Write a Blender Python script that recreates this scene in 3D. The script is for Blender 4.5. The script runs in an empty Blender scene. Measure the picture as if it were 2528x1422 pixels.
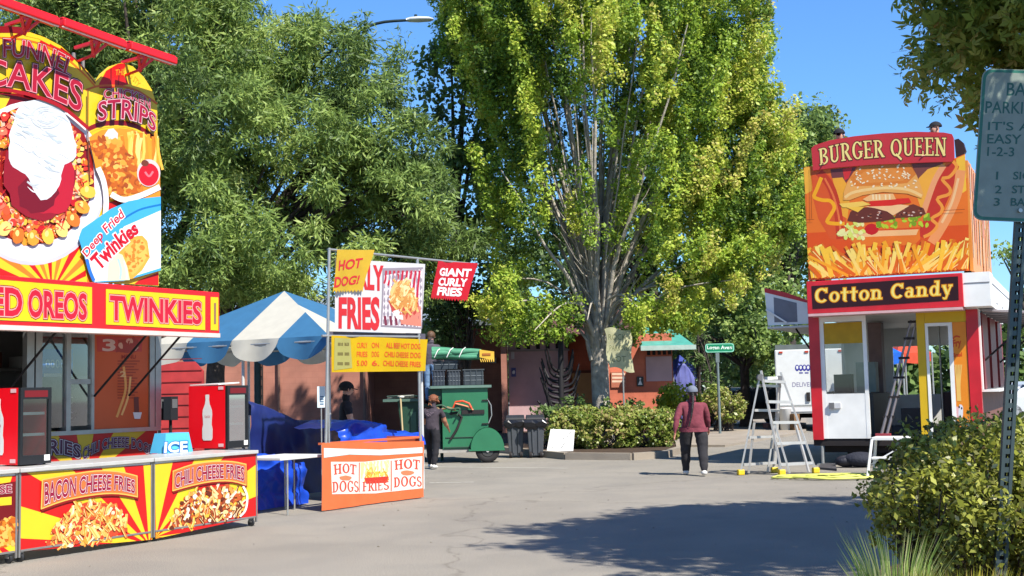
import bpy, bmesh, math, random
import numpy as np
from mathutils import Vector, Matrix
S = bpy.context.scene
COL = S.collection
R = math.radians
# ---------------- camera, sky, sun, exposure ----------------
FPX, CX, CY = 3050.0, 1264.0, 711.0
PITCH, ROLL, EYE = math.atan(252 / 3050), R(1.3), 1.6
cam = bpy.data.cameras.new('camera'); camo = bpy.data.objects.new('camera', cam); COL.objects.link(camo)
cam.sensor_width = 36; cam.lens = FPX / 2528 * 36; cam.clip_start = .1; cam.clip_end = 3000
_F = Vector((0, math.cos(PITCH), math.sin(PITCH)))
_R0 = Vector((1, 0, 0)); _U0 = Vector((0, -math.sin(PITCH), math.cos(PITCH)))
_Rt = _R0 * math.cos(ROLL) - _U0 * math.sin(ROLL); _Up = _U0 * math.cos(ROLL) + _R0 * math.sin(ROLL)
camo.matrix_world = Matrix((( _Rt.x, _Up.x, -_F.x, 0), (_Rt.y, _Up.y, -_F.y, 0), (_Rt.z, _Up.z, -_F.z, EYE), (0, 0, 0, 1)))
S.camera = camo
SUN_H = Vector((.63, -.777, 0)).normalized(); SUN_EL = R(50)
SUN = Vector((SUN_H.x * math.cos(SUN_EL), SUN_H.y * math.cos(SUN_EL), math.sin(SUN_EL)))
world = bpy.data.worlds.new('World'); S.world = world; world.use_nodes = True
wn = world.node_tree; bg = wn.nodes['Background']
sky = wn.nodes.new('ShaderNodeTexSky'); sky.sky_type = 'NISHITA'; sky.sun_disc = False
sky.sun_elevation = SUN_EL; sky.sun_rotation = math.atan2(SUN_H.x, SUN_H.y)
sky.air_density = 1.3; sky.dust_density = 0; sky.ozone_density = 5; sky.altitude = 0
hs = wn.nodes.new('ShaderNodeMix'); hs.data_type = 'RGBA'; hs.blend_type = 'MULTIPLY'; hs.inputs[0].default_value = 1; hs.inputs[7].default_value = (.56, .85, 1.2, 1)
wn.links.new(sky.outputs[0], hs.inputs[6]); wn.links.new(hs.outputs[2], bg.inputs[0]); bg.inputs[1].default_value = .084
sl = bpy.data.lights.new('sun', 'SUN'); sl.energy = 4.8; sl.angle = R(.5); sl.color = (1, .95, .86)
slo = bpy.data.objects.new('sun', sl); COL.objects.link(slo)
slo.rotation_euler = SUN.to_track_quat('Z', 'Y').to_euler()
S.view_settings.view_transform = 'Standard'; S.view_settings.look = 'None'
S.view_settings.exposure = 1.0; S.view_settings.gamma = 1; S.view_settings.use_curve_mapping = False
S.cycles.max_bounces = 6; S.cycles.transparent_max_bounces = 8

# ---------------- helpers ----------------
def ray(px, py): return _F + _Rt * ((px - CX) / FPX) - _Up * ((py - CY) / FPX)
EYEV = Vector((0, 0, EYE))
def at(px, py, Y):
    d = ray(px, py); return EYEV + d * (Y / d.y)
def gnd(px, py, z=0.0):
    d = ray(px, py); return EYEV + d * ((z - EYE) / d.z)
class Frame:
    """Vertical plane frame: origin, u along, n outward, z up."""
    def __init__(s, O, u):
        s.O = Vector((O.x, O.y, 0)); s.u = Vector((u.x, u.y, 0)).normalized(); s.n = Vector((s.u.y, -s.u.x, 0))
    def p(s, a, b, z): return s.O + s.u * a + s.n * b + Vector((0, 0, z))
    def hit(s, px, py, b=0.0):
        d = ray(px, py); q = s.O + s.n * b
        t = (q - EYEV).dot(s.n) / d.dot(s.n); w = EYEV + d * t
        return ((w - s.O).dot(s.u), w.z)
    def inv(s, w): return ((w - s.O).dot(s.u), (w - s.O).dot(s.n), w.z)
    def shift(s, a, b): return Frame(s.p(a, b, 0), s.u)
def lin(c):
    return tuple(((x / 255) / 12.92 if x <= 10 else ((x / 255 + .055) / 1.055) ** 2.4) for x in c)
MATS = {}
def M(rgb, k=1.0, rough=.6, metal=0.0, var=.12, scale=6.0, bump=0.0, spec=.4, bscale=None, trans=0.0):
    """procedural material; rgb as seen colour 0-255, k scales it to a base colour"""
    key = (tuple(rgb), k, rough, metal, var, scale, bump, spec, bscale, trans)
    if key in MATS: return MATS[key]
    m = bpy.data.materials.new('surface'); m.use_nodes = True; nt = m.node_tree; N = nt.nodes; L = nt.links
    b = N['Principled BSDF']; c = [min(.85, x * k) for x in lin(rgb)]
    b.inputs['Roughness'].default_value = rough; b.inputs['Metallic'].default_value = metal
    b.inputs['Specular IOR Level'].default_value = spec
    tc = N.new('ShaderNodeTexCoord'); no = N.new('ShaderNodeTexNoise'); no.inputs['Scale'].default_value = scale
    no.inputs['Detail'].default_value = 5; L.new(tc.outputs['Object'], no.inputs['Vector'])
    cr = N.new('ShaderNodeValToRGB'); e = cr.color_ramp.elements
    e[0].position = .3; e[1].position = .7
    e[0].color = (*[x * (1 - var) for x in c], 1); e[1].color = (*[min(1, x * (1 + var * .6)) for x in c], 1)
    L.new(no.outputs['Fac'], cr.inputs['Fac']); L.new(cr.outputs['Color'], b.inputs['Base Color'])
    if bump:
        n2 = N.new('ShaderNodeTexNoise'); n2.inputs['Scale'].default_value = bscale or scale * 4; n2.inputs['Detail'].default_value = 4
        L.new(tc.outputs['Object'], n2.inputs['Vector'])
        bp = N.new('ShaderNodeBump'); bp.inputs['Strength'].default_value = bump; bp.inputs['Distance'].default_value = .02
        L.new(n2.outputs['Fac'], bp.inputs['Height']); L.new(bp.outputs['Normal'], b.inputs['Normal'])
    if trans:
        tr = N.new('ShaderNodeBsdfTranslucent'); L.new(cr.outputs['Color'], tr.inputs['Color'])
        mx = N.new('ShaderNodeMixShader'); mx.inputs[0].default_value = trans
        L.new(b.outputs[0], mx.inputs[1]); L.new(tr.outputs[0], mx.inputs[2]); L.new(mx.outputs[0], N['Material Output'].inputs[0])
    MATS[key] = m; return m
def P(r, g, b): return M((r, g, b), .72, rough=.38, var=.05, scale=3, spec=.3)   # printed vinyl ink
def glass(tint=(120, 140, 140), alpha=.25):
    key = ('glass', tint, alpha)
    if key in MATS: return MATS[key]
    m = bpy.data.materials.new('window_glass'); m.use_nodes = True; nt = m.node_tree; N = nt.nodes; L = nt.links
    N.remove(N['Principled BSDF'])
    g = N.new('ShaderNodeBsdfGlossy'); g.inputs['Roughness'].default_value = .03
    t = N.new('ShaderNodeBsdfTransparent'); t.inputs[0].default_value = (*[.8 + .15 * x for x in lin(tint)], 1)
    fr = N.new('ShaderNodeFresnel'); fr.inputs[0].default_value = 1.5
    mx = N.new('ShaderNodeMixShader'); mth = N.new('ShaderNodeMath'); mth.operation = 'MULTIPLY_ADD'
    mth.inputs[1].default_value = .8; mth.inputs[2].default_value = alpha * .1
    L.new(fr.outputs[0], mth.inputs[0]); L.new(mth.outputs[0], mx.inputs[0])
    L.new(t.outputs[0], mx.inputs[1]); L.new(g.outputs[0], mx.inputs[2]); L.new(mx.outputs[0], N['Material Output'].inputs[0])
    MATS[key] = m; return m
def tag(o, label=None, cat=None, group=None, kind=None):
    if label: o['label'] = label
    if cat: o['category'] = cat
    if group: o['group'] = group
    if kind: o['kind'] = kind
    return o
def empty(name, loc, label=None, cat=None, group=None, rz=0.0):
    o = bpy.data.objects.new(name, None); COL.objects.link(o); o.location = loc; o.rotation_euler = (0, 0, rz); o.empty_display_size = .2
    return tag(o, label, cat, group)
def root_of(o):
    while o.parent: o = o.parent
    return o
class MB:
    def __init__(s, *mats): s.v = []; s.f = []; s.mi = []; s.sm = []; s.mats = list(mats)
    def m(s, mat):
        if mat not in s.mats: s.mats.append(mat)
        return s.mats.index(mat)
    def poly(s, pts, mat, smooth=False):
        i = len(s.v); s.v += [tuple(p) for p in pts]; s.f.append(tuple(range(i, i + len(pts)))); s.mi.append(s.m(mat)); s.sm.append(smooth)
    def faces(s, pts, fs, mat, smooth=False):
        i = len(s.v); s.v += [tuple(p) for p in pts]; k = s.m(mat)
        for f in fs: s.f.append(tuple(i + j for j in f)); s.mi.append(k); s.sm.append(smooth)
    def hexa(s, p, mat):   # p: 8 points, bottom 4 then top 4
        s.faces(p, [(3, 2, 1, 0), (4, 5, 6, 7), (0, 1, 5, 4), (1, 2, 6, 5), (2, 3, 7, 6), (3, 0, 4, 7)], mat)
    def fbox(s, F, a0, a1, b0, b1, z0, z1, mat):
        s.hexa([F.p(a0, b0, z0), F.p(a1, b0, z0), F.p(a1, b1, z0), F.p(a0, b1, z0), F.p(a0, b0, z1), F.p(a1, b0, z1), F.p(a1, b1, z1), F.p(a0, b1, z1)], mat)
    def box(s, c, d, mat, rot=0.0):
        q = Matrix.Rotation(rot, 3, 'Z'); c = Vector(c)
        s.hexa([c + q @ Vector((x * d[0] / 2, y * d[1] / 2, z * d[2] / 2)) for z in (-1, 1) for x, y in ((-1, -1), (1, -1), (1, 1), (-1, 1))], mat)
    def tube(s, pts, r, mat, seg=8, r2=None, cap=True):
        pts = [Vector(p) for p in pts]; n = len(pts); rings = []; prev = None
        for i, p in enumerate(pts):
            d = (pts[min(i + 1, n - 1)] - pts[max(i - 1, 0)]).normalized()
            if prev is None: x = d.orthogonal().normalized()
            else: x = (prev - d * prev.dot(d)).normalized()
            prev = x; y = d.cross(x)
            rr = r if r2 is None else r + (r2 - r) * i / max(1, n - 1)
            rings += [p + (x * math.cos(t) + y * math.sin(t)) * rr for t in [2 * math.pi * k / seg for k in range(seg)]]
        fs = [(i * seg + k, i * seg + (k + 1) % seg, (i + 1) * seg + (k + 1) % seg, (i + 1) * seg + k) for i in range(n - 1) for k in range(seg)]
        s.faces(rings, fs, mat, True)
        if cap: s.faces(rings, [tuple(range(seg - 1, -1, -1)), tuple(range((n - 1) * seg, n * seg))], mat)
    def bar(s, p, q, w, h, mat, up=Vector((0, 0, 1))):   # rectangular bar
        p = Vector(p); q = Vector(q); d = (q - p).normalized(); x = d.cross(up)
        if x.length < 1e-3: x = d.cross(Vector((0, 1, 0)))
        x.normalize(); y = x.cross(d)
        s.hexa([c + x * (i * w / 2) + y * (j * h / 2) for c in (p, q) for i, j in ((-1, -1), (1, -1), (1, 1), (-1, 1))], mat)
    def lathe(s, c, prof, mat, seg=20, ax=None):
        c = Vector(c); pts = []; 
        for r_, z_ in prof: pts += [c + Vector((r_ * math.cos(2 * math.pi * k / seg), r_ * math.sin(2 * math.pi * k / seg), z_)) for k in range(seg)]
        s.faces(pts, [(i * seg + k, i * seg + (k + 1) % seg, (i + 1) * seg + (k + 1) % seg, (i + 1) * seg + k) for i in range(len(prof) - 1) for k in range(seg)], mat, True)
    def ball(s, c, r, mat, sub=10, sc=(1, 1, 1)):
        pr = [(r * math.sin(math.pi * i / sub), -r * math.cos(math.pi * i / sub)) for i in range(sub + 1)]
        i0 = len(s.v); s.lathe((0, 0, 0), pr, mat, sub * 2)
        s.v[i0:] = [(c[0] + x * sc[0], c[1] + y * sc[1], c[2] + z * sc[2]) for x, y, z in s.v[i0:]]
    def build(s, name, parent=None, label=None, cat=None, group=None, kind=None, origin=None, bevel=0):
        me = bpy.data.meshes.new(name); o = bpy.data.objects.new(name, me); COL.objects.link(o)
        if parent is not None: org = Vector(root_of(parent).location); o.parent = parent
        else:
            if origin is None:
                a = np.array(s.v); origin = ((a[:, 0].min() + a[:, 0].max()) / 2, (a[:, 1].min() + a[:, 1].max()) / 2, a[:, 2].min())
            org = Vector(origin); o.location = org
        me.from_pydata([(x - org.x, y - org.y, z - org.z) for x, y, z in s.v], [], s.f)
        for m_ in s.mats: me.materials.append(m_)
        me.polygons.foreach_set('material_index', s.mi); me.polygons.foreach_set('use_smooth', s.sm); me.update()
        if bevel:
            bv = o.modifiers.new('edge', 'BEVEL'); bv.width = bevel; bv.segments = 2; bv.limit_method = 'ANGLE'
        return tag(o, label, cat, group, kind)
# text -> mesh data, normalised by the plain glyph box
_TX = {}
def text_geo(s, bold=0.0, spacing=1.0):
    key = (s, bold, spacing)
    if key in _TX: return _TX[key]
    def mk(off):
        cu = bpy.data.curves.new('t', 'FONT'); cu.body = s; cu.size = 1; cu.offset = off; cu.resolution_u = 3; cu.space_character = spacing
        cu.align_x = 'LEFT'; o = bpy.data.objects.new('t', cu); COL.objects.link(o)
        dg = bpy.context.evaluated_depsgraph_get(); me = bpy.data.meshes.new_from_object(o.evaluated_get(dg))
        v = [tuple(x.co) for x in me.vertices]; f = [tuple(p.vertices) for p in me.polygons]
        bpy.data.objects.remove(o); bpy.data.curves.remove(cu); bpy.data.meshes.remove(me); return v, f
    v0, _ = mk(0); a = np.array(v0); lo = a.min(0); hi = a.max(0)
    v, f = mk(bold); a = np.array(v); a = (a - lo) / np.maximum(hi - lo, 1e-6)
    _TX[key] = (a[:, :2], f); return _TX[key]
def crv(pts, t):
    n = len(pts) - 1
    if n == 0: return pts[0]
    x = t * n; i = int(max(0, min(n - 1, math.floor(x)))); w = x - i
    if 0 < w < 1 and n > 1:
        p0 = pts[max(i - 1, 0)]; p1 = pts[i]; p2 = pts[i + 1]; p3 = pts[min(i + 2, n)]
        return tuple(.5 * (2 * b + (c - a) * w + (2 * a - 5 * b + 4 * c - d) * w * w + (3 * b - a - 3 * c + d) * w ** 3) for a, b, c, d in zip(p0, p1, p2, p3))
    return tuple(b + (c - b) * w for b, c in zip(pts[i], pts[i + 1]))
def even(pts, n=24):
    """the same curve, resampled to even steps"""
    if len(pts) < 3: return pts
    q = [crv(pts, i / n) for i in range(n + 1)]; L = [0]
    for a, b in zip(q, q[1:]): L.append(L[-1] + math.hypot(b[0] - a[0], b[1] - a[1]))
    return [(float(np.interp(L[-1] * i / n, L, [p[0] for p in q])), float(np.interp(L[-1] * i / n, L, [p[1] for p in q]))) for i in range(n + 1)]
class Sheet:
    """flat printed sheet standing on plane b of frame F; every printed shape lies a hair above the one before"""
    def __init__(s, F, b, mb, step=.00004, bow=None): s.F = F; s.b = b; s.mb = mb; s.k = 0; s.step = step; s.bow = bow
    def pt(s, px, py, k=None):
        a, z = s.F.hit(px, py, s.b); o = s.b + (s.k if k is None else k) * s.step
        if s.bow: o += s.bow(a, z)
        return s.F.p(a, o, z)
    def emit(s, pts, mat, k, cell=9.0):
        """add one printed face; on bowed cloth it is cut into small cells that follow the folds"""
        if not s.bow: s.mb.poly([s.pt(x, y, k) for x, y in pts], mat); return
        def cut(P, ax, lo, hi):
            for sg, lim in ((1, lo), (-1, hi)):
                out = []
                for i in range(len(P)):
                    p, q = P[i], P[(i + 1) % len(P)]; fp = sg * (p[ax] - lim); fq = sg * (q[ax] - lim)
                    if fp >= 0: out.append(p)
                    if fp * fq < 0: t = fp / (fp - fq); out.append((p[0] + (q[0] - p[0]) * t, p[1] + (q[1] - p[1]) * t))
                P = out
                if len(P) < 3: return []
            return P
        def split(P, ax, c):
            lo, hi = min(p[ax] for p in P), max(p[ax] for p in P); n = max(1, math.ceil((hi - lo) / c))
            return [P] if n == 1 else [r_ for r_ in (cut(P, ax, lo + (hi - lo) * i / n, lo + (hi - lo) * (i + 1) / n) for i in range(n)) if len(r_) > 2]
        for A in split(list(pts), 0, cell):
            for B in split(A, 1, cell * 2): s.mb.poly([s.pt(x, y, k) for x, y in B], mat)
    def poly(s, pts, mat, lay=1): s.k += 1; s.emit(pts, mat, s.k)
    def blob(s, c, rx, ry, mat, lay=1, n=12, rough=.1, rot=0.0, rnd=random):
        pts = []
        for k in range(n):
            t = 2 * math.pi * k / n; q = 1 + rough * rnd.uniform(-1, 1)
            x = rx * q * math.cos(t); y = ry * q * math.sin(t)
            pts.append((c[0] + x * math.cos(rot) - y * math.sin(rot), c[1] + x * math.sin(rot) + y * math.cos(rot)))
        s.poly(pts, mat)
    def stroke(s, pts, w, mat, taper=False, n=None):
        s.k += 1
        n = n or max(2, len(pts) * 3); q = [crv(pts, i / n) for i in range(n + 1)]; L = []; Rr = []
        for i, p in enumerate(q):
            a = q[max(0, i - 1)]; b = q[min(n, i + 1)]; dx = b[0] - a[0]; dy = b[1] - a[1]; l = math.hypot(dx, dy) or 1
            ww = w / 2 * ((1 - abs(2 * i / n - 1) * .8) if taper else 1)
            L.append((p[0] - dy / l * ww, p[1] + dx / l * ww)); Rr.append((p[0] + dy / l * ww, p[1] - dx / l * ww))
        V = [s.pt(x, y) for x, y in L + Rr]; s.mb.faces(V, [(i, i + 1, n + 2 + i, n + 1 + i) for i in range(n)], mat)
    def geo(s, vf, top, bot, mat):
        v, f = vf; par = list(range(len(v))); top = even(top); bot = even(bot)
        def fd(i):
            while par[i] != i: par[i] = par[par[i]]; i = par[i]
            return i
        for q in f:
            r0 = fd(q[0])
            for j in q[1:]: par[fd(j)] = r0
        ids = {}; V = []
        for i, (x, y) in enumerate(v):
            c = ids.setdefault(fd(i), len(ids)); a = crv(top, x); b = crv(bot, x)
            V.append((b[0] + (a[0] - b[0]) * y, b[1] + (a[1] - b[1]) * y, s.k + 1 + c % 6))
        if s.bow:
            for q in f: s.emit([V[j][:2] for j in q], mat, V[q[0]][2])
        else: s.mb.faces([s.pt(*w) for w in V], f, mat)
        s.k += 7
    def text(s, t, top, bot, mat, bold=0.02, outline=None, outline2=None, spacing=1.0):
        if outline2: s.geo(text_geo(t, outline2[1], spacing), top, bot, outline2[0])
        if outline: s.geo(text_geo(t, outline[1], spacing), top, bot, outline[0])
        s.geo(text_geo(t, bold, spacing), top, bot, mat)
# own slab-serif glyphs (width, primitives); box (x0,y0,x1,y1), ring (cx,cy,rx,ry,tx,ty,a0,a1), line (x0,y0,x1,y1,w)
GL = {
 'B': (.62, [('b', .08, 0, .22, 1), ('b', 0, 0, .3, .07), ('b', 0, .93, .3, 1), ('r', .26, .76, .28, .24, .13, .08, -90, 90), ('r', .26, .27, .32, .27, .14, .08, -90, 90)]),
 'U': (.7, [('b', .08, .28, .22, 1), ('b', 0, .93, .3, 1), ('b', .5, .28, .58, 1), ('b', .42, .93, .66, 1), ('r', .33, .28, .25, .28, .12, .09, 180, 360)]),
 'R': (.68, [('b', .08, 0, .22, 1), ('b', 0, 0, .3, .07), ('b', 0, .93, .3, 1), ('r', .26, .73, .3, .27, .14, .08, -90, 90), ('l', .32, .5, .58, .03, .15), ('b', .5, 0, .7, .07)]),
 'G': (.7, [('r', .36, .5, .34, .5, .15, .08, 38, 340), ('b', .5, .1, .63, .42), ('b', .42, .38, .7, .45), ('b', .58, .7, .64, .97)]),
 'E': (.6, [('b', .08, 0, .22, 1), ('b', 0, 0, .56, .07), ('b', 0, .93, .54, 1), ('b', .2, .47, .42, .54), ('b', .5, 0, .57, .26), ('b', .48, .76, .54, 1), ('b', .4, .4, .44, .61)]),
 'Q': (.76, [('r', .37, .5, .36, .5, .15, .08, 0, 360), ('l', .34, .14, .7, -.2, .12)]),
 'N': (.74, [('b', .1, 0, .18, 1), ('b', 0, 0, .28, .07), ('b', 0, .93, .2, 1), ('l', .15, .97, .6, .03, .17), ('b', .56, 0, .64, 1), ('b', .46, .93, .74, 1)]),
 'C': (.7, [('r', .36, .36, .34, .37, .15, .08, 42, 318), ('b', .56, .5, .64, .72)]),
 'o': (.56, [('r', .27, .25, .26, .26, .13, .06, 0, 360)]),
 't': (.42, [('b', .12, .1, .26, .68), ('b', 0, .42, .38, .49), ('r', .26, .12, .14, .13, .12, .06, 180, 300)]),
 'n': (.64, [('b', .07, 0, .2, .5), ('b', 0, 0, .27, .06), ('b', 0, .44, .14, .5), ('r', .3, .3, .22, .2, .13, .07, 0, 150), ('b', .39, 0, .52, .32), ('b', .33, 0, .6, .06)]),
 'a': (.54, [('r', .2, .16, .19, .17, .1, .06, 0, 360), ('b', .3, .0, .42, .36), ('r', .22, .34, .2, .16, .12, .06, 0, 150), ('b', .36, 0, .52, .06)]),
 'd': (.6, [('r', .24, .25, .23, .26, .12, .06, 0, 360), ('b', .36, 0, .49, .74), ('b', .26, .68, .42, .74), ('b', .42, 0, .58, .06)]),
 'y': (.56, [('l', .09, .47, .29, .02, .13), ('l', .46, .48, .22, -.18, .07), ('b', 0, .43, .2, .5), ('b', .34, .43, .54, .5), ('r', .17, -.14, .1, .07, .09, .05, 150, 360)]),
 'D': (.72, [('b', .08, 0, .24, 1), ('b', 0, 0, .3, .08), ('b', 0, .92, .3, 1), ('r', .28, .5, .38, .5, .17, .1, -90, 90)]),
 'O': (.74, [('r', .36, .5, .36, .5, .17, .1, 0, 360)]),
 'H': (.78, [('b', .08, 0, .24, 1), ('b', 0, 0, .32, .09), ('b', 0, .91, .32, 1), ('b', .52, 0, .68, 1), ('b', .44, 0, .76, .09), ('b', .44, .91, .76, 1), ('b', .2, .45, .55, .55)]),
 'T': (.68, [('b', .25, 0, .42, 1), ('b', .15, 0, .52, .09), ('b', 0, .9, .67, 1), ('b', 0, .72, .07, 1), ('b', .6, .72, .67, 1)]),
 'S': (.6, [('r', .29, .74, .26, .26, .13, .1, 20, 270), ('r', .3, .27, .27, .27, .14, .1, -160, 90)]),
 'F': (.58, [('b', .08, 0, .24, 1), ('b', 0, 0, .34, .08), ('b', 0, .92, .56, 1), ('b', .2, .46, .44, .55), ('b', .48, .7, .55, 1)]),
 'I': (.34, [('b', .08, 0, .24, 1), ('b', 0, 0, .32, .08), ('b', 0, .92, .32, 1)]),
 ' ': (.3, [])}
def serif_geo(s, grow=0.0, gap=.06):
    V = []; Fc = []; x = 0.0
    for ch in s:
        w, prims = GL[ch]
        for p in prims:
            i = len(V)
            if p[0] == 'b':
                V += [(x + p[1] - grow, p[2] - grow), (x + p[3] + grow, p[2] - grow), (x + p[3] + grow, p[4] + grow), (x + p[1] - grow, p[4] + grow)]; Fc.append((i, i + 1, i + 2, i + 3))
            elif p[0] == 'l':
                dx = p[3] - p[1]; dy = p[4] - p[2]; l = math.hypot(dx, dy); nx = -dy / l * (p[5] / 2 + grow); ny = dx / l * (p[5] / 2 + grow); ex = dx / l * grow; ey = dy / l * grow
                V += [(x + p[1] + nx - ex, p[2] + ny - ey), (x + p[1] - nx - ex, p[2] - ny - ey), (x + p[3] - nx + ex, p[4] - ny + ey), (x + p[3] + nx + ex, p[4] + ny + ey)]; Fc.append((i, i + 1, i + 2, i + 3))
            else:
                _, cx, cy, rx, ry, tx, ty, a0, a1 = p; n = 20
                for k in range(n + 1):
                    t = R(a0 + (a1 - a0) * k / n); c, q = math.cos(t), math.sin(t)
                    V += [(x + cx + (rx + grow) * c, cy + (ry + grow) * q), (x + cx + max(.01, rx - tx - grow) * c, cy + max(.01, ry - ty - grow) * q)]
                Fc += [(i + 2 * k, i + 2 * k + 2, i + 2 * k + 3, i + 2 * k + 1) for k in range(n)]
        x += w + gap
    W_ = x - gap
    return [(a / W_, b) for a, b in V], Fc
def serif(sh, t, top, bot, mat, outline=None):
    if outline: sh.geo(serif_geo(t, outline[1]), top, bot, outline[0])
    sh.geo(serif_geo(t), top, bot, mat)
# ---------------- foliage ----------------
def leaf_mat(cols, trans=.35, rough=.5):
    m = bpy.data.materials.new('leaves'); m.use_nodes = True; nt = m.node_tree; N = nt.nodes; L = nt.links
    at_ = N.new('ShaderNodeAttribute'); at_.attribute_name = 'tint'
    cr = N.new('ShaderNodeValToRGB'); el = cr.color_ramp.elements
    while len(el) < len(cols): el.new(.5)
    for i, c in enumerate(cols): el[i].position = i / (len(cols) - 1); el[i].color = (*c, 1)
    L.new(at_.outputs['Fac'], cr.inputs['Fac']); b = N['Principled BSDF']; b.inputs['Roughness'].default_value = rough; b.inputs['Specular IOR Level'].default_value = .35
    L.new(cr.outputs[0], b.inputs['Base Color'])
    tr = N.new('ShaderNodeBsdfTranslucent'); L.new(cr.outputs[0], tr.inputs[0])
    mx = N.new('ShaderNodeMixShader'); mx.inputs[0].default_value = trans
    L.new(b.outputs[0], mx.inputs[1]); L.new(tr.outputs[0], mx.inputs[2]); L.new(mx.outputs[0], N['Material Output'].inputs[0])
    return m
def leaf_mesh(name, C, A, W, wid, tint, mat, parent=None, origin=(0, 0, 0), bend=0.0):
    """C centres, A half-length vectors, W half-width vectors -> rhombus leaves"""
    n = len(C); V = np.empty((n, 4, 3)); V[:, 0] = C + A; V[:, 1] = C + W; V[:, 2] = C - A; V[:, 3] = C - W
    V = V.reshape(-1, 3) - np.array(origin)
    me = bpy.data.meshes.new(name); me.vertices.add(4 * n); me.vertices.foreach_set('co', V.ravel())
    me.loops.add(4 * n); me.loops.foreach_set('vertex_index', np.arange(4 * n, dtype=np.int32))
    me.polygons.add(n); me.polygons.foreach_set('loop_start', np.arange(0, 4 * n, 4, dtype=np.int32)); me.polygons.foreach_set('loop_total', np.full(n, 4, dtype=np.int32))
    me.update(calc_edges=True)
    a = me.attributes.new('tint', 'FLOAT', 'FACE'); a.data.foreach_set('value', np.clip(tint, 0, 1).astype(np.float32))
    me.materials.append(mat); o = bpy.data.objects.new(name, me); COL.objects.link(o)
    if parent is not None: o.parent = parent
    else: o.location = origin
    return o
def unit(a): return a / np.maximum(np.linalg.norm(a, axis=1, keepdims=True), 1e-9)
def noise3(p, s, seed):
    r = np.random.RandomState(seed); q = np.zeros(len(p))
    for _ in range(7):
        k = r.normal(size=3) * s; q += np.sin(p @ k + r.uniform(0, 6.28))
    return q / 7
def lobed(name, C, A, W, tint, mat, parent, origin):
    """maple-like leaf: three pointed lobes from one stalk"""
    D = []; 
    for ang, k in ((0, 1.0), (.95, .78), (-.95, .78)):
        a = A * math.cos(ang) + W * math.sin(ang) * (np.linalg.norm(A, axis=1, keepdims=True) / np.maximum(np.linalg.norm(W, axis=1, keepdims=True), 1e-9)); a = a * k
        w = np.cross(np.cross(A, W), a); w = unit(w) * np.linalg.norm(A, axis=1, keepdims=True) * .38 * k
        D.append((C - A * .6 + a, a, w))
    return leaf_mesh(name, np.concatenate([d[0] for d in D]), np.concatenate([d[1] for d in D]), np.concatenate([d[2] for d in D]), None, np.tile(tint, 3), mat, parent, origin)
def foliage(name, cl, tt, per, spread, L, W, mat, rs, parent, origin, style='round', jit=.15, lobes=False):
    """cl: cluster centres (n,3); tt: cluster tints; style sets leaf directions"""
    n = len(cl); C = np.repeat(cl, per, 0); off = rs.normal(size=C.shape)
    off = unit(off) * (rs.uniform(0, 1, (len(C), 1)) ** .45)
    sp = np.array(spread) if np.ndim(spread) else np.array([spread] * 3)
    cs = np.repeat(rs.uniform(.6, 1.35, (n, 1)), per, 0); off = off * sp * cs; C = C + off
    if style == 'willow':   # long leaves radiating and drooping
        d = unit(off / sp + rs.normal(size=C.shape) * .45); d[:, 2] -= .25; d = unit(d)
    elif style == 'spray':
        d = unit(rs.normal(size=C.shape) + np.array([0, 0, .3]))
    else: d = unit(rs.normal(size=C.shape))
    nn = unit(rs.normal(size=C.shape) * .75 + unit(off) * .5 + np.array([0.15, -.2, .55])); w = unit(np.cross(d, nn)); d = unit(np.cross(nn, w)) if style != 'willow' else d
    s = np.clip(np.exp(rs.normal(size=(len(C), 1)) * .33), .45, 1.7)
    tn = np.repeat(tt, per) + rs.normal(size=len(C)) * jit
    if lobes: return lobed(name, C, d * L / 2 * s, w * W / 2 * s, tn, mat, parent, origin)
    return leaf_mesh(name, C, d * L / 2 * s, w * W / 2 * s, None, tn, mat, parent, origin)
def px_ellipsoids(lst):   # (px,py,rx,ry,depth,rdepth) -> centre + radii in metres
    out = []
    for px, py, rx, ry, d, rd in lst:
        c = at(px, py, d); out.append((np.array(c), np.array([rx / FPX * d, rd, ry / FPX * d])))
    return out
def clusters(ells, dens, rs, gap=.15, nscale=1.2, seed=1, shell=.45):
    out = []
    for c, r_ in ells:
        vol = (r_[0] * r_[1] * r_[2]) ** (2 / 3) * dens; n = int(vol)
        d = unit(rs.normal(size=(n, 3))); q = rs.uniform(shell ** 3, 1, (n, 1)) ** (1 / 3)
        out.append(c + d * r_ * q * (1 + .12 * noise3(d * 3, 1.3, seed + 5)[:, None]))
    p = np.concatenate(out); k = noise3(p, nscale, seed); return p[k > -gap]
def limb(mb, pts, r0, r1, mat, seg=7): mb.tube(pts, r0, mat, seg, r1, cap=True)
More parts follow.
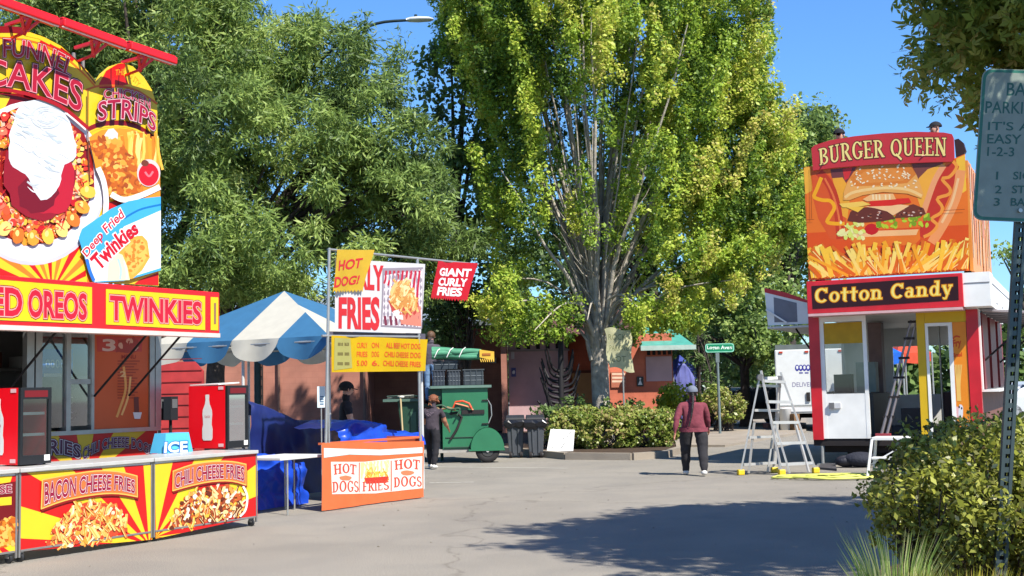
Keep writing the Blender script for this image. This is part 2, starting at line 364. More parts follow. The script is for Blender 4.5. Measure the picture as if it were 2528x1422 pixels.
# ======================= ground =======================
def asphalt():
    m = bpy.data.materials.new('asphalt'); m.use_nodes = True; nt = m.node_tree; N = nt.nodes; L = nt.links; b = N['Principled BSDF']
    tc = N.new('ShaderNodeTexCoord')
    def noise(sc, det=6, dist=0):
        n = N.new('ShaderNodeTexNoise'); n.inputs['Scale'].default_value = sc; n.inputs['Detail'].default_value = det; n.inputs['Distortion'].default_value = dist
        L.new(tc.outputs['Object'], n.inputs['Vector']); return n
    def ramp(src, p0, c0, p1, c1):
        r_ = N.new('ShaderNodeValToRGB'); e = r_.color_ramp.elements; e[0].position = p0; e[1].position = p1; e[0].color = (*c0, 1); e[1].color = (*c1, 1); L.new(src, r_.inputs[0]); return r_.outputs[0]
    def mix(a, c, mode, f=1.0):
        x = N.new('ShaderNodeMix'); x.data_type = 'RGBA'; x.blend_type = mode; x.inputs[0].default_value = f; L.new(a, x.inputs[6]); L.new(c, x.inputs[7]); return x.outputs[2]
    base = ramp(noise(.35, 4, .5).outputs['Fac'], .3, (.212, .194, .166), .7, (.248, .227, .194))
    base = mix(base, ramp(noise(90, 3).outputs['Fac'], .32, (.55, .55, .55), .68, (1.35, 1.33, 1.3)), 'MULTIPLY')
    base = mix(base, ramp(noise(1.1, 5, .6).outputs['Fac'], .35, (.91, .915, .925), .62, (1.03, 1.03, 1.02)), 'MULTIPLY')
    w = N.new('ShaderNodeTexVoronoi'); w.feature = 'DISTANCE_TO_EDGE'; w.inputs['Scale'].default_value = .16
    nd = noise(1.3, 6); va = N.new('ShaderNodeVectorMath'); va.operation = 'MULTIPLY_ADD'; va.inputs[1].default_value = (1.2, 1.2, 1.2); L.new(nd.outputs['Color'], va.inputs[0]); L.new(tc.outputs['Object'], va.inputs[2]); L.new(va.outputs[0], w.inputs['Vector'])
    base = mix(base, ramp(w.outputs['Distance'], .0012, (.72, .71, .7), .005, (1, 1, 1)), 'MULTIPLY')
    st = N.new('ShaderNodeTexVoronoi'); st.feature = 'F1'; st.inputs['Scale'].default_value = .55; st.inputs['Randomness'].default_value = 1; L.new(va.outputs[0], st.inputs['Vector'])
    base = mix(base, ramp(st.outputs['Distance'], .03, (.80, .79, .78), .11, (1, 1, 1)), 'MULTIPLY')      # oil spots
    sp = N.new('ShaderNodeTexVoronoi'); sp.inputs['Scale'].default_value = 7; L.new(tc.outputs['Object'], sp.inputs['Vector'])
    base = mix(base, ramp(sp.outputs['Distance'], .03, (1.22, 1.2, 1.15), .07, (1, 1, 1)), 'MULTIPLY')     # pale specks
    L.new(base, b.inputs['Base Color']); b.inputs['Roughness'].default_value = .88; b.inputs['Specular IOR Level'].default_value = .25
    bp = N.new('ShaderNodeBump'); bp.inputs['Strength'].default_value = .5; bp.inputs['Distance'].default_value = .01
    L.new(noise(70, 3).outputs['Fac'], bp.inputs['Height']); L.new(bp.outputs[0], b.inputs['Normal']); return m
mb = MB(); mb.poly([(-900, -300, 0), (900, -300, 0), (900, 1500, 0), (-900, 1500, 0)], asphalt()); mb.build('ground', kind='structure', origin=(0, 0, 0))
CONC = M((205, 190, 170), .42, rough=.9, var=.18, scale=1.2, bump=.3, bscale=30)
SOIL = M((95, 72, 52), .45, rough=1, var=.4, scale=9, bump=.8, bscale=40)
def slab(name, pxs, h, mat, kerb=None, z0=-.05):
    g = [gnd(x, y, h) for x, y in pxs]; mb = MB(); n = len(g)
    mb.poly(g, mat)
    for i in range(n):
        p, q = g[i], g[(i + 1) % n]; mb.poly([p, q, Vector((q.x, q.y, z0)), Vector((p.x, p.y, z0))], kerb or mat)
    return mb.build(name, kind='structure')
slab('pavement', [(1625, 1098), (1790, 1098), (1850, 1088), (1990, 1064), (1990, 1022), (1700, 1022), (1640, 1050)], .06, CONC)
isl = [(870, 1078), (1090, 1088), (1250, 1104), (1400, 1118), (1560, 1119), (1640, 1114), (1678, 1103), (1672, 1084), (1600, 1052), (1450, 1030), (870, 1030)]
slab('planting_bed', isl, .13, SOIL)
g = [gnd(x, y, .15) for x, y in isl[:8]]; mb = MB()
for i in range(len(g) - 1):
    p, q = g[i], g[i + 1]; d = (q - p).normalized(); p2 = p - d * .01; mb.bar(Vector((p2.x, p2.y, .07)), Vector((q.x, q.y, .07)), .16, .17, CONC)
mb.build('kerb', kind='structure')
# parking lines
LINE = M((235, 230, 215), .5, rough=.85, var=.35, scale=14)
mb = MB()
for (x0, y0), (x1, y1) in (((1060, 1192), (1170, 1190)), ((1060, 1152), (1400, 1156))):
    p, q = gnd(x0, y0, .004), gnd(x1, y1, .004); d = (q - p).normalized(); w = Vector((-d.y, d.x, 0)) * .05
    mb.poly([p - w, q - w, q + w, p + w], LINE)
mb.build('road_marking', kind='structure')
# right verge under the bush
mb = MB(); vg = [(1.75, 3.2), (2.05, 6.2), (2.6, 9.6), (3.4, 10.6), (9, 11.5), (12, 3), (5, 1.5)]
mb.poly([(x, y, .12) for x, y in vg], SOIL)
for i in range(len(vg)):
    (x0, y0), (x1, y1) = vg[i], vg[(i + 1) % len(vg)]; mb.poly([(x0, y0, .12), (x1, y1, .12), (x1, y1, -.02), (x0, y0, -.02)], CONC)
mb.build('verge', kind='structure')
# litter specks and small stones on the asphalt
rs = np.random.RandomState(3); mb = MB(); st = M((150, 140, 120), .4, rough=1)
for _ in range(260):
    x = rs.uniform(-6, 9); y = rs.uniform(9, 30); s_ = rs.uniform(.006, .02); a = rs.uniform(0, 6)
    mb.faces([(x + s_ * math.cos(a + k * 2.1), y + s_ * math.sin(a + k * 2.1), .001) for k in range(3)] + [(x, y, s_ * .6)], [(0, 1, 3), (1, 2, 3), (2, 0, 3)], st)
mb.build('gravel', kind='stuff', label='small stones and leaf litter scattered over the asphalt', cat='gravel')

# ======================= buildings =======================
def brickmat(c1, c2, mortar, k=.5):
    m = bpy.data.materials.new('brick_wall'); m.use_nodes = True; nt = m.node_tree; N = nt.nodes; L = nt.links; b = N['Principled BSDF']
    tc = N.new('ShaderNodeTexCoord'); mp = N.new('ShaderNodeMapping'); mp.inputs['Rotation'].default_value = (R(90), 0, 0); L.new(tc.outputs['Object'], mp.inputs[0])
    t = N.new('ShaderNodeTexBrick'); t.inputs['Scale'].default_value = 1; t.inputs['Brick Width'].default_value = .4; t.inputs['Row Height'].default_value = .2; t.inputs['Mortar Size'].default_value = .008
    for i, c in zip(('Color1', 'Color2', 'Mortar'), (c1, c2, mortar)): t.inputs[i].default_value = (*[x * k for x in lin(c)], 1)
    L.new(mp.outputs[0], t.inputs[0]); n = N.new('ShaderNodeTexNoise'); n.inputs['Scale'].default_value = 1.1; n.inputs['Detail'].default_value = 8; L.new(tc.outputs['Object'], n.inputs[0])
    r_ = N.new('ShaderNodeValToRGB'); r_.color_ramp.elements[0].color = (.72, .72, .72, 1); r_.color_ramp.elements[1].color = (1.15, 1.15, 1.15, 1); r_.color_ramp.elements[0].position = .3; r_.color_ramp.elements[1].position = .7; L.new(n.outputs[0], r_.inputs[0])
    x = N.new('ShaderNodeMix'); x.data_type = 'RGBA'; x.blend_type = 'MULTIPLY'; x.inputs[0].default_value = 1; L.new(t.outputs[0], x.inputs[6]); L.new(r_.outputs[0], x.inputs[7]); L.new(x.outputs[2], b.inputs['Base Color']); b.inputs['Roughness'].default_value = .85
    return m
BR1 = brickmat((196, 132, 112), (190, 126, 107), (184, 122, 104), .62)
BR2 = brickmat((226, 124, 92), (220, 118, 87), (212, 114, 84), .66)
ROOFM = M((168, 182, 190), .5, rough=.45, metal=.3, var=.15, scale=3)
GREENR = M((95, 190, 170), .55, rough=.5, var=.2, scale=4)
DARK = M((38, 32, 32), .7, rough=.8)
F0 = Frame(Vector((0, 43, 0)), Vector((1, 0, 0)))         # building line facing the camera
def fx(px, py=950, b=0): return F0.hit(px, py, b)[0]
def fz(px, py, b=0): return F0.hit(px, py, b)[1]
# left block
b1 = empty('brick_building', F0.p(fx(900), 0, 0), 'long low salmon brick building with pale metal roof behind the striped tent', 'building')
mb = MB(); xm = fx(905); mb.fbox(F0, fx(330), xm, -7, 0, 0, fz(1190, 800), BR1); mb.fbox(F0, xm + .002, fx(1252), -7, -2.4, 0, fz(1190, 800) - .02, BR1); mb.fbox(F0, fx(1238), fx(1252), -2.398, -.1, 0, fz(1190, 800) - .03, BR1); mb.build('wall', b1)  # right part set back, an added porch to put it in shade
mb = MB(); xa, xb = fx(330), fx(1275); z0 = fz(1190, 798)
mb.faces([F0.p(xa, .5, z0), F0.p(xb, .5, z0), F0.p(xb, -3.5, z0 + 1.35), F0.p(xa, -3.5, z0 + 1.35), F0.p(xb, -7.5, z0), F0.p(xa, -7.5, z0)], [(0, 1, 2, 3), (3, 2, 4, 5), (1, 4, 2), (0, 3, 5), (0, 5, 4, 1)], ROOFM)
for k in range(30):
    a = xa + (xb - xa) * (k + .5) / 30; mb.bar(F0.p(a, .5, z0 + .03), F0.p(a, -3.5, z0 + 1.38), .04, .05, ROOFM)
mb.build('roof', b1)
mb = MB(); mb.fbox(F0, xa, xb, .5, .62, z0 - .1, z0 + .06, M((120, 128, 130), .5)); mb.build('gutter', b1)
for px_ in (900, 690):
    mb = MB(); mb.tube([F0.p(fx(px_), .12, 0), F0.p(fx(px_), .12, z0 - .1)], .05, M((150, 110, 95), .6), 8); mb.build('downpipe', b1)
for px_ in (1030, 1120, 1210):
    mb = MB(); mb.fbox(F0, fx(px_, b=-2.4), fx(px_, b=-2.4) + .25, -2.398, -2.25, 2.6, 2.8, M((215, 205, 190), .6)); mb.build('wall_lamp', b1)
mb = MB(); mb.fbox(F0, fx(1085, b=-2.4), fx(1085, b=-2.4) + 1.0, -2.398, -2.34, .02, 2.1, M((95, 62, 55), .6)); mb.build('door', b1)
mb = MB(); mb.fbox(F0, fx(632), fx(650), .003, .08, 0, 3.3, DARK)
for k in range(9): mb.fbox(F0, fx(632) + .02, fx(650) - .02, .08, .11, .3 + k * .33, .5 + k * .33, M((90, 62, 50), .6))
mb.build('vent_strip', b1)
# right block with recess
MAUVE = M((190, 158, 160), .85, rough=.85, var=.15, scale=1.5)
b2 = empty('restroom_building', F0.p(fx(1450), 0, 0), 'orange brick restroom block with green roof behind the maple trunk', 'building')
top = fz(1400, 835)
mb = MB(); mb.fbox(F0, fx(1256), fx(1408), -5, -1.3, 0, top + .25, MAUVE)
mb.fbox(F0, fx(1408), fx(1470), -5, -1.6, 0, top + .2, BR2); mb.fbox(F0, fx(1470), fx(1662), -5, 0, 0, top + .1, BR2); mb.build('wall', b2)
for k in range(6):
    mb = MB(); a = fx(1278 + 24 * k, b=-1.3); mb.fbox(F0, a, a + .13, -1.298, -1.26, fz(1300, 862, -1.3), fz(1300, 836, -1.3), DARK); mb.build('vent', b2)
for k in range(5):
    mb = MB(); a = fx(1600 + 13 * k); mb.fbox(F0, a, a + .11, .002, .03, fz(1630, 876), fz(1630, 850), DARK); mb.build('vent', b2)
mb = MB(); mb.fbox(F0, fx(1258, b=-1.3), fx(1408, b=-1.3), -1.3, -1.22, fz(1300, 868, -1.3), fz(1300, 864, -1.3), M((190, 175, 170), .5)); mb.build('ledge', b2)
TAN = M((226, 176, 120), .6, rough=.6, var=.08)
mb = MB(); a0, a1 = fx(1412, b=-1.6), fx(1463, b=-1.6); mb.fbox(F0, a0, a1, -1.598, -1.54, .02, 2.15, TAN); d2 = mb.build('door', b2)
mb = MB(); mb.fbox(F0, a0 + .05, a0 + .09, -1.54, -1.47, 1.2, 1.4, DARK); mb.build('handle', d2)
mb = MB(); mb.fbox(F0, a0 - .06, a1 + .06, -1.6, -1.55, 2.16, 2.25, M((130, 70, 50), .6)); mb.build('lintel', b2)
ra, rb = fx(1256), fx(1585); mb = MB()
mb.faces([F0.p(ra, .3, top + .12), F0.p(rb, .3, top + .12), F0.p(rb, -2.5, top + 1.1), F0.p(ra, -2.5, top + 1.1), F0.p(rb, -5.4, top + .12), F0.p(ra, -5.4, top + .12)], [(0, 1, 2, 3), (3, 2, 4, 5), (1, 4, 2), (0, 3, 5), (0, 5, 4, 1)], M((118, 78, 68), .5))
mb.build('roof', b2)
ra, rb = fx(1578), fx(1712); zt = fz(1640, 856, .7); mb = MB()
mb.faces([F0.p(ra, .85, zt), F0.p(rb, .85, zt), F0.p(rb - .5, -2.3, zt + .85), F0.p(ra + .5, -2.3, zt + .85), F0.p(rb, -5.4, zt), F0.p(ra, -5.4, zt)], [(0, 1, 2, 3), (3, 2, 4, 5), (1, 4, 2), (0, 3, 5), (0, 5, 4, 1)], GREENR)
mb.fbox(F0, ra, rb, .85, .93, zt - .12, zt + .04, M((190, 215, 205), .6)); mb.build('canopy_roof', b2)
mb = MB(); mb.fbox(F0, fx(1596), fx(1660), .003, .035, fz(1630, 941), fz(1630, 880), MAUVE); mb.build('shutter_or_shade', b2)  # mauve patch: painted stand-in for the canopy roof's shadow on the wall
sg = MB(); sh = Sheet(F0, .045, sg); a0, z1 = F0.hit(1572, 930); a1, z0 = F0.hit(1589, 954); sg.fbox(F0, a0, a1, .003, .044, z0, z1, M((60, 70, 70), .6))
W_ = M((240, 240, 235), .75); sh.blob((1580.5, 935), 2.4, 2.4, W_, rough=0); sh.poly([(1580.5, 937), (1586, 950), (1575, 950)], W_); sg.build('restroom_sign', label='small dark square sign with white figure on the orange brick wall', cat='sign')
nb = MB(); sh = Sheet(F0, .06, nb); a0, z1 = F0.hit(1508, 918); a1, z0 = F0.hit(1546, 956); nb.fbox(F0, a0, a1, .003, .058, z0, z1, M((205, 120, 90), .6))
for yy in (921, 930, 939): sh.poly([(1511, yy), (1543, yy), (1543, yy + 5), (1511, yy + 5)], M((240, 205, 175), .7))
nb.build('notice_board', label='small framed notice board mounted on orange wall beside the trunk', cat='notice board')
pb = MB(); Fp = Frame(F0.p(0, -1.3, 0), F0.u); sh = Sheet(Fp, .02, pb)
for (x0, y0, x1, y1, c) in ((1261, 866, 1270, 886, (225, 220, 220)),): a0, z1 = Fp.hit(x0, y0); a1, z0 = Fp.hit(x1, y1); pb.fbox(Fp, a0, a1, .003, .02, z0, z1, M(c, .7))
pb.build('paper_notice', label='white paper notice taped high on the mauve wall', cat='notice')
pb = MB(); a0, z1 = Fp.hit(1262, 908); a1, z0 = Fp.hit(1274, 930); pb.fbox(Fp, a0, a1, .003, .02, z0, z1, M((95, 100, 160), .7)); sh = Sheet(Fp, .021, pb); sh.blob((1268, 919), 3.5, 5, W_, rough=.2)
pb.build('blue_plaque', label='little blue accessible plaque on the mauve wall below the paper notice', cat='plaque')

# ======================= street lamp =======================
lx = at(636, 950, 31.3); lamp = empty('street_lamp', (lx.x, lx.y, 0), 'tall dark street lamp whose curved arm reaches over the trees', 'street lamp')
PM = M((40, 58, 60), .7, rough=.5, metal=.4)
mb = MB(); mb.tube([(lx.x, lx.y, 0), (lx.x, lx.y, 8.7)], .09, PM, 10, .06); mb.lathe((lx.x, lx.y, 0), [(.2, 0), (.2, .1), (.12, .3), (.1, .32)], PM, 12); mb.build('pole', lamp)
mb = MB(); mb.tube([crv([(lx.x, 31.3, 8.6), tuple(at(790, 150, 31.3)), tuple(at(860, 92, 31.3)), tuple(at(930, 58, 31.3)), tuple(at(1004, 50, 31.3))], t / 16) for t in range(17)], .05, PM, 8, .035); mb.build('arm', lamp)
hp = at(1003, 50, 31.3); hq = at(1070, 48, 31.3); mb = MB(); LH = M((225, 228, 230), .75, rough=.35, metal=.2)
secs = [(0, .06, .05), (.15, .13, .075), (.45, .17, .085), (.85, .15, .06), (1, .06, .03)]
V = []; d = (hq - hp)
for t, w, h in secs:
    c = hp + d * t; V += [c + Vector((0, w * math.cos(q), h * math.sin(q) * (1 if math.sin(q) > 0 else .6))) for q in [k * math.pi / 6 for k in range(12)]]
mb.faces(V, [(i * 12 + k, i * 12 + (k + 1) % 12, (i + 1) * 12 + (k + 1) % 12, (i + 1) * 12 + k) for i in range(4) for k in range(12)] + [tuple(range(12)), tuple(range(48, 60))], LH, True)
lh = mb.build('lamp_head', lamp)
mb = MB(); c = hp + d * .35; mb.tube([c + Vector((0, 0, .06)), c + Vector((0, 0, .14))], .04, PM, 8); mb.build('photocell', lh)
# tall black power mast of the green name plate
def street_sign():
    g0 = at(1777, 1050, 40); g0 = Vector((g0.x, 40, 0)); D = g0.y; r_ = empty('street_name_sign', (g0.x, g0.y, 0), 'green street name blade reading Logan Ave on a thin grey pole', 'street sign')
    Fs = Frame(g0, Vector((1, 0, 0))); a1, zt = Fs.hit(1777, 868); PG = M((150, 165, 165), .6, rough=.4, metal=.4)
    mb = MB(); mb.tube([Fs.p(0, 0, 0), Fs.p(0, 0, zt)], .045, PG, 8); mb.build('pole', r_)
    mb = MB(); ax0, z1 = Fs.hit(1740, 849); ax1, z0 = Fs.hit(1812, 869); GS = M((20, 150, 105), .6, rough=.4)
    hw = (ax1 - ax0) / 2; cx = (ax0 + ax1) / 2; hh = (z1 - z0) / 2; cz = (z0 + z1) / 2
    pts = []
    for sx, sz in ((1, 1), (-1, 1), (-1, -1), (1, -1)):
        for k in range(5):
            q = {(1, 1): 0, (-1, 1): 90, (-1, -1): 180, (1, -1): 270}[(sx, sz)] + k * 22.5
            pts.append((cx + sx * (hw - .08) + .08 * math.cos(R(q)), cz + sz * (hh - .08) + .08 * math.sin(R(q))))
    n = len(pts); V = [Fs.p(a, .06, z) for a, z in pts] + [Fs.p(a, .05, z) for a, z in pts]
    mb.faces(V, [tuple(range(n)), tuple(range(2 * n - 1, n - 1, -1))] + [(k, n + k, n + (k + 1) % n, (k + 1) % n) for k in range(n)], M((150, 235, 205), .6))
    q = [((a - cx) * .93 + cx, (z - cz) * .8 + cz) for a, z in pts]; mb.poly([Fs.p(a, .0605, z) for a, z in q], GS)
    sh = Sheet(Fs, .061, mb); sh.text('Logan Ave', [(1746, 853.5), (1800, 853.5)], [(1746, 864.5), (1800, 864.5)], M((235, 245, 240), .8), bold=.02); sh.text('N', [(1802, 855), (1807, 855)], [(1802, 862), (1807, 862)], M((235, 245, 240), .8))
    mb.build('name_plate', r_)
    mb = MB(); mb.fbox(Fs, -.06, .06, .0, .045, zt - .35, zt + .02, PG); mb.build('bracket', r_)
street_sign()
# ======================= left food stand =======================
rnd = random.Random(5)
UL = Vector((math.sin(R(30.4)), math.cos(R(30.4)), 0))
CF = Frame(gnd(635, 1298), UL)          # counter front line, a=0 at the far right end
RED, DRED, YEL, ORG, WHT = P(215, 32, 30), P(140, 20, 28), P(250, 205, 45), P(240, 130, 40), P(248, 246, 240)
PINKW, BLK, PUR = P(250, 215, 210), P(40, 25, 30), P(95, 25, 60)
FRAMEM = M((175, 170, 165), .6, rough=.4, metal=.5)
WHITEM = M((240, 240, 235), .75, rough=.5, var=.05)
REDM = M((235, 25, 30), .8, rough=.35, var=.06, spec=.5)
WOOD = M((120, 90, 66), .5, var=.3)
def sunburst(sh, poly_pts, c, cols, n=22, r=900, a_off=0.0):
    """rays clipped to a convex outline (px)"""
    def clip(pts, a, b, c_, keep):   # half plane
        out = []
        for i in range(len(pts)):
            p, q = pts[i], pts[(i + 1) % len(pts)]; fp = (a * p[0] + b * p[1] + c_) * keep; fq = (a * q[0] + b * q[1] + c_) * keep
            if fp >= 0: out.append(p)
            if fp * fq < 0: t = fp / (fp - fq); out.append((p[0] + (q[0] - p[0]) * t, p[1] + (q[1] - p[1]) * t))
        return out
    for k in range(n):
        t0 = a_off + 2 * math.pi * k / n; t1 = a_off + 2 * math.pi * (k + 1) / n; tri = [c, (c[0] + r * math.cos(t0), c[1] + r * math.sin(t0)), (c[0] + r * math.cos(t1), c[1] + r * math.sin(t1))]
        pts = tri; m_ = poly_pts; area = sum(m_[i][0] * m_[(i + 1) % len(m_)][1] - m_[(i + 1) % len(m_)][0] * m_[i][1] for i in range(len(m_))); sg = 1 if area > 0 else -1
        for i in range(len(m_)):
            (x0, y0), (x1, y1) = m_[i], m_[(i + 1) % len(m_)]; a = -(y1 - y0); b = (x1 - x0); cc = -(a * x0 + b * y0); pts = clip(pts, a, b, cc, sg)
            if len(pts) < 3: break
        if len(pts) >= 3: sh.poly(pts, cols[k % len(cols)])
def inside(pts, x, y):
    c = False; n = len(pts)
    for i in range(n):
        (x0, y0), (x1, y1) = pts[i], pts[i - 1]
        if (y0 > y) != (y1 > y) and x < (x1 - x0) * (y - y0) / (y1 - y0) + x0: c = not c
    return c
def heap(sh, outline, cols, n, size, stick=0.0, rot=None, rnd=rnd):
    xs = [p[0] for p in outline]; ys = [p[1] for p in outline]; k = 0
    items = []
    while len(items) < n and k < n * 20:
        k += 1; x = rnd.uniform(min(xs), max(xs)); y = rnd.uniform(min(ys), max(ys))
        if inside(outline, x, y): items.append((y, x))
    cx_ = sum(xs) / len(xs); cy_ = sum(ys) / len(ys); o2 = [crv(outline + [outline[0]], i / 40) for i in range(40)]
    sh.poly([(cx_ + (x - cx_) * rnd.uniform(.88, 1.0), cy_ + (y - cy_) * rnd.uniform(.88, 1.0)) for x, y in o2], cols[len(cols) // 2])
    for y, x in items:
        s_ = size * rnd.uniform(.6, 1.3); c = rnd.choice(cols)
        if rnd.random() < stick:
            a = rnd.uniform(-.8, .8) + math.pi / 2 if rot is None else rot + rnd.uniform(-.5, .5); l = s_ * 2.2; w = s_ * .42
            bd = rnd.uniform(-.3, .3) * s_
            sh.stroke([(x - l * math.cos(a), y - l * math.sin(a)), (x + bd, y + bd), (x + l * math.cos(a), y + l * math.sin(a))], w * 2, c, n=5)
            sh.stroke([(x - l * .8 * math.cos(a) - w * .5, y - l * .8 * math.sin(a)), (x + bd - w * .5, y + bd), (x + l * .8 * math.cos(a) - w * .5, y + l * .8 * math.sin(a))], w * .6, cols[0], n=5)
        else: sh.blob((x, y), s_, s_ * rnd.uniform(.5, .9), c, n=9, rough=.25, rot=rnd.uniform(0, 3), rnd=rnd)
FRY = [P(255, 225, 130), P(252, 190, 70), P(240, 160, 40), P(225, 130, 30), P(250, 205, 95)]
CHK = [P(240, 165, 60), P(225, 130, 35), P(200, 100, 25), P(245, 185, 90), P(170, 80, 25)]
BAC = [P(255, 215, 130), P(250, 180, 90), P(235, 130, 60), P(205, 75, 45), P(255, 235, 190), P(245, 160, 60)]
CHI = [P(250, 215, 150), P(235, 160, 70), P(160, 70, 40), P(200, 95, 45), P(255, 240, 215), P(110, 45, 30), P(240, 185, 60)]
def counter(a0, a1, px, kind):
    """one counter unit between a0 and a1; px = outline of its printed front (TL,TR,BR,BL)"""
    lab = {'bacon': 'red and yellow counter unit lettered BACON CHEESE FRIES', 'chili': 'red and yellow counter unit lettered CHILI CHEESE FRIES', 'edge': 'counter unit cut by the picture edge with a chicken photograph, beside BACON CHEESE FRIES'}[kind]
    t = empty('serving_counter', CF.p((a0 + a1) / 2, -.3, 0), lab, 'counter', 'printed serving counters of the food stand')
    zb = .125; mb = MB(); mb.fbox(CF, a0 + .01, a1 - .01, -.02, 0, zb, .885, WHITEM); mb.fbox(CF, a0 + .012, a0 + .03, -.6, -.02, zb, .885, WHITEM); mb.fbox(CF, a1 - .03, a1 - .012, -.6, -.02, zb, .885, WHITEM)
    mb.build('body', t)
    mb = MB(); sh = Sheet(CF, .004, mb); inner = [sh.F.hit(x, y, .004) for x, y in px]
    if kind == 'bacon': sunburst(sh, px, (368, 1345), [RED, YEL], 26, a_off=.05)
    elif kind == 'chili': sunburst(sh, px, (385, 1325), [RED, YEL], 26, a_off=.1)
    else: sunburst(sh, px, (-20, 1330), [RED, YEL], 20)
    if kind == 'bacon':
        heap(sh, [(115, 1345), (135, 1300), (165, 1265), (200, 1238), (260, 1240), (300, 1262), (320, 1300), (300, 1318), (250, 1335), (160, 1350)], BAC, 260, 6.5, .5)
        bt = [(101, 1183), (160, 1172), (235, 1161), (290, 1163), (337, 1174)]; bb = [(98, 1258), (160, 1236), (235, 1222), (290, 1220), (338, 1228)]
        n = 12; o = [crv(bt, i / n) for i in range(n + 1)] + [crv(bb, 1 - i / n) for i in range(n + 1)]
        sh.poly([(x + 2, y + 5) for x, y in o], P(150, 30, 25)); sh.poly(o, P(250, 190, 90))
        sh.poly([(crv(bt, .02 + .96 * i / n)[0], crv(bt, .02 + .96 * i / n)[1] + 3) for i in range(n + 1)] + [(crv(bb, .98 - .96 * i / n)[0], crv(bb, .98 - .96 * i / n)[1] - 3) for i in range(n + 1)], P(245, 120, 60))
        sh.text('BACON CHEESE FRIES', [(108, 1194), (160, 1183), (235, 1173), (290, 1175), (330, 1186)], [(108, 1245), (160, 1226), (235, 1212), (290, 1209), (330, 1217)], P(150, 25, 60), .02, (PINKW, .05), (BLK, .075))
    elif kind == 'chili':
        heap(sh, [(412, 1305), (430, 1262), (450, 1235), (470, 1212), (520, 1200), (565, 1200), (600, 1215), (605, 1245), (598, 1270), (540, 1284), (470, 1300)], CHI, 280, 6, .35)
        sh.stroke([(598, 1200), (608, 1225), (604, 1258), (590, 1275)], 5, P(250, 245, 240))
        bt = [(424, 1162), (470, 1146), (520, 1138), (570, 1138), (606, 1145)]; bb = [(423, 1213), (470, 1200), (520, 1190), (570, 1189), (606, 1199)]
        n = 12; o = [crv(bt, i / n) for i in range(n + 1)] + [crv(bb, 1 - i / n) for i in range(n + 1)]
        sh.poly([(x + 2, y + 4) for x, y in o], P(150, 30, 25)); sh.poly(o, P(250, 190, 90))
        sh.poly([(crv(bt, .02 + .96 * i / n)[0], crv(bt, .02 + .96 * i / n)[1] + 3) for i in range(n + 1)] + [(crv(bb, .98 - .96 * i / n)[0], crv(bb, .98 - .96 * i / n)[1] - 3) for i in range(n + 1)], P(245, 120, 60))
        sh.text('CHILI CHEESE FRIES', [(430, 1171), (470, 1157), (520, 1149), (570, 1148), (600, 1154)], [(430, 1205), (470, 1191), (520, 1182), (570, 1180), (600, 1187)], P(150, 25, 60), .02, (PINKW, .05), (BLK, .075))
    else:
        sh.poly([(-40, 1200), (40, 1188), (40, 1290), (-40, 1300)], P(120, 20, 25)); heap(sh, [(-30, 1300), (0, 1285), (36, 1280), (40, 1340), (-30, 1355)], CHK, 60, 8, 0)
        sh.poly([(-40, 1232), (28, 1226), (28, 1246), (-40, 1252)], YEL)
        sh.text('CHEESE', [(-80, 1208), (28, 1196)], [(-80, 1228), (28, 1216)], P(150, 25, 60), .02, (PINKW, .05))
    mb.build('printed_front', t)
    mb = MB(); mb.fbox(CF, a0, a1, -.75, .035, .888, .93, M((215, 212, 205), .7, rough=.35, metal=.2)); mb.build('worktop', t, bevel=.006)
    mb = MB(); mb.fbox(CF, a0 + .004, a0 + .024, -.01, .012, .05, .887, FRAMEM); mb.fbox(CF, a1 - .024, a1 - .004, -.01, .012, .05, .887, FRAMEM); mb.fbox(CF, a0 + .03, a1 - .03, -.02, .01, .105, .125, FRAMEM); mb.build('frame', t)
    for a in (a0 + .06, a1 - .06):
        for b in (-.04, -.55):
            mb = MB(); mb.tube([CF.p(a - .015, b, .045), CF.p(a + .015, b, .045)], .045, M((50, 50, 52), .6), 12); mb.fbox(CF, a - .025, a + .025, b - .02, b + .02, .05, .124, FRAMEM); mb.build('castor', t)
ax = CF.hit(376, 1200)[0]; ab = CF.hit(44, 1200)[0]
counter(ax + .006, -.005, [(379, 1146), (635, 1118), (636, 1275), (384, 1330)], 'chili')
counter(ab + .006, ax - .006, [(48, 1168), (372, 1147), (376, 1332), (50, 1362)], 'bacon')
counter(ab - 1.75, ab - .006, [(-80, 1180), (40, 1174), (42, 1362), (-80, 1376)], 'edge')

# ---- the trailer body behind the counters ----
WB = -1.45                                        # wall plane
wr = CF.hit(392, 950, WB)[0]                      # right end of the wall
tr = empty('food_trailer', CF.p(wr - 3.5, WB - 1.2, 0), 'long food trailer with billboards lettered FUNNEL CAKES and CHICKEN STRIPS', 'food trailer')
def wz(px, py, b=WB): return CF.hit(px, py, b)[1]
def wa(px, py=950, b=WB): return CF.hit(px, py, b)[0]
WL = wr - 8.5; zsk = wz(200, 1062); zro = wz(200, 812)
IN = M((150, 145, 140), .5, rough=.6)
ALU = M((190, 188, 182), .62, rough=.35, metal=.6)
mb = MB(); mb.fbox(CF, WL, wr, WB - 2.4, WB - 2.34, .4, 2.75, IN); mb.fbox(CF, WL, wr, WB - 2.34, WB - .05, .38, .44, IN); mb.fbox(CF, WL, wr, WB - 2.4, WB + .02, 2.752, 2.85, M((215, 215, 212), .7)); mb.fbox(CF, wr - .05, wr, WB - 2.34, WB - .05, .44, 2.75, M((200, 190, 185), .6)); mb.build('body', tr)
def fr(px0, px1, py0, py1, mat, b0=-.04, b1=.02, name='frame', parent=tr):
    m_ = MB(); a0, a1 = wa(px0, (py0 + py1) / 2), wa(px1, (py0 + py1) / 2); m_.fbox(CF, a0, a1, WB + b0, WB + b1, wz(px1, py1), wz(px1, py0), mat); return m_.build(name, parent)
mb = MB()
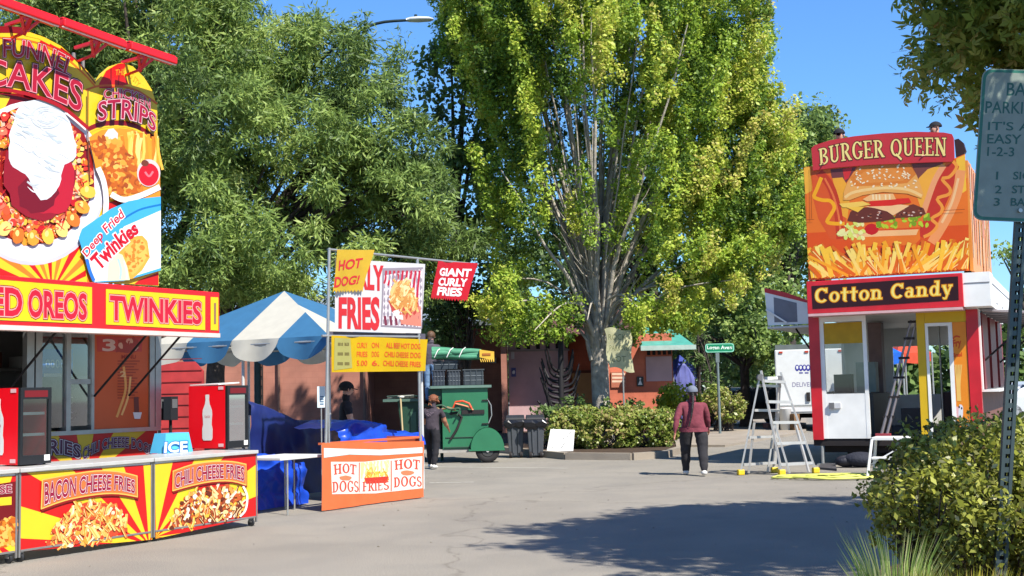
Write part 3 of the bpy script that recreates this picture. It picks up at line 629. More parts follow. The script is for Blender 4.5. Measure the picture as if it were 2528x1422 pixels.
for x0, x1 in ((62, 80), (84, 100), (160, 171), (222, 229), (366, 378), (380, 394)): mb.fbox(CF, wa(x0), wa(x1), WB - .05, WB + .03, zsk, 2.75, ALU)
mb.fbox(CF, WL, wr, WB - .04, WB + .04, zsk - .05, zsk, ALU); mb.fbox(CF, wa(171), wa(222), WB - .03, WB + .02, wz(200, 948), wz(200, 936), ALU); mb.fbox(CF, WL, wr, WB - .05, WB + .02, zro, 2.75, ALU)
mb.build('window_frame', tr)
GL1 = glass((150, 170, 175), .3)
for x0, x1, y0, y1 in ((100, 160, 822, 1055), (171, 222, 822, 936), (171, 222, 948, 1050)):
    mb = MB(); mb.fbox(CF, wa(x0) + .002, wa(x1) - .002, WB - .012, WB - .006, wz(x1, y1), wz(x1, y0), GL1); mb.build('window_pane', tr)
mb = MB(); mb.fbox(CF, wa(229) + .003, wa(366) - .003, WB - .03, WB + .01, zsk, 2.75, P(215, 95, 45)); sh = Sheet(CF, WB + .012, mb)
sh.poly([(238, 830), (352, 832), (350, 868), (240, 868)], P(200, 70, 60)); sh.text('3', [(255, 838), (283, 838)], [(255, 866), (283, 866)], P(225, 190, 180), .03)
heap(sh, [(290, 838), (340, 838), (340, 868), (290, 868)], [P(225, 170, 150), P(170, 60, 50)], 12, 6)
for k in range(14): sh.poly([(290, 890 + k * 7), (345 - (k * 7) % 18, 890 + k * 7), (345 - (k * 7) % 18, 893 + k * 7), (290, 893 + k * 7)], P(170, 65, 30))
sh.stroke([(305, 905), (310, 960), (295, 1010), (288, 1030)], 6, P(245, 170, 90)); sh.stroke([(322, 930), (316, 980), (300, 1025)], 5, P(250, 185, 110)); sh.text('2', [(297, 917), (310, 917)], [(297, 930), (310, 930)], P(245, 190, 130), .03)
sh.stroke([(336, 980), (338, 1035)], 12, P(110, 60, 50)); sh.poly([(328, 1018), (350, 1018), (346, 1034), (332, 1034)], P(235, 230, 225)); sh.text('MENU', [(300, 876), (335, 876)], [(300, 886), (335, 886)], P(170, 50, 25), .02)
mb.build('menu_poster', tr)
# things hung inside
mb = MB(); sh = Sheet(CF, WB - .30, mb); mb.fbox(CF, wa(104, 900, WB - .32), wa(178, 900, WB - .32), WB - .33, WB - .305, wz(140, 930, WB - .32), wz(140, 862, WB - .32), P(60, 120, 215))
for k in range(5): sh.blob((118 + k * 12, 898), 5, 11, P(190, 215, 240), rough=.05); sh.blob((118 + k * 12, 898), 2.6, 7, P(60, 120, 215), rough=.05)
sh.poly([(108, 922), (176, 922), (176, 930), (108, 930)], P(230, 230, 235)); mb.build('blue_poster', tr)
mb = MB(); sh = Sheet(CF, WB - .2, mb)
for k in range(3): sh.blob((176, 951 + k * 37), 11, 15, P(40, 34, 38), rough=.04); sh.blob((176, 951 + k * 37), 6, 9, P(205, 195, 190), rough=.04); sh.blob((176, 951 + k * 37), 3.4, 6, P(40, 34, 38), rough=.04); sh.poly([(178, 945 + k * 37), (190, 945 + k * 37), (190, 957 + k * 37), (178, 957 + k * 37)], P(40, 34, 38))
mb.build('cup_dispenser_panel', tr)
mb = MB(); mb.fbox(CF, WL + .1, wr - .1, WB - 2.3, WB - 1.8, .44, 1.3, M((120, 118, 115), .5, metal=.5, rough=.4))
for k in range(9): mb.fbox(CF, wr - .7 - k * .85, wr - .25 - k * .85, WB - 2.3, WB - 1.9, 1.302, 1.302 + .25 + .3 * ((k * 37) % 5) / 5, M([(90, 60, 50), (130, 130, 130), (190, 180, 160), (60, 60, 66), (170, 60, 50)][k % 5], .5))
mb.fbox(CF, WL + .1, wr - .1, WB - 2.33, WB - 2.0, 2.0, 2.04, IN)
for k in range(12): mb.fbox(CF, wr - .5 - k * .6, wr - .2 - k * .6, WB - 2.3, WB - 2.05, 2.042, 2.2 + .2 * ((k * 13) % 4) / 4, M([(200, 195, 190), (120, 60, 50), (80, 100, 140)][k % 3], .5))
mb.build('kitchen_fittings', tr)
mb = MB(); mb.tube([CF.p(wa(70), WB - .6, 2.7), CF.p(wa(60), WB - .9, 1.9)], .02, DARK); mb.build('hanging_pole', tr)
mb = MB(); mb.poly([CF.p(wa(190, 880, WB - .5) + dx, WB - .5 + .02 * k, z) for k, (dx, z) in enumerate(((-.12, 2.5), (.12, 2.5), (.16, 1.9), (-.16, 1.9)))], M((190, 170, 110), .6)); mb.tube([CF.p(wa(190, 880, WB - .5), WB - .5, 2.5), CF.p(wa(190, 880, WB - .5), WB - .5, 2.72)], .01, DARK); mb.build('hanging_apron', tr)
# lower printed skirt
mb = MB(); mb.fbox(CF, WL, wr - .02, WB - .03, WB + .01, .35, zsk - .06, WHITEM); sh = Sheet(CF, WB + .012, mb)
skl = [(40, 1066), (388, 1060), (389, 1135), (40, 1160)]; sunburst(sh, skl, (210, 1190), [P(205, 40, 35), P(225, 190, 50)], 18)
for t_, tp, bt_ in (('FRIES', [(100, 1090), (150, 1086), (198, 1100)], [(100, 1128), (150, 1120), (198, 1132)]), ('CHILI CHEESE DOGS', [(205, 1108), (245, 1088), (290, 1080), (335, 1084), (374, 1100)], [(205, 1136), (245, 1112), (290, 1104), (335, 1108), (374, 1124)])):
    sh.text(t_, tp, bt_, P(90, 40, 70), .02, (P(220, 210, 215), .05), (P(60, 25, 30), .09))
mb.build('printed_skirt', tr)
for k in range(2):
    mb = MB(); c = CF.p(wr - 3.2 - k * .85, WB - .25, .34); mb.tube([c - CF.n * .11, c + CF.n * .11], .34, DARK, 20); mb.build('wheel', tr)
# ---- marquee sign box ----
MBP = -.35; e0, e1 = CF.hit(542, 770, MBP)[0], CF.hit(0, 740, MBP)[0]; mzt = CF.hit(400, 711, MBP)[1]; mzb = CF.hit(400, 817, MBP)[1]
mq = MB(); mq.fbox(CF, e1 - 2.5, e0, MBP - .16, MBP, mzb, mzt, REDM); mo = mq.build('marquee', tr, bevel=.01)
mb = MB(); sh = Sheet(CF, MBP + .004, mb)
for q in ([(-160, 676), (228, 708), (228, 801), (-160, 785)], [(261, 712), (507, 730), (507, 816), (261, 802)], [(520, 732), (539, 733), (539, 817), (520, 816)]):
    sh.poly(q, P(110, 70, 30)); c = (sum(p[0] for p in q) / 4, sum(p[1] for p in q) / 4); sh.poly([(c[0] + (x - c[0]) * .995, c[1] + (y - c[1]) * .97) for x, y in q], P(255, 205, 30))
pk = (P(250, 170, 160), .062); bk = (P(120, 50, 20), .085); lr = P(205, 30, 55)
sh.text('TWINKIES', [(273, 731), (496, 747)], [(273, 789), (496, 799)], lr, .032, pk, bk)
sh.text('OREOS', [(71, 717), (213, 727)], [(71, 781), (213, 788)], lr, .032, pk, bk)
sh.text('FRIED', [(-100, 704), (53, 715)], [(-100, 772), (53, 779)], lr, .032, pk, bk)
sh.text('I', [(528, 748), (533, 748)], [(528, 800), (533, 800)], P(150, 110, 90), .0)
mb.build('lettered_panel', mo)
mb = MB(); mb.fbox(CF, e1 - 2.5, e0 - .02, MBP - .155, MBP + .03, mzb - .055, mzb - .004, M((240, 215, 205), .7)); mb.build('trim', mo)
mb = MB(); mb.fbox(CF, e1 - 2.5, e0 - .01, WB + .04, MBP - .165, mzb + .02, mzb + .05, WHITEM); mb.build('awning_panel', tr)
for px_ in (150, 372, 455):
    a = CF.hit(min(px_, 470), 820, MBP - .2)[0]; mb = MB(); aw = min(a - .1, wr - .03); mb.tube([CF.p(a, MBP - .2, mzb + .02), CF.p(aw, WB + .05, mzb - .75)], .014, DARK, 6); mb.build('gas_strut', tr)
# ---- billboard ----
BB = WB + .25
cur = [(-260, 110), (-180, 92), (-100, 78), (-30, 74), (30, 73), (72, 79), (110, 92), (150, 113), (190, 148), (222, 182), (240, 203), (254, 181), (275, 163), (300, 155), (328, 164), (355, 190), (375, 222), (388, 262)]
out = cur + [(390, 480), (392, 706), (-260, 660)]
mb = MB(); V = [CF.hit(x, y, BB) for x, y in out]; n = len(V)
mb.faces([CF.p(a, BB, z) for a, z in V] + [CF.p(a, BB - .06, z) for a, z in V], [tuple(range(n)), tuple(range(2 * n - 1, n - 1, -1))] + [(k, n + k, n + (k + 1) % n, (k + 1) % n) for k in range(n)], YEL)
sh = Sheet(CF, BB + .003, mb)
# red upper trim and arcs
sh.stroke(cur[0:6], 16, DRED); sh.stroke([(100, 100), (130, 118), (158, 132), (180, 150)], 12, RED); sh.poly([(62, 78), (100, 88), (128, 104), (122, 110), (96, 96), (60, 88)], YEL)
sh.stroke([(150, 118), (190, 150), (236, 206)], 3, DRED)
tri = [(-80, 98), (0, 92), (70, 100), (120, 118), (165, 150), (215, 205), (212, 250)]
sh.stroke([(-250, 128), (-100, 98), (0, 93), (60, 98), (110, 112), (160, 140), (210, 185), (236, 214)], 4, P(245, 120, 30))
sh.poly([(245, 206), (262, 175), (290, 158), (300, 156), (310, 158), (305, 185), (318, 208), (300, 212), (270, 218), (245, 218)], RED)
for k, (x0, x1) in enumerate(((262, 268), (283, 286))): sh.stroke([(x0 + 12, 168), (x1 + 6, 214)], 3, DRED)
sh.text('THE PIG STY', [(285, 172), (318, 172), (348, 205)], [(285, 186), (315, 188), (340, 214)], P(225, 165, 30), .0)
sh.stroke([(212, 222), (245, 212), (290, 212), (335, 222), (365, 240), (388, 256)], 5, P(235, 110, 30)); sh.stroke([(212, 322), (245, 308), (285, 303), (325, 308), (360, 326), (389, 352)], 12, DRED); sh.stroke([(212, 330), (245, 316), (285, 311), (325, 316), (360, 334), (389, 360)], 4, YEL)
# lower sunburst
sunburst(sh, [(-250, 500), (212, 560), (212, 697), (-250, 668)], (128, 720), [RED, YEL, ORG, YEL], 44)
sh.poly([(212, 560), (391, 500), (391, 703), (212, 697)], YEL); sh.poly([(268, 500), (300, 490), (300, 520), (268, 520)], RED)
sh.poly([(345, 690), (391, 672), (391, 704), (330, 702)], RED); sh.poly([(212, 600), (215, 700), (225, 700), (235, 640)], ORG)
# red field behind the plate
sh.poly([(-200, 250), (0, 228), (60, 232), (130, 256), (210, 318), (212, 420), (150, 300), (60, 260), (-100, 300)], DRED); sh.poly([(-100, 236), (-5, 232), (25, 240), (0, 290), (-100, 320)], YEL); sh.poly([(168, 290), (212, 322), (212, 400), (188, 340)], YEL)
# plate
sh.blob((80, 452), 180, 203, P(205, 205, 215), n=40, rough=0); sh.blob((80, 447), 176, 198, P(250, 248, 250), n=40, rough=0); sh.blob((82, 436), 158, 178, P(225, 222, 228), n=40, rough=0); sh.blob((82, 432), 152, 172, P(150, 30, 30), n=30, rough=.03)
GOLD = [P(250, 195, 70), P(240, 160, 50), P(225, 120, 40), P(250, 215, 120), P(205, 85, 35)]; BER = [P(235, 60, 45), P(250, 120, 90), P(200, 25, 35), P(255, 190, 160), P(245, 90, 50)]
rr = random.Random(11)
for i in range(420):
    t = rr.uniform(0, 2 * math.pi); q = rr.uniform(.62, 1.0); x = 82 + 143 * q * math.cos(t); y = 428 + 168 * q * math.sin(t)
    low = math.sin(t); c = rr.choice(GOLD if (q > .85 and low > 0) or rr.random() < .45 else BER); s_ = rr.uniform(5, 12); sh.blob((x, y), s_, s_ * rr.uniform(.6, 1.1), c, n=9, rough=.25, rot=t, rnd=rr)
    if rr.random() < .5: sh.blob((x - 2, y - 3), s_ * .35, s_ * .25, P(255, 225, 170), n=6, rough=.2, rnd=rr)
for i in range(11):
    t = math.pi * (.08 + i * .085); x = 80 + 138 * math.cos(t); y = 436 + 152 * math.sin(t); sh.blob((x, y), 15, 20, GOLD[i % 4], n=12, rough=.08, rot=t - 1.57, rnd=rr); sh.blob((x - 3, y - 6), 5, 8, P(255, 220, 130), n=8, rough=.1, rnd=rr)
for i in range(110):
    t = rr.uniform(0, 6.28); q = rr.uniform(.5, .97); x = 82 + 140 * q * math.cos(t); y = 430 + 160 * q * math.sin(t); sh.stroke([(x, y), (x + rr.uniform(-12, 12), y + rr.uniform(-6, 10)), (x + rr.uniform(-16, 16), y + rr.uniform(6, 20))], 3.5, BER[i % 5], taper=True)
sh.blob((92, 430), 88, 112, P(150, 25, 40), n=26, rough=.07, rnd=rr); sh.blob((120, 445), 60, 88, P(190, 30, 50), n=20, rough=.1, rnd=rr); sh.blob((88, 478), 50, 50, P(120, 18, 35), n=20, rough=.1, rnd=rr)
crm = [(18, 352), (22, 318), (34, 285), (46, 262), (76, 247), (112, 250), (140, 262), (160, 285), (172, 312), (180, 345), (184, 372), (176, 398), (156, 408), (148, 432), (142, 458), (132, 474), (112, 492), (96, 496), (82, 480), (70, 452), (58, 430), (38, 420), (22, 404), (16, 380)]
nn_ = 48; sh.poly([(crv(crm + [crm[0]], i / nn_)[0] + rr.uniform(-2.5, 2.5), crv(crm + [crm[0]], i / nn_)[1] + rr.uniform(-2.5, 2.5)) for i in range(nn_)], P(222, 226, 228))
for i in range(110):
    x = rr.uniform(35, 160); y = rr.uniform(265, 470)
    if inside(crm, x, y) and inside(crm, x + 18, y + 14): sh.stroke([(x - 14, y - 6), (x, y + rr.uniform(-3, 8)), (x + 15, y + rr.uniform(0, 14))], rr.uniform(3, 8), [P(240, 243, 244), P(205, 212, 216), P(232, 236, 238), P(190, 200, 206), P(250, 252, 252)][i % 5], taper=True)
for r_ in (34, 27, 20, 13, 7): sh.stroke([(110 + r_ * 1.1 * math.cos(t), 290 + r_ * .8 * math.sin(t)) for t in [k * .7 for k in range(8)]], 3, [P(208, 214, 218), P(240, 242, 243)][r_ % 2], n=20)
# chicken strips picture
sh.poly([(214, 340), (245, 322), (290, 317), (330, 322), (362, 342), (389, 366), (391, 490), (330, 500), (268, 492), (232, 420)], P(235, 150, 40))
for i in range(26):
    x = rr.uniform(280, 386); sh.stroke([(x, 330 + rr.uniform(-6, 14)), (x + rr.uniform(-8, 8), 375), (x + rr.uniform(-12, 12), 420)], rr.uniform(6, 9), FRY[i % 5], n=4)
sh.poly([(250, 338), (262, 320), (275, 318), (286, 330), (285, 345), (262, 350)], P(225, 215, 215))
heap(sh, [(216, 345), (262, 342), (300, 358), (325, 395), (330, 420), (290, 420), (250, 400), (225, 380)], CHK, 70, 8); heap(sh, [(245, 400), (300, 415), (335, 440), (348, 470), (300, 484), (262, 478), (250, 440)], CHK, 70, 8)
sh.blob((361, 428), 29, 34, P(225, 205, 200), n=24, rough=0); sh.blob((361, 432), 25, 28, P(210, 25, 40), n=24, rough=0); sh.stroke([(352, 425), (362, 436), (372, 424)], 5, P(245, 120, 130)); sh.blob((352, 404), 10, 8, P(120, 60, 40), rough=.1)
sh.stroke([(268, 480), (300, 494), (345, 482), (389, 462)], 14, P(240, 230, 228)); sh.stroke([(236, 415), (250, 450), (256, 500), (250, 560)], 13, P(245, 240, 242))
sh.stroke([(211, 225), (211, 340), (216, 450)], 3, P(110, 60, 20))
# blue corner with cake
box_ = [(188, 588), (196, 566), (222, 548), (268, 516), (310, 498), (350, 490), (391, 486), (391, 668), (300, 694), (226, 698), (212, 668), (200, 628)]
sh.poly(box_, P(70, 175, 230)); sh.poly([(212, 660), (202, 630), (240, 640), (300, 560), (391, 520), (391, 662), (300, 690), (228, 696)], P(240, 243, 246)); sh.stroke([(300, 540), (340, 518), (391, 506)], 5, P(30, 120, 190)); sh.stroke([(208, 640), (216, 670), (226, 694)], 8, P(50, 120, 210))
sh.poly([(268, 622), (290, 600), (320, 584), (345, 582), (358, 596), (364, 636), (345, 668), (322, 688), (300, 692), (276, 690)], P(235, 175, 70)); heap(sh, [(300, 605), (345, 590), (358, 630), (325, 680), (308, 660)], [P(225, 145, 50), P(245, 190, 90), P(215, 130, 45)], 50, 5)
sh.poly([(262, 640), (278, 622), (296, 630), (308, 660), (314, 692), (258, 694)], P(225, 240, 190)); sh.stroke([(285, 640), (292, 665), (290, 690)], 5, P(180, 220, 210)); sh.stroke([(300, 645), (306, 670), (306, 690)], 4, P(250, 250, 220))
d1 = [(196, 622), (238, 568), (290, 516)]; d2 = [(212, 640), (254, 590), (304, 542)]
sh.text('Deep Fried', d1, d2, P(205, 25, 50), .02, (P(255, 245, 245), .09))
sh.text('Twinkies', [(216, 640), (262, 592), (322, 546)], [(240, 668), (282, 622), (336, 574)], P(205, 20, 40), .04, (P(255, 245, 245), .1))
# lettering
ft = [(-150, 122), (-80, 106), (2, 98), (60, 103), (120, 120), (178, 152)]; fb = [(-150, 168), (-80, 150), (2, 142), (60, 145), (110, 160), (166, 194)]
sh.text('FUNNEL', ft[2:], fb[2:], P(190, 25, 45), .012, (P(255, 190, 190), .035), (P(70, 20, 25), .06))
sh.text('CAKES', [(-45, 150), (20, 152), (90, 163), (150, 183), (198, 208)], [(-45, 214), (20, 215), (90, 232), (150, 256), (192, 278)], P(180, 25, 50), .012, (P(250, 170, 175), .03), (P(60, 20, 25), .055))
sh.stroke([(-150, 236), (-40, 224), (25, 226), (90, 242), (150, 268), (211, 318)], 9, P(175, 25, 30))
sh.text('CHICKEN', [(250, 222), (290, 220), (330, 228), (364, 247)], [(250, 245), (290, 243), (330, 251), (364, 271)], P(170, 25, 60), .012, (P(245, 200, 200), .04), (P(60, 30, 40), .07))
sh.text('STRIPS', [(236, 254), (285, 246), (335, 256), (378, 286)], [(236, 300), (285, 293), (335, 302), (376, 326)], P(170, 25, 60), .015, (P(245, 200, 200), .04), (P(60, 30, 40), .07))
bo = mb.build('billboard', tr)
mb = MB()
for px_ in (-150, 40, 235, 372): a = CF.hit(px_, 500, BB - .1)[0]; mb.tube([CF.p(a, BB - .1, 2.85), CF.p(a, BB - .1, CF.hit(px_, 240 if px_ > 220 else 150, BB - .1)[1])], .03, FRAMEM); mb.tube([CF.p(a, BB - .1, 4.2), CF.p(a, BB - 1.0, 2.85)], .025, FRAMEM)
mb.build('brace', bo)
# ---- red beam lights over the billboard ----
LBp = BB + .36
segs = [((-300, -100), (140, 56)), ((150, 56), (305, 112)), ((316, 114), (430, 152))]
def lb(px, py): a, z = CF.hit(px, py, LBp); return CF.p(a, LBp, z)
for i, (p, q) in enumerate(segs):
    p3, q3 = lb(*p), lb(*q); mb = MB(); mb.bar(p3, q3, .13, .09, REDM); L_ = (q3 - p3).normalized(); mb.bar(p3 + Vector((0, 0, .055)), q3 + Vector((0, 0, .055)), .07, .03, REDM); g = mb.build('light_beam', tr, bevel=.015)
    mb = MB(); mb.bar(p3 + Vector((0, 0, -.05)) + CF.n * .03, q3 + Vector((0, 0, -.05)) + CF.n * .03, .02, .012, M((255, 235, 230), .8)); mb.build('lamp_strip', g)
for px_, py_ in ((-40, -8), (75, 34), (245, 92), (360, 130)):
    c = lb(px_, py_); a, _, z = CF.inv(c); mb = MB()
    mb.bar(CF.p(a, LBp, z - .04), CF.p(a, BB - .06, z - .06), .035, .035, REDM); mb.bar(CF.p(a, LBp, z - .05), CF.p(a, LBp - .12, z - .22), .05, .03, REDM); mb.bar(CF.p(a - .12, LBp, z - .05), CF.p(a, LBp - .1, z - .2), .03, .03, REDM); mb.bar(CF.p(a + .12, LBp, z - .05), CF.p(a, LBp - .1, z - .2), .03, .03, REDM); mb.bar(CF.p(a, LBp - .11, z - .2), CF.p(a, BB - .05, z - .24), .025, .025, REDM)
    mb.tube([CF.p(a, BB - .08, z - .12), CF.p(a, BB - .08, z - .75)], .025, FRAMEM); mb.tube([CF.p(a + .14, BB - .08, z - .16), CF.p(a + .14, BB - .08, z - .75)], .02, FRAMEM); mb.build('bracket', tr)

# ---- drinks coolers ----
def cooler(corner_px, label, origin_first=None):
    g = gnd(corner_px[0], corner_px[1], .93); a, b, _ = CF.inv(g); a0, a1, b1, b0 = a, a + .39, b, b - .66; z0, z1 = .945, 1.74
    t = empty('drinks_cooler', CF.p((a0 + a1) / 2, (b0 + b1) / 2, .931), label, 'drinks cooler', 'red glass door drinks coolers on the counters')
    RC = M((245, 12, 30), .85, rough=.3, var=.03, spec=.5); BK = M((42, 42, 44), .5, rough=.4)
    mb = MB(); mb.fbox(CF, a0, a0 + .03, b0, b1 - .03, z0, z1, RC); mb.fbox(CF, a1 - .03, a1, b0, b1 - .03, z0, z1, RC); mb.fbox(CF, a0 + .03, a1 - .03, b0, b0 + .03, z0, z1, BK); mb.fbox(CF, a0 + .03, a1 - .03, b0 + .03, b1 - .03, z0, z0 + .08, BK); mb.fbox(CF, a0 + .03, a1 - .03, b0 + .03, b1 - .03, z1 - .05, z1, BK); mb.build('cabinet', t)
    G = Frame(CF.p(a0, 0, 0), -CF.n)          # side frame: u runs away from front, n = -u of stand
    mb = MB(); s0 = -b1 + .03; 
    def Q(s_, z): return CF.p(a0 - .004, -s_, z)
    prof = [(.075, 0), (.095, .03), (.097, .16), (.08, .22), (.085, .30), (.092, .36), (.085, .42), (.045, .5), (.034, .56), (.038, .62), (.03, .63)]
    c_ = s0 + .3; zb = z0 + .1; k = .93
    mb.poly([Q(c_ + w * k, zb + h * k) for w, h in prof] + [Q(c_ - w * k, zb + h * k) for w, h in reversed(prof)], WHT)
    for (s_, z) in ((.02, z1 - .05), (.02, z0 + .02)): mb.poly([CF.p(a0 - .005, -(s0 + s_), z), CF.p(a0 - .005, -(s0 + s_ + .09), z), CF.p(a0 - .005, -(s0 + s_ + .09), z + .04), CF.p(a0 - .005, -(s0 + s_), z + .04)], P(250, 200, 200))
    v, f = text_geo('Coca-Cola', .0); mb.faces([CF.p(a0 - .0055, -(c_ + .045 - .09 * x), zb + .29 + .035 * y) for x, y in v], f, P(240, 120, 120))
    mb.build('printed_side', t)
    mb = MB(); w = .035
    mb.fbox(CF, a0 + .002, a0 + w, b1 - .028, b1 + .012, z0, z1, BK); mb.fbox(CF, a1 - w, a1 - .002, b1 - .028, b1 + .012, z0, z1, BK); mb.fbox(CF, a0 + w, a1 - w, b1 - .028, b1 + .012, z0, z0 + .09, BK); mb.fbox(CF, a0 + w, a1 - w, b1 - .028, b1 + .012, z1 - .12, z1, BK)
    mb.fbox(CF, a1 - .09, a1 - .02, b1 + .0122, b1 + .014, z0 + .03, z0 + .09, WHT); d = mb.build('door', t)
    mb = MB(); mb.fbox(CF, a0 + w, a1 - w, b1 - .01, b1 - .004, z0 + .09, z1 - .12, glass((190, 205, 200), .1)); mb.build('pane', d)
    mb = MB(); mb.fbox(CF, a0 + .05, a1 - .05, b1 + .013, b1 + .014, z1 - .1, z1 - .03, P(120, 30, 35)); mb.build('header_strip', d)
    SHM = M((190, 205, 200), .75, rough=.4)
    mb = MB(); mb.fbox(CF, a0 + .032, a1 - .032, b0 + .032, b0 + .045, z0 + .082, z1 - .052, SHM); mb.build('liner', t)
    for z in (z0 + .3, z0 + .52):
        mb = MB()
        for k in range(9): mb.bar(CF.p(a0 + .03, b0 + .06 + k * .045, z), CF.p(a1 - .03, b0 + .06 + k * .045, z), .006, .006, SHM)
        mb.fbox(CF, a0 + .03, a1 - .03, b1 - .07, b1 - .06, z - .01, z + .02, SHM); mb.build('shelf', t)
    mb = MB()
    for aa in (a0 + .03, a1 - .05):
        for bb in (b0 + .03, b1 - .06): mb.fbox(CF, aa, aa + .02, bb, bb + .02, .931, z0, BK)
    mb.build('foot', t); return a0, a1, b0, b1, z1
ca = cooler((560, 1110), 'red drinks cooler at the far end of the counter, white bottle printed on its side')
cooler((47, 1152), 'red drinks cooler cut by the picture edge, above BACON CHEESE FRIES')
mb = MB(); pp = [CF.p(ca[0] + .05, ca[2] - .03, ca[4] + .01), CF.p(ca[0] + .3, ca[2] + .02, ca[4] + .006), CF.p(ca[0] + .34, ca[3] - .1, ca[4] + .03), CF.p(ca[0] + .02, ca[3] - .16, ca[4] + .012)]
mb.hexa(pp + [p + Vector((0, 0, .016)) for p in pp], WHITEM); mb.build('cardboard_sheet', label='white sheet lying on top of the far red cooler', cat='sheet')
# cutlery dispensers, crate and red screen between trailer and far cooler
for i, px_ in enumerate((428, 456)):
    g = gnd(px_, 1098, .93); a, b, _ = CF.inv(g); t = MB(); 
    t.fbox(CF, a - .07, a + .07, b - .35, b - .2, 1.28, 1.62, M((45, 42, 44), .6, rough=.35)); t.fbox(CF, a - .05, a + .05, b - .2, b - .19, 1.45, 1.58, M((110, 110, 110), .6)); t.fbox(CF, a - .015, a + .015, b - .3, b - .26, .931, 1.28, DARK); t.fbox(CF, a - .08, a + .08, b - .36, b - .18, .931, .95, DARK)
    t.build('napkin_dispenser', label=['black dispenser on a stand, nearer the trailer of the pair', 'black dispenser on a stand, nearer the red cooler of the pair'][i], cat='dispenser', group='black dispensers on the counter', bevel=.01)
a, b, _ = CF.inv(gnd(432, 1118, .93)); mb = MB(); LB = P(90, 190, 235); mb.hexa([CF.p(a - .17, b - .25, .931), CF.p(a + .3, b - .25, .931), CF.p(a + .3, b, .931), CF.p(a - .17, b, .931), CF.p(a - .12, b - .22, 1.17), CF.p(a + .26, b - .22, 1.17), CF.p(a + .26, b - .03, 1.17), CF.p(a - .12, b - .03, 1.17)], LB)
sh = Sheet(CF, b + .004, mb); sh.text('ICE', [(408, 1092), (462, 1090)], [(406, 1117), (462, 1115)], P(225, 240, 245), .03, (P(40, 110, 190), .08)); mb.build('ice_bin', label='light blue ice bin on the counter beside the red cooler', cat='ice bin')
Fr = Frame(at(395, 950, 19.5), Vector((1, .05, 0))); mb = MB(); a1, z1 = Fr.hit(503, 900); mb.faces([Fr.p(0, 0, 0), Fr.p(a1, 0, 0), Fr.p(a1, 0, z1 - .1), Fr.p(a1 * .8, 0, z1 + .05), Fr.p(a1 * .4, 0, z1 + .05), Fr.p(0, 0, z1)] + [Fr.p(0, -.04, 0), Fr.p(a1, -.04, 0), Fr.p(a1, -.04, z1 - .1), Fr.p(a1 * .8, -.04, z1 + .05), Fr.p(a1 * .4, -.04, z1 + .05), Fr.p(0, -.04, z1)], [(0, 1, 2, 3, 4, 5), (11, 10, 9, 8, 7, 6)] + [(k, 6 + k, 6 + (k + 1) % 6, (k + 1) % 6) for k in range(6)], M((205, 62, 62), .6, rough=.6, var=.2, scale=5))
for k in range(11): z = .4 + k * .18; mb.fbox(Fr, .03, a1 - .03, 0, .012, z, z + .012, M((150, 40, 42), .5))
mb.build('red_screen', label='faded red slatted screen standing behind the far red cooler', cat='screen')
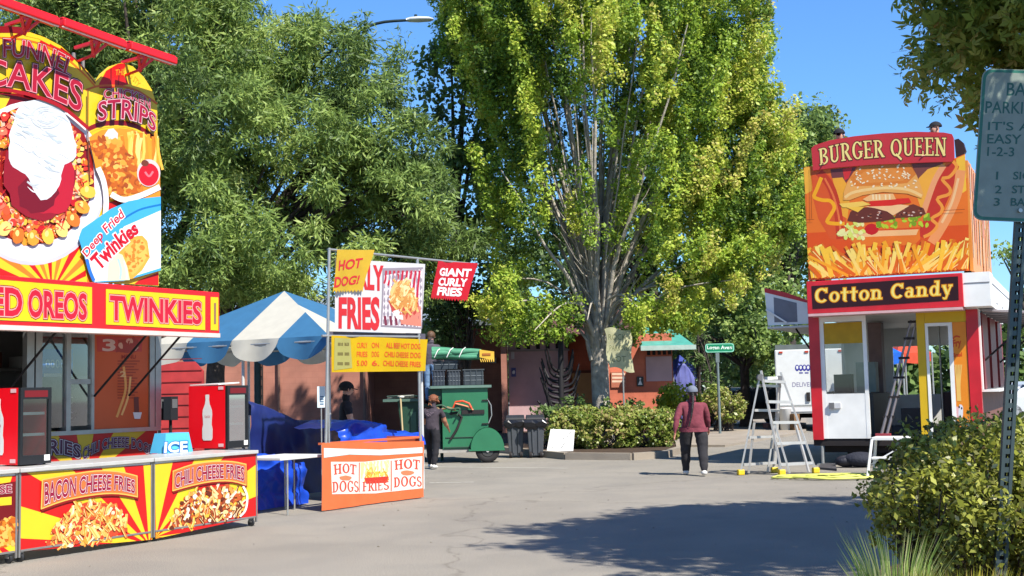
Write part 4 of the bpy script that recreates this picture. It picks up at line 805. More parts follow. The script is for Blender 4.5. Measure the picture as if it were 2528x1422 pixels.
# ======================= people =======================
SKINM = M((222, 165, 138), .75, rough=.55, var=.05); SKIND = M((185, 128, 98), .7, rough=.55, var=.05)
def cloth_m(rgb, k=.6): return M(rgb, k, rough=.9, var=.22, scale=7, bump=.6, bscale=14)
def person(label, base, heading, H, shirt, pants, shoes, skin=SKINM, legs=((5, 5), (-5, 10)), arms=((5, 8, 10), (5, 8, 10)), lean=0.0, wd=1.0, sleeve='short', headturn=0.0, nod=0.0, lw=1.0, hem=-.02):
    h = R(heading); fw = Vector((math.sin(h), math.cos(h), 0)); rt = Vector((math.cos(h), -math.sin(h), 0)); up = Vector((0, 0, 1)); s = H / 1.7
    V = []; E = []; Rd = []; B = []
    def add(p, r_, par=None, tag_=None, ry=None):
        V.append(Vector(p)); Rd.append((r_ * s, (ry or r_) * s)); i = len(V) - 1
        if par is not None: E.append((par, i)); B.append((par, i, tag_))
        return i
    # legs drop from the pelvis; the pelvis height is set so that the lower foot touches the ground
    def legpts(side, th, kn):
        hp = rt * (side * .09 * s * wd); t = R(th); k = R(th - kn); kne = hp + (fw * math.sin(t) - up * math.cos(t)) * .43 * s + rt * side * .01; ank = kne + (fw * math.sin(k) - up * math.cos(k)) * .41 * s
        return hp, kne, ank
    L = [legpts(sd, *a) for sd, a in ((-1, legs[0]), (1, legs[1]))]
    low = min(l[2].z for l in L); pz = -low + .085 * s; O = up * pz
    pel = add(O + up * .02 * s, .125 * wd, None, None, .11 * wd)
    ln = R(lean); tor = up * math.cos(ln) + fw * math.sin(ln)
    wst = add(O + tor * .17 * s, .13 * wd, pel, 'shirt', .11 * wd); chs = add(O + tor * .35 * s, .145 * wd, wst, 'shirt', .12 * wd); nk0 = add(O + tor * .455 * s, .1, chs, 'shirt'); 
    nd = R(lean * .4 + nod); hd = up * math.cos(nd) + fw * math.sin(nd); hf = (fw * math.cos(nd) - up * math.sin(nd)); ht = R(headturn); hf = hf * math.cos(ht) + rt * math.sin(ht)
    nk = add(O + tor * .515 * s, .06, nk0, 'skin'); N_ = V[nk]; h1 = add(N_ + hd * .07 * s + hf * .018 * s, .08, nk, 'skin', .09); h2 = add(N_ + hd * .135 * s, .09, h1, 'skin', .095); h3 = add(N_ + hd * .19 * s - hf * .01, .062, h2, 'skin', .07)
    nose = add(N_ + hd * .088 * s + hf * .105 * s, .012, h1, 'skin')
    for sd, (hp, kn, an) in zip((-1, 1), L):
        a = add(O + hp * .95, .105 * wd, pel, 'pants'); mid = add(O + hp.lerp(kn, .45), .09 * lw, a, 'pants'); b = add(O + kn, .066 * lw, mid, 'pants'); c = add(O + kn.lerp(an, .35), .066 * lw, b, 'pants'); d = add(O + an, .044 * lw, c, 'pants'); e = add(O + an + up * -.03 * s + fw * .05 * s, .034, d, 'shoes'); add(O + an + up * -.045 * s + fw * .15 * s, .028, e, 'shoes')
    for sd, (f_, o_, el) in zip((-1, 1), arms):
        sh_ = V[nk0] + rt * (sd * .165 * s * (.5 + .5 * wd)) - tor * (.045 + .03 * (wd - 1)) * s; t = R(f_); o = R(o_); dn = (fw * math.sin(t) - up * math.cos(t)) * math.cos(o) + rt * sd * math.sin(o)
        e_ = t + R(el); dn2 = (fw * math.sin(e_) - up * math.cos(e_)) * math.cos(o * .5) + rt * sd * math.sin(o * .5)
        aw = .6 + .4 * lw; a = add(sh_, .072 * aw, chs, 'sleeve'); m_ = add(sh_ + dn * .14 * s, .062 * aw, a, 'sleeve'); b = add(sh_ + dn * .28 * s, .05 * aw, m_, 'sleeve' if sleeve == 'long' else 'skin'); m2 = add(V[b] + dn2 * .12 * s, .045 * aw, b, 'sleeve' if sleeve == 'long' else 'skin'); c = add(V[b] + dn2 * .24 * s, .03, m2, 'sleeve' if sleeve == 'long' else 'skin'); p = add(V[c] + dn2 * .05 * s, .03, c, 'skin', .018); q = add(V[c] + dn2 * .09 * s, .032, p, 'skin', .015)
        side = fw
        for k in range(4):
            ofs = side * ((k - 1.5) * .018 * s); l_ = (.055, .066, .07, .06)[k] * s; g1 = add(V[q] + ofs + dn2 * l_ * .5, .0085, q, 'skin'); add(V[g1] + (dn2 - rt * sd * .5).normalized() * l_ * .5, .0075, g1, 'skin')
        g1 = add(V[p] + side * .035 * s + dn2 * .015 * s, .01, p, 'skin'); add(V[g1] + dn2 * .03 * s + side * .008 * s, .008, g1, 'skin')
    me = bpy.data.meshes.new('b'); bm = bmesh.new(); lay = bm.verts.layers.skin.verify(); vs = []
    for p, r_ in zip(V, Rd): v = bm.verts.new(p); v[lay].radius = r_; vs.append(v)
    vs[0][lay].use_root = True
    for i, j in E: bm.edges.new((vs[i], vs[j]))
    bm.to_mesh(me); bm.free(); o = bpy.data.objects.new('b', me); COL.objects.link(o)
    sk = o.modifiers.new('s', 'SKIN'); sk.use_smooth_shade = True; sk.branch_smoothing = .6; ss = o.modifiers.new('d', 'SUBSURF'); ss.levels = ss.render_levels = 2
    dg = bpy.context.evaluated_depsgraph_get(); m2 = bpy.data.meshes.new_from_object(o.evaluated_get(dg)); bpy.data.objects.remove(o)
    nv = len(m2.vertices); co = np.empty(nv * 3); m2.vertices.foreach_get('co', co); co = co.reshape(-1, 3); no_ = np.empty(nv * 3); m2.vertices.foreach_get('normal', no_); no_ = no_.reshape(-1, 3)
    low_ = (co[:, 2] < pz + .46 * s)[:, None]; co += no_ * low_ * (.011 * noise3(co * np.array([1, 1, 1.7]), 16, 5) + .006 * noise3(co * np.array([1, 1, 2.2]), 34, 6))[:, None] * s; m2.vertices.foreach_set('co', co.ravel()); m2.update()
    m2.name = 'body'; root = empty('person', base, label, 'person'); body = bpy.data.objects.new('body', m2); COL.objects.link(body); body.parent = root
    m2.materials.clear(); mm = {'skin': skin, 'shirt': shirt, 'pants': pants, 'shoes': shoes}; keys = list(mm)
    for k in keys: m2.materials.append(mm[k])
    A = np.array([V[i] for i, j, t in B]); D = np.array([V[j] for i, j, t in B]) - A; rr_ = np.array([(Rd[i][0] + Rd[j][0]) / 2 for i, j, t in B]); LL = (D ** 2).sum(1)
    ids = []
    for pl in m2.polygons:
        c = np.array(pl.center); t = np.clip(((c - A) * D).sum(1) / np.maximum(LL, 1e-9), 0, 1); ds = np.linalg.norm(c - (A + D * t[:, None]), axis=1) - rr_; tg = B[int(ds.argmin())][2]
        if tg in ('shirt', 'pants'): tg = 'pants' if c[2] < pz + hem * s else 'shirt'
        if tg == 'sleeve': tg = 'shirt'
        ids.append(keys.index(tg))
    for i, (hp, kn, an) in enumerate(L):
        sm_ = MB(); c = Vector(base) + O + an - up * .035 * s
        for q, (rr2, f2, z2) in enumerate(((.052, -.02, .0), (.05, .06, -.008), (.042, .13, -.016))): sm_.ball(c + fw * f2 * s + up * z2 * s, rr2 * s * (.85 + .15 * lw), shoes, 7, (1, 1, .8))
        sm_.build('shoe', root)
    m2.polygons.foreach_set('material_index', ids); m2.polygons.foreach_set('use_smooth', [True] * len(ids))
    bs = Vector(base); return root, dict(head=bs + V[h2], up=hd, f=hf, r=hf.cross(hd), s=s, neck=bs + V[nk], waist=bs + V[wst], hd=bs + V[h1], rt=rt, fw=fw, feet=[bs + O + l[2] for l in L], chest=bs + V[chs])
def headcap(mb, J, r_, mat, zlo=-.2, grow=1.1, back=.01):   # half-shell over the skull
    c = J['head'] - J['f'] * back; U, Fw, Rt = J['up'], J['f'], J['r']; n, m_ = 6, 14; V = []; s = J['s']
    for i in range(n + 1):
        ph = math.pi / 2 - (math.pi / 2 - zlo) * i / n
        for k in range(m_):
            t = 2 * math.pi * k / m_; V.append(c + (Fw * math.cos(t) * 1.12 + Rt * math.sin(t)) * (r_ * s * math.cos(ph)) * grow + U * (r_ * s * 1.05 * math.sin(ph)))
    mb.faces(V, [(i * m_ + k, i * m_ + (k + 1) % m_, (i + 1) * m_ + (k + 1) % m_, (i + 1) * m_ + k) for i in range(n) for k in range(m_)], mat, True)
def face(root, J, skin, hair=True):
    mb = MB(); e = M((30, 22, 20), .6)
    for sd in (-1, 1): mb.ball(J['hd'] + J['f'] * .082 * J['s'] + J['up'] * .035 * J['s'] + J['r'] * sd * .03 * J['s'], .011, e, 5)
    mb.build('eyes', root)
    mb = MB(); mb.bar(J['hd'] + J['f'] * .09 * J['s'] - J['up'] * .02 * J['s'] - J['r'] * .022, J['hd'] + J['f'] * .09 * J['s'] - J['up'] * .02 * J['s'] + J['r'] * .022, .01, .008, M((150, 70, 65), .5)); mb.build('mouth', root)
    mb = MB()
    for sd in (-1, 1): mb.ball(J['hd'] + J['r'] * sd * .083 * J['s'] + J['up'] * .03, .022 * J['s'], skin, 6, (.5, 1, 1.4))
    mb.build('ears', root)
HAIRB = M((40, 30, 30), .5, rough=.5, bump=.8, bscale=60); HAIRT = M((120, 85, 60), .5, rough=.5, bump=.8, bscale=60)
# walking woman
g = gnd(1716, 1174); SHW = M((235, 230, 220), .7)
root, J = person('person walking away in maroon sweater, black leggings and grey cap with a long braid', (g.x, g.y, 0), 4, 1.66, cloth_m((128, 58, 70), .8), cloth_m((52, 50, 54), .6), SHW, SKIND, legs=((17, 5), (-11, 14)), arms=((-20, 20, 12), (16, 11, 22)), wd=1.55, sleeve='long', lw=1.5, hem=-.07)
mb = MB(); headcap(mb, J, .098, M((128, 136, 152), .6, rough=.9), -.15, 1.07); mb.poly([J['head'] + J['f'] * .1 + J['r'] * x + J['up'] * z + J['f'] * y for x, y, z in ((-.07, 0, .0), (.07, 0, .0), (.05, .09, -.02), (-.05, .09, -.02))], M((128, 136, 152), .6)); mb.build('cap', root)
mb = MB(); headcap(mb, J, .096, HAIRB, -1.0, 1.0, .014); hr = mb.build('hair', root)
b0 = J['head'] - J['f'] * .09 - J['up'] * .04; pts = [b0 + Vector((0, 0, 0)), b0 + Vector((-.005, -.05, -.12)), b0 + Vector((-.03, -.09, -.28)), b0 + Vector((-.06, -.1, -.44)), b0 + Vector((-.1, -.1, -.58))]
mb = MB(); q = [Vector(crv([tuple(p) for p in pts], i / 14)) for i in range(15)]
mb.tube(q, .03, HAIRB, 8, .012)
for i, p in enumerate(q): mb.ball(p, .03 - .0012 * i, HAIRB, 5, (1.05, 1, 1.3))
mb.build('braid', root)
mb = MB(); c = J['waist'] - Vector((0, 0, .215)); 
V = [c + J['rt'] * (.262 * math.cos(t)) + J['fw'] * (.2 * math.sin(t)) + Vector((0, 0, dz)) for dz in (-.045, .03) for t in [k * math.pi / 9 for k in range(18)]]
mb.faces(V, [(k, (k + 1) % 18, 18 + (k + 1) % 18, 18 + k) for k in range(18)], cloth_m((128, 58, 70), .8), True); mb.build('sweater_hem', root)
face(root, J, SKIND)

# ======================= hot dog booth =======================
g0, g1 = gnd(793, 1262), gnd(1043, 1228); HF = Frame(g0, g1 - g0); HW = (g1 - g0).length
PIPE = M((205, 205, 200), .65, rough=.35, metal=.6)
bt = empty('hot_dog_booth', HF.p(HW / 2, -1, 0), 'pipe framed booth with an orange skirt lettered HOT DOGS under a CURLY FRIES banner', 'booth')
al, zl = HF.hit(817, 612, .03); ar, zr = HF.hit(1058, 640, .03)
for a, z, b in ((.07, zl, .0), (HW - .03, zr, .0)):
    mb = MB(); mb.tube([HF.p(a, b, 0), HF.p(a + (al - .07 if b == 0 and a < 1 else 0), b, z)], .022, PIPE, 8); mb.build('post', bt)
mb = MB(); mb.tube([HF.p(.18, 0, 0), HF.p(.16, 0, 2.25)], .014, PIPE, 8); mb.build('post', bt)
ae, ze = HF.hit(1180, 653, 0); mb = MB(); mb.tube([HF.p(al - .02, .0, zl - .02), HF.p(ae, .0, ze)], .018, PIPE, 8); mb.build('top_rail', bt)
mb = MB(); a, z = HF.hit(817, 830, 0); mb.tube([HF.p(.05, 0, z), HF.p(HW, 0, HF.hit(1050, 832, 0)[1])], .018, PIPE, 8); mb.build('side_rail', bt)
def cloth_bow(s_, ph, amp=.015): return lambda a, z: amp * (math.sin(a * s_ + ph) + .5 * math.sin(a * s_ * 2.3 + z * 3 + ph * 2)) 
def banner(name, quad, b, bow, mat, draw=None, label=None, nx=30, nz=14, back=None, parent=bt, scal=0):
    mb = MB(); sh = Sheet(HF, b, mb, bow=bow); tl, tr_, br, bl = quad; V = []
    for j in range(nz + 1):
        for i in range(nx + 1):
            u, v = i / nx, j / nz; x = (tl[0] * (1 - u) + tr_[0] * u) * (1 - v) + (bl[0] * (1 - u) + br[0] * u) * v; y = (tl[1] * (1 - u) + tr_[1] * u) * (1 - v) + (bl[1] * (1 - u) + br[1] * u) * v
            if scal and j == nz: y += scal * math.cos(i * math.pi)
            V.append(sh.pt(x, y))
    mb.faces(V, [(j * (nx + 1) + i, j * (nx + 1) + i + 1, (j + 1) * (nx + 1) + i + 1, (j + 1) * (nx + 1) + i) for j in range(nz) for i in range(nx)], mat)
    sh.k += 90
    if draw: draw(sh, lambda u, v: ((tl[0] * (1 - u) + tr_[0] * u) * (1 - v) + (bl[0] * (1 - u) + br[0] * u) * v, (tl[1] * (1 - u) + tr_[1] * u) * (1 - v) + (bl[1] * (1 - u) + br[1] * u) * v))
    return mb.build(name, parent, label)
VY = M((250, 205, 60), .62, rough=.45, var=.06, trans=.3); VW = M((246, 242, 240), .66, rough=.45, var=.04, trans=.25); VR = M((225, 32, 48), .7, rough=.45, var=.06, trans=.3); VO = M((250, 125, 70), .66, rough=.5, var=.06, trans=.15); VY2 = M((245, 200, 10), .66, rough=.45, var=.06, trans=.3)
INKR = P(205, 45, 50); INKO = P(225, 70, 40)
def d_curly(sh, q):
    hsh = dict(bold=.03)
    sh.text('CURLY', [(838, 652), (945, 658)], [(838, 708), (945, 716)], INKR, .04); sh.text('FRIES', [(836, 737), (936, 737)], [(836, 808), (936, 812)], INKR, .04)
    ph = [(945, 662), (1043, 660), (1040, 812), (941, 806)]; sh.poly(ph, P(150, 140, 150)); sh.poly([(949, 680), (1042, 664), (1038, 808), (944, 802)], P(225, 215, 218))
    for k in range(9): x = 954 + k * 10; sh.stroke([(x, 668), (x - 2 - k * .4, 690 + k * 3), (x - 6, 700 + k * 5)], 5, P(190, 35, 60), n=4)
    for k in range(7): x = 950 + k * 13; sh.stroke([(x, 780), (x + 3, 803)], 6, P(120, 50, 70), n=2)
    sh.poly([(958, 742), (1030, 738), (1034, 772), (1000, 790), (968, 770)], P(190, 70, 60)); sh.poly([(985, 775), (1036, 755), (1038, 806), (990, 800)], P(215, 130, 110)); sh.poly([(970, 768), (990, 762), (996, 790), (978, 786)], P(240, 225, 220))
    heap(sh, [(962, 752), (966, 715), (985, 692), (1008, 700), (1028, 735), (1024, 768), (990, 772)], [P(240, 190, 120), P(225, 165, 90), P(205, 140, 70), P(250, 215, 160)], 90, 5, .4)
banner('curly_fries_banner', [(825, 638), (1049, 652), (1038, 823), (826, 818)], .02, cloth_bow(3, 1, .01), VW, d_curly)
banner('hot_dog_flag', [(830, 616), (922, 617), (897, 718), (819, 720)], .07, cloth_bow(6, .4, .02), VY, lambda sh, q: (sh.text('HOT', [(836, 644), (898, 637)], [(833, 668), (892, 660)], INKR, .03), sh.text('DOG!', [(824, 685), (890, 680)], [(822, 710), (884, 700)], INKR, .03)), scal=3, nx=20)
def d_giant(sh, q):
    w = P(250, 240, 240)
    for t, y0, y1, x0, x1 in (('GIANT', 662, 680, 1086, 1162), ('CURLY', 686, 704, 1083, 1152), ('FRIES', 709, 728, 1081, 1140)): sh.text(t, [(x0, y0), (x1, y0 + 3)], [(x0 - 3, y1), (x1 - 3, y1 + 3)], w, .04)
banner('giant_curly_fries_flag', [(1080, 644), (1176, 650), (1152, 742), (1062, 736)], .03, cloth_bow(5, 2, .02), VR, d_giant, scal=3, nx=28)
def d_menu(sh, q):
    g_ = P(170, 165, 95); sh.poly([(824, 834), (868, 836), (872, 908), (824, 914)], g_)
    for r_ in range(3):
        y = 846 + r_ * 24
        for x0, x1 in ((832, 846), (850, 864)): sh.poly([(x0, y), (x1, y), (x1, y + 8), (x0, y + 8)], P(120, 110, 60))
    for r_, (a, b) in enumerate((('CURLY', 'ON'), ('FRIES', 'DOG'), ('5.00', '6.'))):
        y = 846 + r_ * 22; sh.text(a, [(884, y), (906, y)], [(884, y + 13), (906, y + 13)], INKO, .01); sh.text(b, [(916, y), (934, y)], [(916, y + 13), (934, y + 13)], INKO, .01)
    for r_, t in enumerate(('ALL BEEF HOT DOG', 'CHILI CHEESE DOG', 'CHILI CHEESE FRIES')): y = 846 + r_ * 22; sh.text(t, [(950 - 3 * r_, y), (1038, y + 3)], [(950 - 3 * r_, y + 13), (1038, y + 16)], INKO, .01)
banner('menu_banner', [(817, 828), (1055, 838), (1050, 916), (818, 919)], .03, cloth_bow(5, 1.2, .02), VY2, d_menu)
banner('dark_valance', [(812, 818), (1052, 824), (1052, 838), (812, 834)], -.03, cloth_bow(4, .2, .015), M((110, 105, 120), .5))
def d_skirt(sh, q):
    sh.poly([(797, 1106), (860, 1108), (940, 1110), (1040, 1104), (1040, 1118), (940, 1124), (860, 1122), (797, 1130)], P(215, 235, 230))
    pan = [(814, 1140), (900, 1140), (1040, 1126), (1040, 1205), (930, 1218), (816, 1220)]; sh.poly(pan, P(250, 225, 212))
    sh.poly([(890, 1142), (962, 1136), (964, 1178), (890, 1182)], P(220, 225, 150)); heap(sh, [(898, 1190), (905, 1165), (925, 1150), (950, 1160), (960, 1185)], FRY, 40, 4, .6); sh.poly([(900, 1180), (960, 1176), (956, 1192), (905, 1194)], P(205, 60, 45))
    ir = P(215, 75, 55); sh.poly([(886, 1142), (889, 1142), (889, 1215), (886, 1215)], P(225, 130, 110)); sh.poly([(965, 1137), (968, 1137), (968, 1212), (965, 1212)], P(225, 130, 110))
    serif(sh, 'HOT', [(820, 1147), (850, 1144), (880, 1148)], [(822, 1172), (850, 1168), (878, 1172)], ir); serif(sh, 'DOGS', [(817, 1190), (850, 1186), (886, 1188)], [(817, 1216), (850, 1214), (886, 1215)], ir)
    sh.blob((850, 1180), 16, 6, P(225, 130, 90), rough=.1); sh.blob((1003, 1167), 15, 6, P(225, 130, 90), rough=.1)
    serif(sh, 'HOT', [(974, 1137), (1004, 1133), (1034, 1136)], [(975, 1160), (1004, 1157), (1033, 1159)], ir); serif(sh, 'DOGS', [(972, 1179), (1004, 1175), (1038, 1176)], [(972, 1203), (1004, 1201), (1038, 1201)], ir)
    serif(sh, 'FRIES', [(896, 1190), (930, 1186), (962, 1186)], [(896, 1213), (930, 1211), (962, 1209)], ir)
banner('printed_skirt', [(792, 1094), (1044, 1089), (1043, 1227), (793, 1261)], .06, lambda a, z: .022 * math.sin(a * 3.3 + .9) + .008 * math.sin(a * 13 + z * 4) * (1.1 - z), VO, d_skirt, nx=96, nz=24)
mb = MB(); mb.fbox(HF, .08, HW - .04, -.12, .0, .9, .93, VO); mb.build('counter_top', bt)
mb = MB(); mb.fbox(HF, HW - .02, HW - .01, -.8, .02, .02, .93, VO); mb.build('side_skirt', bt)

# tarpaulins
def tarp(name, fr_, outline_top, zb, b0, depth, mat, seed, label, n=46, m_=16, amp=.09, cat='tarpaulin', group=None):
    """crumpled sheet draped over something: outline_top in px on plane b0; bulges outward towards the ground"""
    rs = np.random.RandomState(seed); mb = MB(); V = []
    u = np.linspace(0, 1, n); P3 = []
    for j in range(m_ + 1):
        v = j / m_
        for i in range(n):
            x, y = crv(outline_top, u[i]); a, z = fr_.hit(x, y, b0); zz = z + (zb - z) * max(0, (v - .35)) / .65 if v > .35 else z; b = b0 - depth * (1 - v / .35) if v < .35 else b0 + .12 * (v - .35)
            P3.append((a, b, zz, v))
    P3 = np.array(P3); q = P3[:, :3] * np.array([1, 1, 1.2]); nz = 1 - 2 * np.abs(noise3(q, 5, seed)); nz2 = 1 - 2 * np.abs(noise3(q, 12, seed + 1)); nz3 = noise3(q, 26, seed + 2)
    for (a, b, z, v), k1, k2, k3 in zip(P3, nz, nz2, nz3): V.append(fr_.p(a + k2 * amp * .3, b + amp * (k1 + .5 * k2 + .25 * k3), max(.012, z + amp * .5 * k2 * (1 if v < .95 else .1))))
    mb.faces(V, [(j * n + i, j * n + i + 1, (j + 1) * n + i + 1, (j + 1) * n + i) for j in range(m_) for i in range(n - 1)], mat, True)
    return mb.build(name, label=label, cat=cat, group=group)
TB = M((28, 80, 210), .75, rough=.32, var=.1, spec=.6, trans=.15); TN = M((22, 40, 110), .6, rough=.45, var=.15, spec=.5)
TF = Frame(CF.p(.35, -1.0, 0), UL)
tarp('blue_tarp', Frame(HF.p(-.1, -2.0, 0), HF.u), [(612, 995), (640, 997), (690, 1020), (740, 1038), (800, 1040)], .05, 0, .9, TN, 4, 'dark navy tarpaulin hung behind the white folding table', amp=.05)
tarp('blue_tarp', HF.shift(0, 0), [(822, 1062), (850, 1048), (885, 1042), (930, 1050), (965, 1066), (1000, 1068), (1040, 1074)], .75, -.75, .9, TB, 9, 'bright blue tarpaulin heaped on the counter behind the HOT DOGS skirt', amp=.08)
tarp('blue_tarp', TF, [(600, 1134), (640, 1128), (690, 1132), (738, 1150)], .02, -.42, .5, TB, 21, 'bright blue tarpaulin crumpled to the ground under the white folding table', amp=.1, n=60, m_=24)
tb = empty('folding_table', gnd(713, 1270), 'white folding table set between the chili counter and the orange booth', 'table'); 
g_ = gnd(713, 1272); TFr = Frame(g_, UL); a0, _ = TFr.hit(688, 1130, 0); a1, _ = TFr.hit(797, 1125, 0); zt = TFr.hit(713, 1128, 0)[1]
mb = MB(); mb.fbox(TFr, a0, a1, -.7, .03, zt - .04, zt, M((235, 232, 228), .75, rough=.4)); mb.build('table_top', tb, bevel=.008)
for a, b in ((0.0, -.02), (0.0, -.62), (a1 - .08, -.45), (a1 - .08, -.62)):
    for _ in (0,):
        mb = MB(); mb.tube([TFr.p(a, b, 0), TFr.p(a, b, zt - .04)], .014, PIPE, 8); mb.build('leg', tb)
# ======================= striped tent =======================
c0 = at(812, 828, 18.6); TT = Frame(c0, UL); ez = c0.z; LN, LU = 3.9, 2.5
tent = empty('striped_tent', TT.p(LU / 2, -LN / 2, 0), 'blue and white striped canopy tent with scalloped edge and white poles', 'tent')
apex = TT.p(LU / 2, -LN / 2, ez + (at(715, 718, TT.p(LU / 2, -LN / 2, 0).y).z - ez))
TBL = M((80, 145, 192), .62, rough=.6, var=.08, trans=.35); TWH = M((240, 234, 215), .66, rough=.6, var=.06, trans=.3)
mb = MB()
def roof_face(p, q, ns, first, inn):
    """eave p->q, stripes square to the eave running up to the two hips"""
    ev = q - p; mid = ev.dot(apex - p) / ev.dot(ev)
    for k in range(ns):
        t0, t1 = k / ns, (k + 1) / ns; mat = TBL if (k + first) % 2 == 0 else TWH
        def hip(t):
            w = t / mid if t < mid else (1 - t) / (1 - mid); base = p + ev * t; foot = p if t < mid else q
            return foot + (apex - foot) * w
        pts = [p + ev * t0, p + ev * t1, hip(t1)] + ([apex] if t0 < mid < t1 else []) + [hip(t0)]
        sag = []
        mb.poly(pts, mat, False)
        n = 12; V = []
        for i in range(n + 1):
            u = i / n; b_ = p + ev * (t0 + (t1 - t0) * u); dep = .13 + .22 * math.sin(math.pi * u) ** .6; wv = inn * (-.04 * math.sin(u * 9 + k))
            V += [b_ - inn * .005, b_ + Vector((0, 0, -dep)) - inn * .05 + wv]
        mb.faces(V, [(2 * i, 2 * i + 1, 2 * i + 3, 2 * i + 2) for i in range(n)], mat, True)
E1, E2, E3, E4 = TT.p(0, 0, ez), TT.p(0, -LN, ez), TT.p(LU, -LN, ez), TT.p(LU, 0, ez)
roof_face(E1, E2, 4, 0, TT.u); roof_face(E1, E4, 3, 1, -TT.n); roof_face(E3, E4, 4, 0, -TT.u); roof_face(E3, E2, 3, 1, TT.n)
mb.build('canopy', tent)
for a, b in ((.03, -.03), (LU - .03, -.03), (.03, -LN + .03), (LU - .03, -LN + .03), (.03, -1.75)):
    mb = MB(); mb.tube([TT.p(a, b, 0), TT.p(a, b, ez)], .025, M((215, 215, 212), .7, rough=.4), 8); mb.build('pole', tent)
mb = MB(); mb.tube([E1, apex], .02, PIPE, 6); mb.tube([E2, apex], .02, PIPE, 6); mb.tube([E3, apex], .02, PIPE, 6); mb.tube([E4, apex], .02, PIPE, 6)
v_ = [p - Vector((0, 0, .03)) for p in (E1, E2, E3, E4)]
for i in range(4): mb.tube([v_[i], v_[(i + 1) % 4]], .02, PIPE, 6)
mb.v = [(x, y, z - .05) for x, y, z in mb.v]; mb.build('roof_frame', tent)
g = at(792, 1005, 17.6); SF = Frame(g, Vector((1, .2, 0))); mb = MB(); a0, z1 = SF.hit(783, 954); a1, z0 = SF.hit(803, 1006); mb.fbox(SF, a0, a1, -.008, 0, z0, z1, P(225, 238, 240)); sh = Sheet(SF, .003, mb)
for k in range(4): sh.poly([(790, 978 + k * 6), (799, 978 + k * 6), (799, 981 + k * 6), (790, 981 + k * 6)], P(90, 120, 150))
mb.tube([SF.p((a0 + a1) / 2, -.02, 0), SF.p((a0 + a1) / 2, -.02, z1)], .01, PIPE, 6)
mb.build('paper_sign', label='small pale paper sign on a stick left of the booth post', cat='sign')

# man behind the booth, man on the cart, crouching worker
g = at(850, 950, 21.0); root, J = person('person in black t-shirt and black cap standing behind the blue tarpaulin', (g.x, g.y, 0), 75, 1.84, cloth_m((48, 42, 48), .7), cloth_m((45, 45, 55), .6), DARK, SKINM, arms=((18, 6, 25), (10, 6, 40)), legs=((3, 3), (-3, 4)), lean=3, nod=4)
mb = MB(); headcap(mb, J, .1, M((38, 38, 44), .6, rough=.9), .0, 1.1); mb.bar(J['head'] + J['f'] * .09, J['head'] + J['f'] * .18 - J['up'] * .02, .13, .012, M((38, 38, 44), .6)); mb.build('cap', root)
mb = MB(); headcap(mb, J, .097, HAIRB, -.5, .98, .025); mb.build('hair', root); face(root, J, SKINM)
# green utility cart and the green trailer
GRN = M((52, 128, 88), .62, rough=.38, var=.1, scale=2.5, spec=.5); GRD = M((38, 78, 58), .6, rough=.5, var=.15)
gt = gnd(1203, 1141); GF = Frame(Vector((0, gt.y, 0)), Vector((1, .06, 0)))
ct = GF.shift(0, -.9); ca0 = ct.hit(962, 1000)[0]; ca1 = ct.hit(1040, 1000)[0]; czt = ct.hit(1000, 985)[1]
crt = empty('utility_cart', ct.p((ca0 + ca1) / 2, -.4, 0), 'dark green utility cart with a cluttered flat top behind the booth', 'cart')
mb = MB(); mb.hexa([ct.p(ca0 + .35, -.8, .12), ct.p(ca1 - .02, -.8, .12), ct.p(ca1 - .02, 0, .12), ct.p(ca0 + .35, 0, .12), ct.p(ca0 + .18, -.85, czt - .06), ct.p(ca1, -.85, czt - .06), ct.p(ca1, 0.02, czt - .06), ct.p(ca0 + .18, .02, czt - .06)], GRD); mb.fbox(ct, ca1 - .25, ca1 - .12, .03, .05, .4, czt - .3, M((70, 110, 88), .6)); mb.build('body', crt)
mb = MB(); mb.fbox(ct, ca0 - .15, ca1 + .05, -.9, .1, czt - .058, czt, M((90, 120, 105), .6)); mb.build('deck', crt)
mb = MB(); r4 = random.Random(4)
for k in range(14): a = r4.uniform(ca0 - .1, ca1 - .3); mb.tube([ct.p(a, r4.uniform(-.7, 0), czt + .02 + .004 * k), ct.p(a + r4.uniform(.2, .4), r4.uniform(-.7, 0), czt + .03 + .004 * k)], .012, M([(60, 90, 80), (150, 150, 140), (40, 40, 40)][k % 3], .6), 6)
mb.build('rods', crt)
for k in range(2):
    mb = MB(); mb.tube([ct.p(ca0 + .45 + k * .3, -.02, .07), ct.p(ca0 + .45 + k * .3, .04, .07)], .07, DARK, 14); mb.build('castor', crt)
bs = ct.shift(0, .35); p0 = bs.hit(998, 1070); p1 = bs.hit(988, 978); mb = MB(); mb.tube([bs.p(p0[0], .1, .02), bs.p(p1[0], -.15, p1[1])], .02, M((215, 190, 140), .6), 8); mb.ball(bs.p(p1[0] + .03, -.15, p1[1] - .02), .05, M((230, 225, 210), .7), 6, (1.3, 1, .6)); mb.build('wooden_pole', label='pale wooden pole leaning against the dark green cart', cat='pole')
pc = ct.p(ca1 - .12, -.3, czt)
pr = at(1064, 900, pc.y)
root, J = person('person in grey t-shirt and light jeans standing high beside the green trailer, back turned', (pr.x, pc.y, 1.32), 8, 1.74, cloth_m((98, 90, 100), .6), cloth_m((130, 165, 205), .6), DARK, SKINM, arms=((10, 10, 20), (35, 5, 20)), legs=((3, 3), (-4, 4)), lean=6)
mb = MB(); headcap(mb, J, .1, HAIRT, -.35, 1.02, .012); mb.build('hair', root); face(root, J, SKINM)
stp = MB(); stp.fbox(Frame(Vector((pr.x, pc.y, 0)), Vector((1, 0, 0))), -.25, .25, -.3, .25, 1.26, 1.318, GRD)
for sx in (-.22, .22):
    for sy in (-.27, .22): stp.tube([(pr.x + sx, pc.y - sy, 0), (pr.x + sx * .9, pc.y - sy * .9, 1.27)], .025, GRD, 6)
